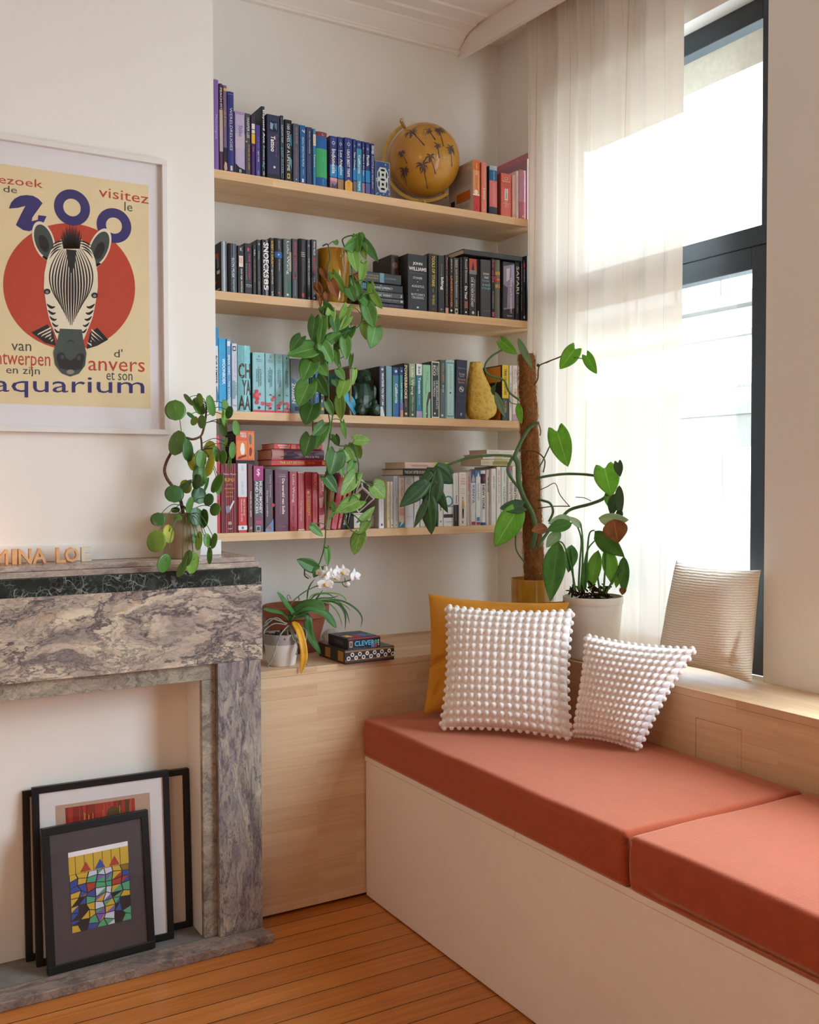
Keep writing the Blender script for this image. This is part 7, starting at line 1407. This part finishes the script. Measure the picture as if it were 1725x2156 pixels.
for i in range(90):
    a = rg.uniform(0, 6.28); r = orr*.85*math.sqrt(rg.random()); c = Vector((ocx+r*cos(a), oy_+r*sin(a), ZT+oh*.86+rg.uniform(0, .014))); d = Vector((rg.uniform(-1, 1), rg.uniform(-1, 1), rg.uniform(-.3, .5))).normalized()*.012
    b.tube([c-d, c+d], [.003, .0045], 5)
b.build('bark_chips', plain('#5c4630', .9, .15, var=.4, scale=90), orc)
oy2 = oy_-.01
cr_ = Vector((KO(330, 820, oy2)))
lv = [((330, 800), (360, 730), (300, 640), (212, 510), 62, OR_D, 0), ((330, 800), (250, 730), (150, 710), (70, 690), 72, OR_D, .03), ((350, 740), (480, 650), (600, 640), (690, 690), 100, OR_D, .06), ((350, 760), (520, 690), (680, 740), (805, 870), 105, OR_D, -.03), ((370, 770), (500, 760), (540, 960), (650, 1140), 80, OR_D, -.04)]
def strap(name, pts, w_, m, yy, label=None, shape='strap'):
    path = smooth_path([KO(x, y, yy+dy) for (x, y, dy) in pts], 6); k = len(path); b = MB(); vs = []; uvs = []
    for i, p in enumerate(path):
        t = i/(k-1); T_ = (path[min(i+1, k-1)]-path[max(i-1, 0)]).normalized(); vw = (CAM-p).normalized(); N0 = (Vector((0, 0, 1))*.7+vw*.6); Sd = T_.cross(N0).normalized(); N2 = Sd.cross(T_)
        ww = wprof(shape, min(t, .999))*w_/2
        for s in (-1, -.5, 0, .5, 1): vs.append(p+Sd*ww*s+N2*abs(s)*ww*.35); uvs.append((t, (s+1)/2))
    fs = [(i*5+j, i*5+j+1, (i+1)*5+j+1, (i+1)*5+j) for i in range(k-1) for j in range(4)]
    b.add(vs, fs); return b, uvs
def strap_leaf(name, parent, pts, w_, m, yy, label=None, shape='strap'):
    b, uvs = strap(name, pts, w_, m, yy, label, shape); o = b.build(name, m, parent, smooth=pi); ul = o.data.uv_layers.new(name='UVMap'); vi = [0]*len(o.data.loops); o.data.loops.foreach_get('vertex_index', vi)
    ul.data.foreach_set('uv', [x for q in vi for x in uvs[q]]); md = o.modifiers.new('thickness', 'SOLIDIFY'); md.thickness = .0016; md.offset = 0
    if label: o['label'] = label
    return o
so = depth_of(cr_)/F_PX/4.79
for p0, p1, p2, p3, w_, m, dy in lv: strap_leaf('leaf', orc, [(*p0, 0), (*p1, -.01-dy*.3), (*p2, -.02-dy*.7), (*p3, -.03-dy)], w_*so*1.15, m, oy2)
strap_leaf('leaf', orc, [(370, 810, -.02), (430, 900, -.06), (470, 1050, -.088), (480, 1180, -.094), (450, 1330, -.098)], 72*so, OR_Y, oy2, 'withered yellow leaf')
rts = [[(320, 850), (250, 930), (215, 1010), (170, 1160), (110, 1270)], [(330, 850), (340, 900), (430, 1010), (470, 1120), (458, 1225)], [(350, 850), (480, 880), (505, 960), (465, 1080), (480, 1190), (518, 1245)], [(340, 860), (390, 960), (420, 1060), (400, 1140)], [(290, 830), (200, 770), (120, 820), (70, 860)], [(300, 840), (180, 830), (90, 890), (75, 930)], [(310, 830), (230, 800), (140, 780), (80, 830)], [(320, 860), (310, 900), (320, 950)], [(350, 860), (370, 980), (450, 1050)]]
for q in rts:
    b = MB().tube(smooth_path([KO(x, y, oy_-orr-.034 if y > 1100 else oy_-orr-.01 if y > 900 else oy_-orr*.5) for x, y in q], 5), .0026, 6); b.v = [(v_[0], v_[1], max(v_[2], ZT+.004) if v_[1] > YP-.006 else v_[2]) for v_ in b.v]; b.build('root', plain('#8b8c7c', .8, .2, var=.15), orc, smooth=pi)
sp_ = smooth_path([KO(*q) for q in ((330, 780, oy2), (345, 640, oy2), (430, 550, oy2-.01), (520, 490, oy2-.02), (610, 450, oy2-.02), (700, 430, oy2-.02), (790, 412, oy2-.02), (870, 410, oy2-.02), (960, 385, oy2-.02))], 6)
MB().tube(sp_, .0022, 7).build('flower_stem', STEM_G, orc, smooth=pi)
MB().tube(smooth_path([KO(x, y, oy2-.02) for x, y in ((870, 410), (895, 395), (890, 365))], 4), .0016, 6).tube(smooth_path([KO(x, y, oy2-.02) for x, y in ((865, 415), (885, 450), (920, 462))], 4), .0016, 6).build('flower_stem', STEM_G, orc, smooth=pi)
PET = NT('white_petal'); PET.color(PET.ramp(PET.noise(PET.coord(), 60, 2).outputs[0], [(.3, '#e9e6e4'), (.7, '#f4f2f0')])); PET = PET.set(.6, .2); PETY = plain('#d8b45a', .6, .2, var=.1)
def flower(x, y, r, tx, ty, dy=0):
    c = KO(x, y, oy2-.03+dy); f = thing('flower', None, None, c); f.parent = orc; f.matrix_parent_inverse = orc.matrix_world.inverted()
    Nn = ((CAM-c).normalized()+CR*tx+Vector((0, 0, 1))*ty).normalized(); Sd = Vector((0, 0, 1)).cross(Nn).normalized(); Up = Nn.cross(Sd); R = r*so
    b = MB()
    for ang, ln, wd in ((90, 1.0, .6), (210, .95, .55), (330, .95, .55), (5, 1.0, .95), (175, 1.0, .95)):
        a = radians(ang); A = Sd*cos(a)+Up*sin(a); B = Nn.cross(A)
        def fn(u, v, A=A, B=B, ln=ln, wd=wd):
            w_ = math.sin(pi*min(1, .12+v*.86))**.8*wd*R*.5; return c+A*(v*ln*R)+B*(w_*(2*u-1))+Nn*(R*.18*v*v-.1*R*abs(2*u-1)*v+(.06*R if wd > .8 else 0))
        b.grid(fn, 7, 8)
    o = b.build('petals', PET, f, smooth=pi); md = o.modifiers.new('thickness', 'SOLIDIFY'); md.thickness = .0006
    MB().lathe([(0, -1), (.7, -.6), (1, 0), (.6, .7), (0, 1)], (0, 0, 0), 10, 0, Matrix.Translation(c+Nn*R*.18-Up*R*.12) @ Matrix.Scale(R*.22, 4)).build('lip', PETY if tx < .3 else PET, f, smooth=pi)
for q in ((695, 430, 88, -.1, .1, -.01), (700, 330, 80, -.3, .2, .01), (755, 340, 78, .9, .1, 0), (800, 370, 50, -.1, .0, 0), (820, 310, 72, .8, .3, .005), (870, 310, 78, -.1, .3, 0), (990, 350, 82, 1.2, .1, -.005), (640, 310, 55, -1.0, .3, .01)): flower(*q)
MB().lathe([(0, -1), (.7, -.6), (1, 0), (.6, .7), (0, 1)], (0, 0, 0), 10, 0, Matrix.Translation(KO(920, 430, oy2-.03)) @ Matrix.Scale(30*so, 4)).build('bud', PET, orc, smooth=pi)

# ---- terracotta pot with grassy plant behind
tc_y = YW-.135; a_ = KO(88, 680, tc_y); c_ = KO(702, 660, tc_y); tr = (c_.x-a_.x)/2; tcx = (a_.x+c_.x)/2
tz2 = KO(400, 640, tc_y).z; th_ = tz2-ZT
ter = thing('grass_plant', 'thin leaved plant arching from a terracotta pot behind the orchid', 'potted plant', (tcx, tc_y, ZT))
TERRA = NT('terracotta'); TERRA.color(TERRA.ramp(TERRA.noise(TERRA.coord(), 8, 5).outputs[0], [(.3, '#8c4a34'), (.7, '#a8614a')])); TERRA = TERRA.set(.85, .2)
MB().lathe([(0, .018), (tr*.62, .018), (tr*.66, .022), (tr*.90, th_*.74), (tr*.99, th_*.76), (tr, th_*.99), (tr*.97, th_), (tr*.88, th_), (tr*.86, th_*.85), (0, th_*.85)], (tcx, tc_y, ZT+.0006), 52).build('pot', TERRA, ter, smooth=.6)
MB().lathe([(0, 0), (tr*.70, 0), (tr*.78, .02), (tr*.79, .026), (tr*.74, .026), (tr*.68, .012), (0, .012)], (tcx, tc_y, ZT+.0006), 44).build('saucer', TERRA, ter, smooth=.6)
MB().lathe([(0, 0), (tr*.85, 0), (0, .008)], (tcx, tc_y, ZT+th_*.855), 24).build('soil', SOIL, ter)
gls = [[(520, 620), (560, 545), (680, 520), (820, 530), (900, 580), (890, 620)], [(540, 610), (640, 575), (760, 570), (830, 545)], [(550, 620), (700, 590), (850, 600), (960, 650), (1040, 720), (1068, 790), (1050, 870)], [(560, 620), (700, 610), (800, 690), (850, 780), (865, 860)], [(560, 625), (720, 605), (830, 640), (890, 720), (900, 800), (895, 890)], [(570, 620), (700, 600), (820, 610), (900, 700), (930, 780), (940, 830)], [(540, 620), (650, 590), (800, 600), (900, 650), (950, 695)], [(530, 610), (600, 540), (720, 530), (800, 580)], [(510, 610), (520, 500), (550, 430), (590, 380)], [(560, 630), (480, 720), (420, 800), (400, 840)], [(575, 615), (620, 560), (670, 490)]]
for i, q in enumerate(gls): strap_leaf('leaf', ter, [(x, y, -.02-.006*k) for k, (x, y) in enumerate(q)], (26 if i in (2, 4) else 17)*so, OR_D if i % 3 else PO_L, tc_y-.03, shape='lance')
twigs = [[(330, 620), (310, 560), (325, 540), (350, 580)], [(430, 600), (425, 560), (440, 590)], [(550, 370), (530, 350), (490, 320), (480, 280)], [(660, 270), (690, 240), (720, 275)]]
for q in twigs: MB().tube(smooth_path([KO(x, y, tc_y-.06) for x, y in q], 5), .0011, 5).build('twig', VINE_B, ter, smooth=pi)

# ---- moss pole monstera in the corner
K3 = lambda x, y: (960+x/3.368, 680+y/3.368)
def on_cam_x(px_, py_, x): return on_x(px_, py_, x)
mp_b = on_x(1126, 1230, 2.465); mp_t = on_x(1110, 747, 2.465)
D3 = depth_of(mp_b)
def MP(x, y, dd=0.0): return cam_point(*K3(x, y), D3+dd, 2.565)
mon = thing('moss_pole_plant', 'climbing split leaf plant on a tall coir pole in a mustard pot', 'potted plant', (mp_b.x, mp_b.y, ZT))
yr = .088; ypz = cam_point(1100, 1222, D3-yr).z-ZT
MB().lathe([(0, 0), (yr*.86, 0), (yr*.9, .006), (yr*.98, ypz*.6), (yr, ypz), (yr*.94, ypz), (yr*.93, ypz-.02), (0, ypz-.02)], (mp_b.x-.012, mp_b.y, ZT+.0006), 44).build('pot', MUSTARD, mon, smooth=.8)
MB().lathe([(0, 0), (yr*.92, 0), (0, .006)], (mp_b.x-.012, mp_b.y, ZT+ypz-.0195), 24).build('soil', SOIL, mon)
CO = NT('coir'); v_ = CO.coord((1, 1, .5)); c1 = CO.noise(v_, 160, 6, .7, 1.5); c2 = CO.noise(v_, 40, 4, .7)
CO.color(CO.ramp(CO.math('ADD', CO.math('MULTIPLY', c1.outputs[0], .7), CO.math('MULTIPLY', c2.outputs[0], .3)), [(.34, '#6b4226'), (.5, '#a06a40'), (.66, '#c8925f')])); CO.bump(c1.outputs[0], 1.0, .012); COIR = CO.set(.95, .1)
pb_ = Vector((mp_b.x, mp_b.y, ZT+ypz-.03)); pt_ = MP(502, 222); axv = (pt_-pb_); plen = axv.length
ra = abs((MP(560, 300)-MP(445, 300)).length)/2; rbm = abs((MP(628, 1500)-MP(490, 1500)).length)/2
b = MB(); rg = random.Random(4); vs = []; nn = 40; mm_ = 90; X_ = axv.normalized().orthogonal().normalized(); Y_ = axv.normalized().cross(X_)
for i in range(mm_+1):
    t = i/mm_; r0 = rbm+(ra-rbm)*t
    for j in range(nn):
        a = 2*pi*j/nn; r = r0*(1+.05*sin(a*3+t*40)+rg.uniform(-.05, .05)); r *= 1 if 0 < i < mm_ else .9
        vs.append(pb_+axv*t+(X_*cos(a)+Y_*sin(a))*r)
b.add(vs, [(i*nn+j, i*nn+(j+1) % nn, (i+1)*nn+(j+1) % nn, (i+1)*nn+j) for i in range(mm_) for j in range(nn)]+[tuple(mm_*nn+j for j in range(nn))])
b.build('moss_pole', COIR, mon, smooth=pi)
b = MB()
for i in range(1500):
    t = rg.random(); a = rg.uniform(0, 6.28); r = (rbm+(ra-rbm)*t)*1.0; o_ = X_*cos(a)+Y_*sin(a); c = pb_+axv*t+o_*r; tg = (Y_*cos(a)-X_*sin(a)); d = (tg*rg.uniform(-1, 1)+axv.normalized()*rg.uniform(-1, 1)).normalized()*rg.uniform(.008, .02)
    b.tube([c-d*.8, c+o_*rg.uniform(.003, .009), c+d+o_*rg.uniform(0, .007)], .0005, 3, cap=False)
b.build('coir_fibres', plain('#b07c4c', .9, .1, var=.2), mon)['kind'] = 'stuff'
AER = plain('#6a4a30', .8, .2, var=.2); fz = -rbm-.008
def mtube(pts, r, m, name='stem', dd=fz): MB().tube(smooth_path([MP(*q) if len(q) == 3 else MP(q[0], q[1], dd) for q in pts], 6), r, 9).build(name, m, mon, smooth=pi)
mtube([(582, 705), (520, 748), (470, 830), (440, 890), (412, 955)], .0075, STEM_G); mtube([(412, 950), (440, 1000), (446, 1120), (480, 1230), (545, 1360), (562, 1480), (540, 1600)], .0105, STEM_G)
mtube([(405, 950), (368, 1040), (400, 1110), (440, 1160), (475, 1220)], .006, STEM_G); mtube([(400, 945), (300, 938), (180, 945), (60, 965), (-40, 1000), (-140, 1035), (-155, 1060)], .005, STEM_G, 'leaf_stalk', fz-.01)
mtube([(560, 1110, -.02), (615, 1092, -.04), (760, 1072, -.05), (900, 1073, -.05), (1000, 1085, -.06)], .0055, STEM_G, 'leaf_stalk', -.05); mtube([(1080, 1212), (1040, 1250), (950, 1285), (810, 1325), (740, 1395), (670, 1460), (580, 1590)], .0065, STEM_G, 'stem', -.06)
mtube([(580, 1190, -.02), (640, 1165), (705, 1138), (740, 1220), (808, 1302)], .0018, AER, 'aerial_root', -.05); mtube([(850, 1235), (910, 1240), (958, 1262)], .0016, AER, 'aerial_root', -.05); mtube([(435, 905), (560, 910), (630, 970), (620, 1060)], .0026, AER, 'aerial_root'); mtube([(585, 700), (602, 760), (598, 800)], .002, AER, 'aerial_root')
mtube([(570, 1315, -.02), (620, 1308), (700, 1300), (810, 1300)], .0022, AER, 'aerial_root', -.05); mtube([(575, 1250, -.02), (620, 1260), (670, 1280), (690, 1340), (660, 1410)], .005, STEM_G, 'stem', -.05)
mtube([(455, 548), (380, 492), (340, 405), (240, 372), (205, 312), (250, 240), (345, 182)], .0042, STEM_G, 'stem', fz-.01); mtube([(380, 492), (385, 560), (440, 578)], .0016, VINE, 'leaf_stalk', fz-.01)
mtube([(545, 450, -.02), (580, 400, -.04), (590, 310), (640, 280), (740, 240), (810, 200)], .0028, VINE_B, 'stem', -.05); mtube([(640, 285), (740, 243), (830, 245), (915, 255)], .0018, VINE, 'leaf_stalk', -.05); mtube([(590, 305), (575, 295)], .006, VINE_B, 'stem', -.05)
mtube([(570, 1050, -.02), (605, 1000, -.045), (640, 930), (668, 870), (712, 778)], .0028, STEM_G, 'leaf_stalk', -.05); mtube([(435, 1375), (425, 1500), (430, 1610), (490, 1700)], .003, STEM_G, 'leaf_stalk', fz); mtube([(300, 380), (280, 440), (270, 480)], .0022, VINE, 'leaf_stalk', fz-.01)
s3 = D3/F_PX/3.368
for (b0, b1, t0_, t1_, w_, m, sh, ro, dd) in ((322, 128, 432, 222, 84, MO_B, 'heart', .3, fz-.02), (440, 105, 542, 326, 52, MO_G, 'lance', .3, fz-.02), (845, 184, 738, 328, 118, MO_B, 'heart', -.2, -.05), (928, 232, 998, 360, 78, MO_B, 'heart', .3, -.05), (718, 768, 795, 1020, 158, MO_B, 'heart', .15, -.06), (1150, 990, 1165, 1090, 60, MO_D, 'heart', .3, -.05),
        (1130, 1210, 1102, 1372, 74, MO_D, 'lance', .2, -.05), (1160, 1150, 1162, 1385, 60, MO_D, 'lance', .3, -.04), (1080, 1215, 1082, 1305, 52, LI_B, 'heart', .3, -.055), (1055, 1030, 1105, 1230, 168, MO_B, 'heart', -.15, -.08), (472, 1300, 312, 1312, 96, MO_D, 'heart', .3, fz-.02), (420, 1352, 278, 1586, 176, MO_B, 'heart', -.2, fz-.03),
        (440, 565, 464, 718, 50, MO_B, 'lance', .4, fz-.02), (278, 488, 348, 672, 48, MO_G, 'lance', .4, fz-.02), (268, 440, 262, 510, 34, MO_D, 'lance', .3, fz-.01), (804, 205, 802, 172, 24, MO_B, 'heart', 0, -.05), (1180, 1330, 1140, 1384, 50, MO_D, 'lance', .2, -.05)):
    add_leaf('leaf', mon, m, MP(b0, b1, dd), MP(t0_, t1_, dd-.02), w_*s3/cos(ro), sh, ro, curl=.03, fold=.14, wave=.008, thick=.001)
KH = lambda x, y: (720+x/4.2073, 900+y/4.2073)
yd = 3.33
spl = MB(); uva = []
lobes = [(812, 355, 778, 770, 205), (770, 470, 512, 705, 150), (800, 400, 660, 530, 80), (755, 640, 640, 890, 70), (768, 600, 795, 955, 150), (815, 350, 992, 505, 150), (840, 330, 1002, 410, 90), (800, 470, 945, 768, 92), (785, 600, 852, 868, 72)]
so2 = depth_of(on_y(*KH(790, 600), yd))/F_PX/4.2073
for i_, (b0, b1, t0_, t1_, w_) in enumerate(lobes):
    base = on_y(*KH(b0, b1), yd-.012-.003*(i_ % 3)); tip = on_y(*KH(t0_, t1_), yd-.0+.004*(i_ % 4)); A = tip-base; L_ = A.length; A /= L_; vw = (CAM-base).normalized(); Nn = (vw-A*vw.dot(A)).normalized(); Sd = A.cross(Nn)
    vs = []
    for i in range(11):
        t = i/10; ww = (min(1, .55+t*1.6)*min(1, ((1-t)*2.2))**.8)*w_*so2/2
        for s in (-1, -.5, 0, .5, 1): vs.append(base+A*t*L_+Sd*ww*s+Nn*(.12*ww*abs(s)-.05*L_*t*t)); uva.append((t*.3, .5+.3*s+.2 if s else .5))
    spl.add(vs, [(i*5+j, i*5+j+1, (i+1)*5+j+1, (i+1)*5+j) for i in range(10) for j in range(4)])
spl.tube([on_y(*KH(x, y), yd-.014) for x, y in ((845, 325), (815, 420), (775, 560), (765, 700), (785, 850))], [.004, .0035, .003, .0024, .001], 6)
uva += [(0, .5)]*30
o = spl.build('leaf', MO_D, mon, smooth=pi); ul = o.data.uv_layers.new(name='UVMap'); vi = [0]*len(o.data.loops); o.data.loops.foreach_get('vertex_index', vi); ul.data.foreach_set('uv', [x for q in vi for x in uva[min(q, len(uva)-1)]])
md = o.modifiers.new('thickness', 'SOLIDIFY'); md.thickness = .001; md.offset = 0; o['label'] = 'dark split leaf hanging over the white books'

# ---- peace lily in the ribbed white pot
lx = 2.484; lc = on_x(1249, 1255, lx); D4 = depth_of(lc); lr = 63.0/F_PX*D4
ly = lc.y; lz = cam_point(1249, 1262, D4-lr).z; lh = lz-ZT
lil = thing('peace_lily', 'drooping broad leaved plant with browned tips in a ribbed white pot', 'potted plant', (lx, ly, ZT))
prf = [(0, 0), (lr*.74, 0), (lr*.78, .004)]
for i in range(15):
    z0_ = .012+(lh*.86)*i/15; z1_ = .012+(lh*.86)*(i+.5)/15; r0 = lr*(.80+.17*i/15); prf += [(r0, z0_), (r0+.0022, z1_)]
prf += [(lr*.98, lh*.88), (lr, lh*.9), (lr, lh), (lr*.95, lh), (lr*.94, lh-.018), (0, lh-.018)]
MB().lathe(prf, (lx, ly, ZT+.0006), 56).build('pot', plain('#e4ddd2', .4, .4, var=.02), lil, smooth=1.0)
MB().lathe([(0, 0), (lr*.93, 0), (0, .008)], (lx, ly, ZT+lh-.0175), 28).build('soil', SOIL, lil)
def LP_(x, y, dd=0.0): return cam_point(*K3(x, y), D4+dd, 2.575)
b = MB(); rg = random.Random(6)
for i in range(60):
    x = rg.choice((rg.uniform(810, 925), rg.uniform(960, 1085))); y = rg.uniform(1860, 1955); c = LP_(x, y, rg.uniform(-.04, .04)); d = Vector((rg.uniform(-1, 1), rg.uniform(-1, 1), rg.uniform(-.2, 1))).normalized()*.016; b.tube([c-d, c+d], [.004, .002], 5)
b.tube([LP_(940, 1830, -.04), LP_(1000, 1890, -.03), LP_(1060, 1935, -.01)], [.003, .006, .006], 6); b.build('root_clump', plain('#33231a', .9, .1, var=.4, scale=100), lil)
s4 = D4/F_PX/3.368
lst = [[(850, 1900), (820, 1740), (770, 1580), (728, 1545)], [(870, 1900), (880, 1700), (890, 1540), (860, 1440), (820, 1418)], [(885, 1900), (900, 1680), (895, 1480), (870, 1400)], [(905, 1900), (915, 1700), (940, 1600), (985, 1545)], [(1030, 1940), (1005, 1780), (1010, 1612)], [(1045, 1940), (1058, 1760), (1068, 1530), (1075, 1450)], [(1050, 1930), (1120, 1820), (1192, 1660)], [(920, 1880), (935, 1600), (950, 1490), (985, 1470)], [(840, 1900), (830, 1760), (820, 1600)], [(1055, 1940), (1110, 1830), (1170, 1740)], [(895, 1900), (905, 1760), (915, 1690)]]
for q in lst: MB().tube(smooth_path([LP_(x, y, -.03) for x, y in q], 6), [.0042-.0018*i/(6*(len(q)-1)) for i in range(6*(len(q)-1)+1)], 7).build('leaf_stalk', LI_D, lil, smooth=pi)
for (b0, b1, t0_, t1_, w_, m, ro, dd, lb) in ((728, 1545, 668, 1975, 160, LI_D, .25, -.07, None), (822, 1572, 800, 1770, 96, LI_D, -.4, -.02, None), (795, 1600, 782, 1730, 40, BROWN, .2, -.015, 'browned leaf edge'), (824, 1420, 640, 1470, 92, LI_D, .5, -.05, None), (650, 1452, 535, 1474, 80, BROWN, .4, -.055, 'browned leaf tip'), (742, 1478, 640, 1592, 84, LI_P, .3, -.03, None), (820, 1385, 655, 1420, 76, LI_P, .5, -.03, None), (895, 1450, 800, 1372, 50, LI_P, .4, -.03, None),
        (1012, 1385, 1230, 1400, 96, LI_P, .5, -.09, None), (1120, 1392, 1150, 1562, 170, BROWN, .1, -.095, 'browned drooping leaf tip'), (985, 1475, 1196, 1662, 124, LI_D, .3, -.05, None), (985, 1545, 1040, 1500, 60, LI_B, .3, -.04, None), (1010, 1612, 948, 1905, 100, LI_B, .3, -.03, None), (1070, 1590, 1115, 1860, 110, LI_B, -.3, -.02, None), (1192, 1655, 1192, 1925, 84, LI_D, .3, -.03, None), (1190, 1870, 1180, 1930, 50, BROWN, .2, -.032, 'browned leaf tip'), (915, 1690, 935, 1850, 46, LI_B, .4, -.02, None), (1165, 1740, 1135, 1880, 60, LI_B, .3, -.02, None), (1010, 1470, 1060, 1640, 80, LI_B, .3, -.01, None)):
    add_leaf('leaf', lil, m, LP_(b0, b1, dd), LP_(t0_, t1_, dd-.01), w_*s4/cos(ro), 'lance', ro, curl=.03, fold=.25, wave=.02, thick=.0009, label=lb)
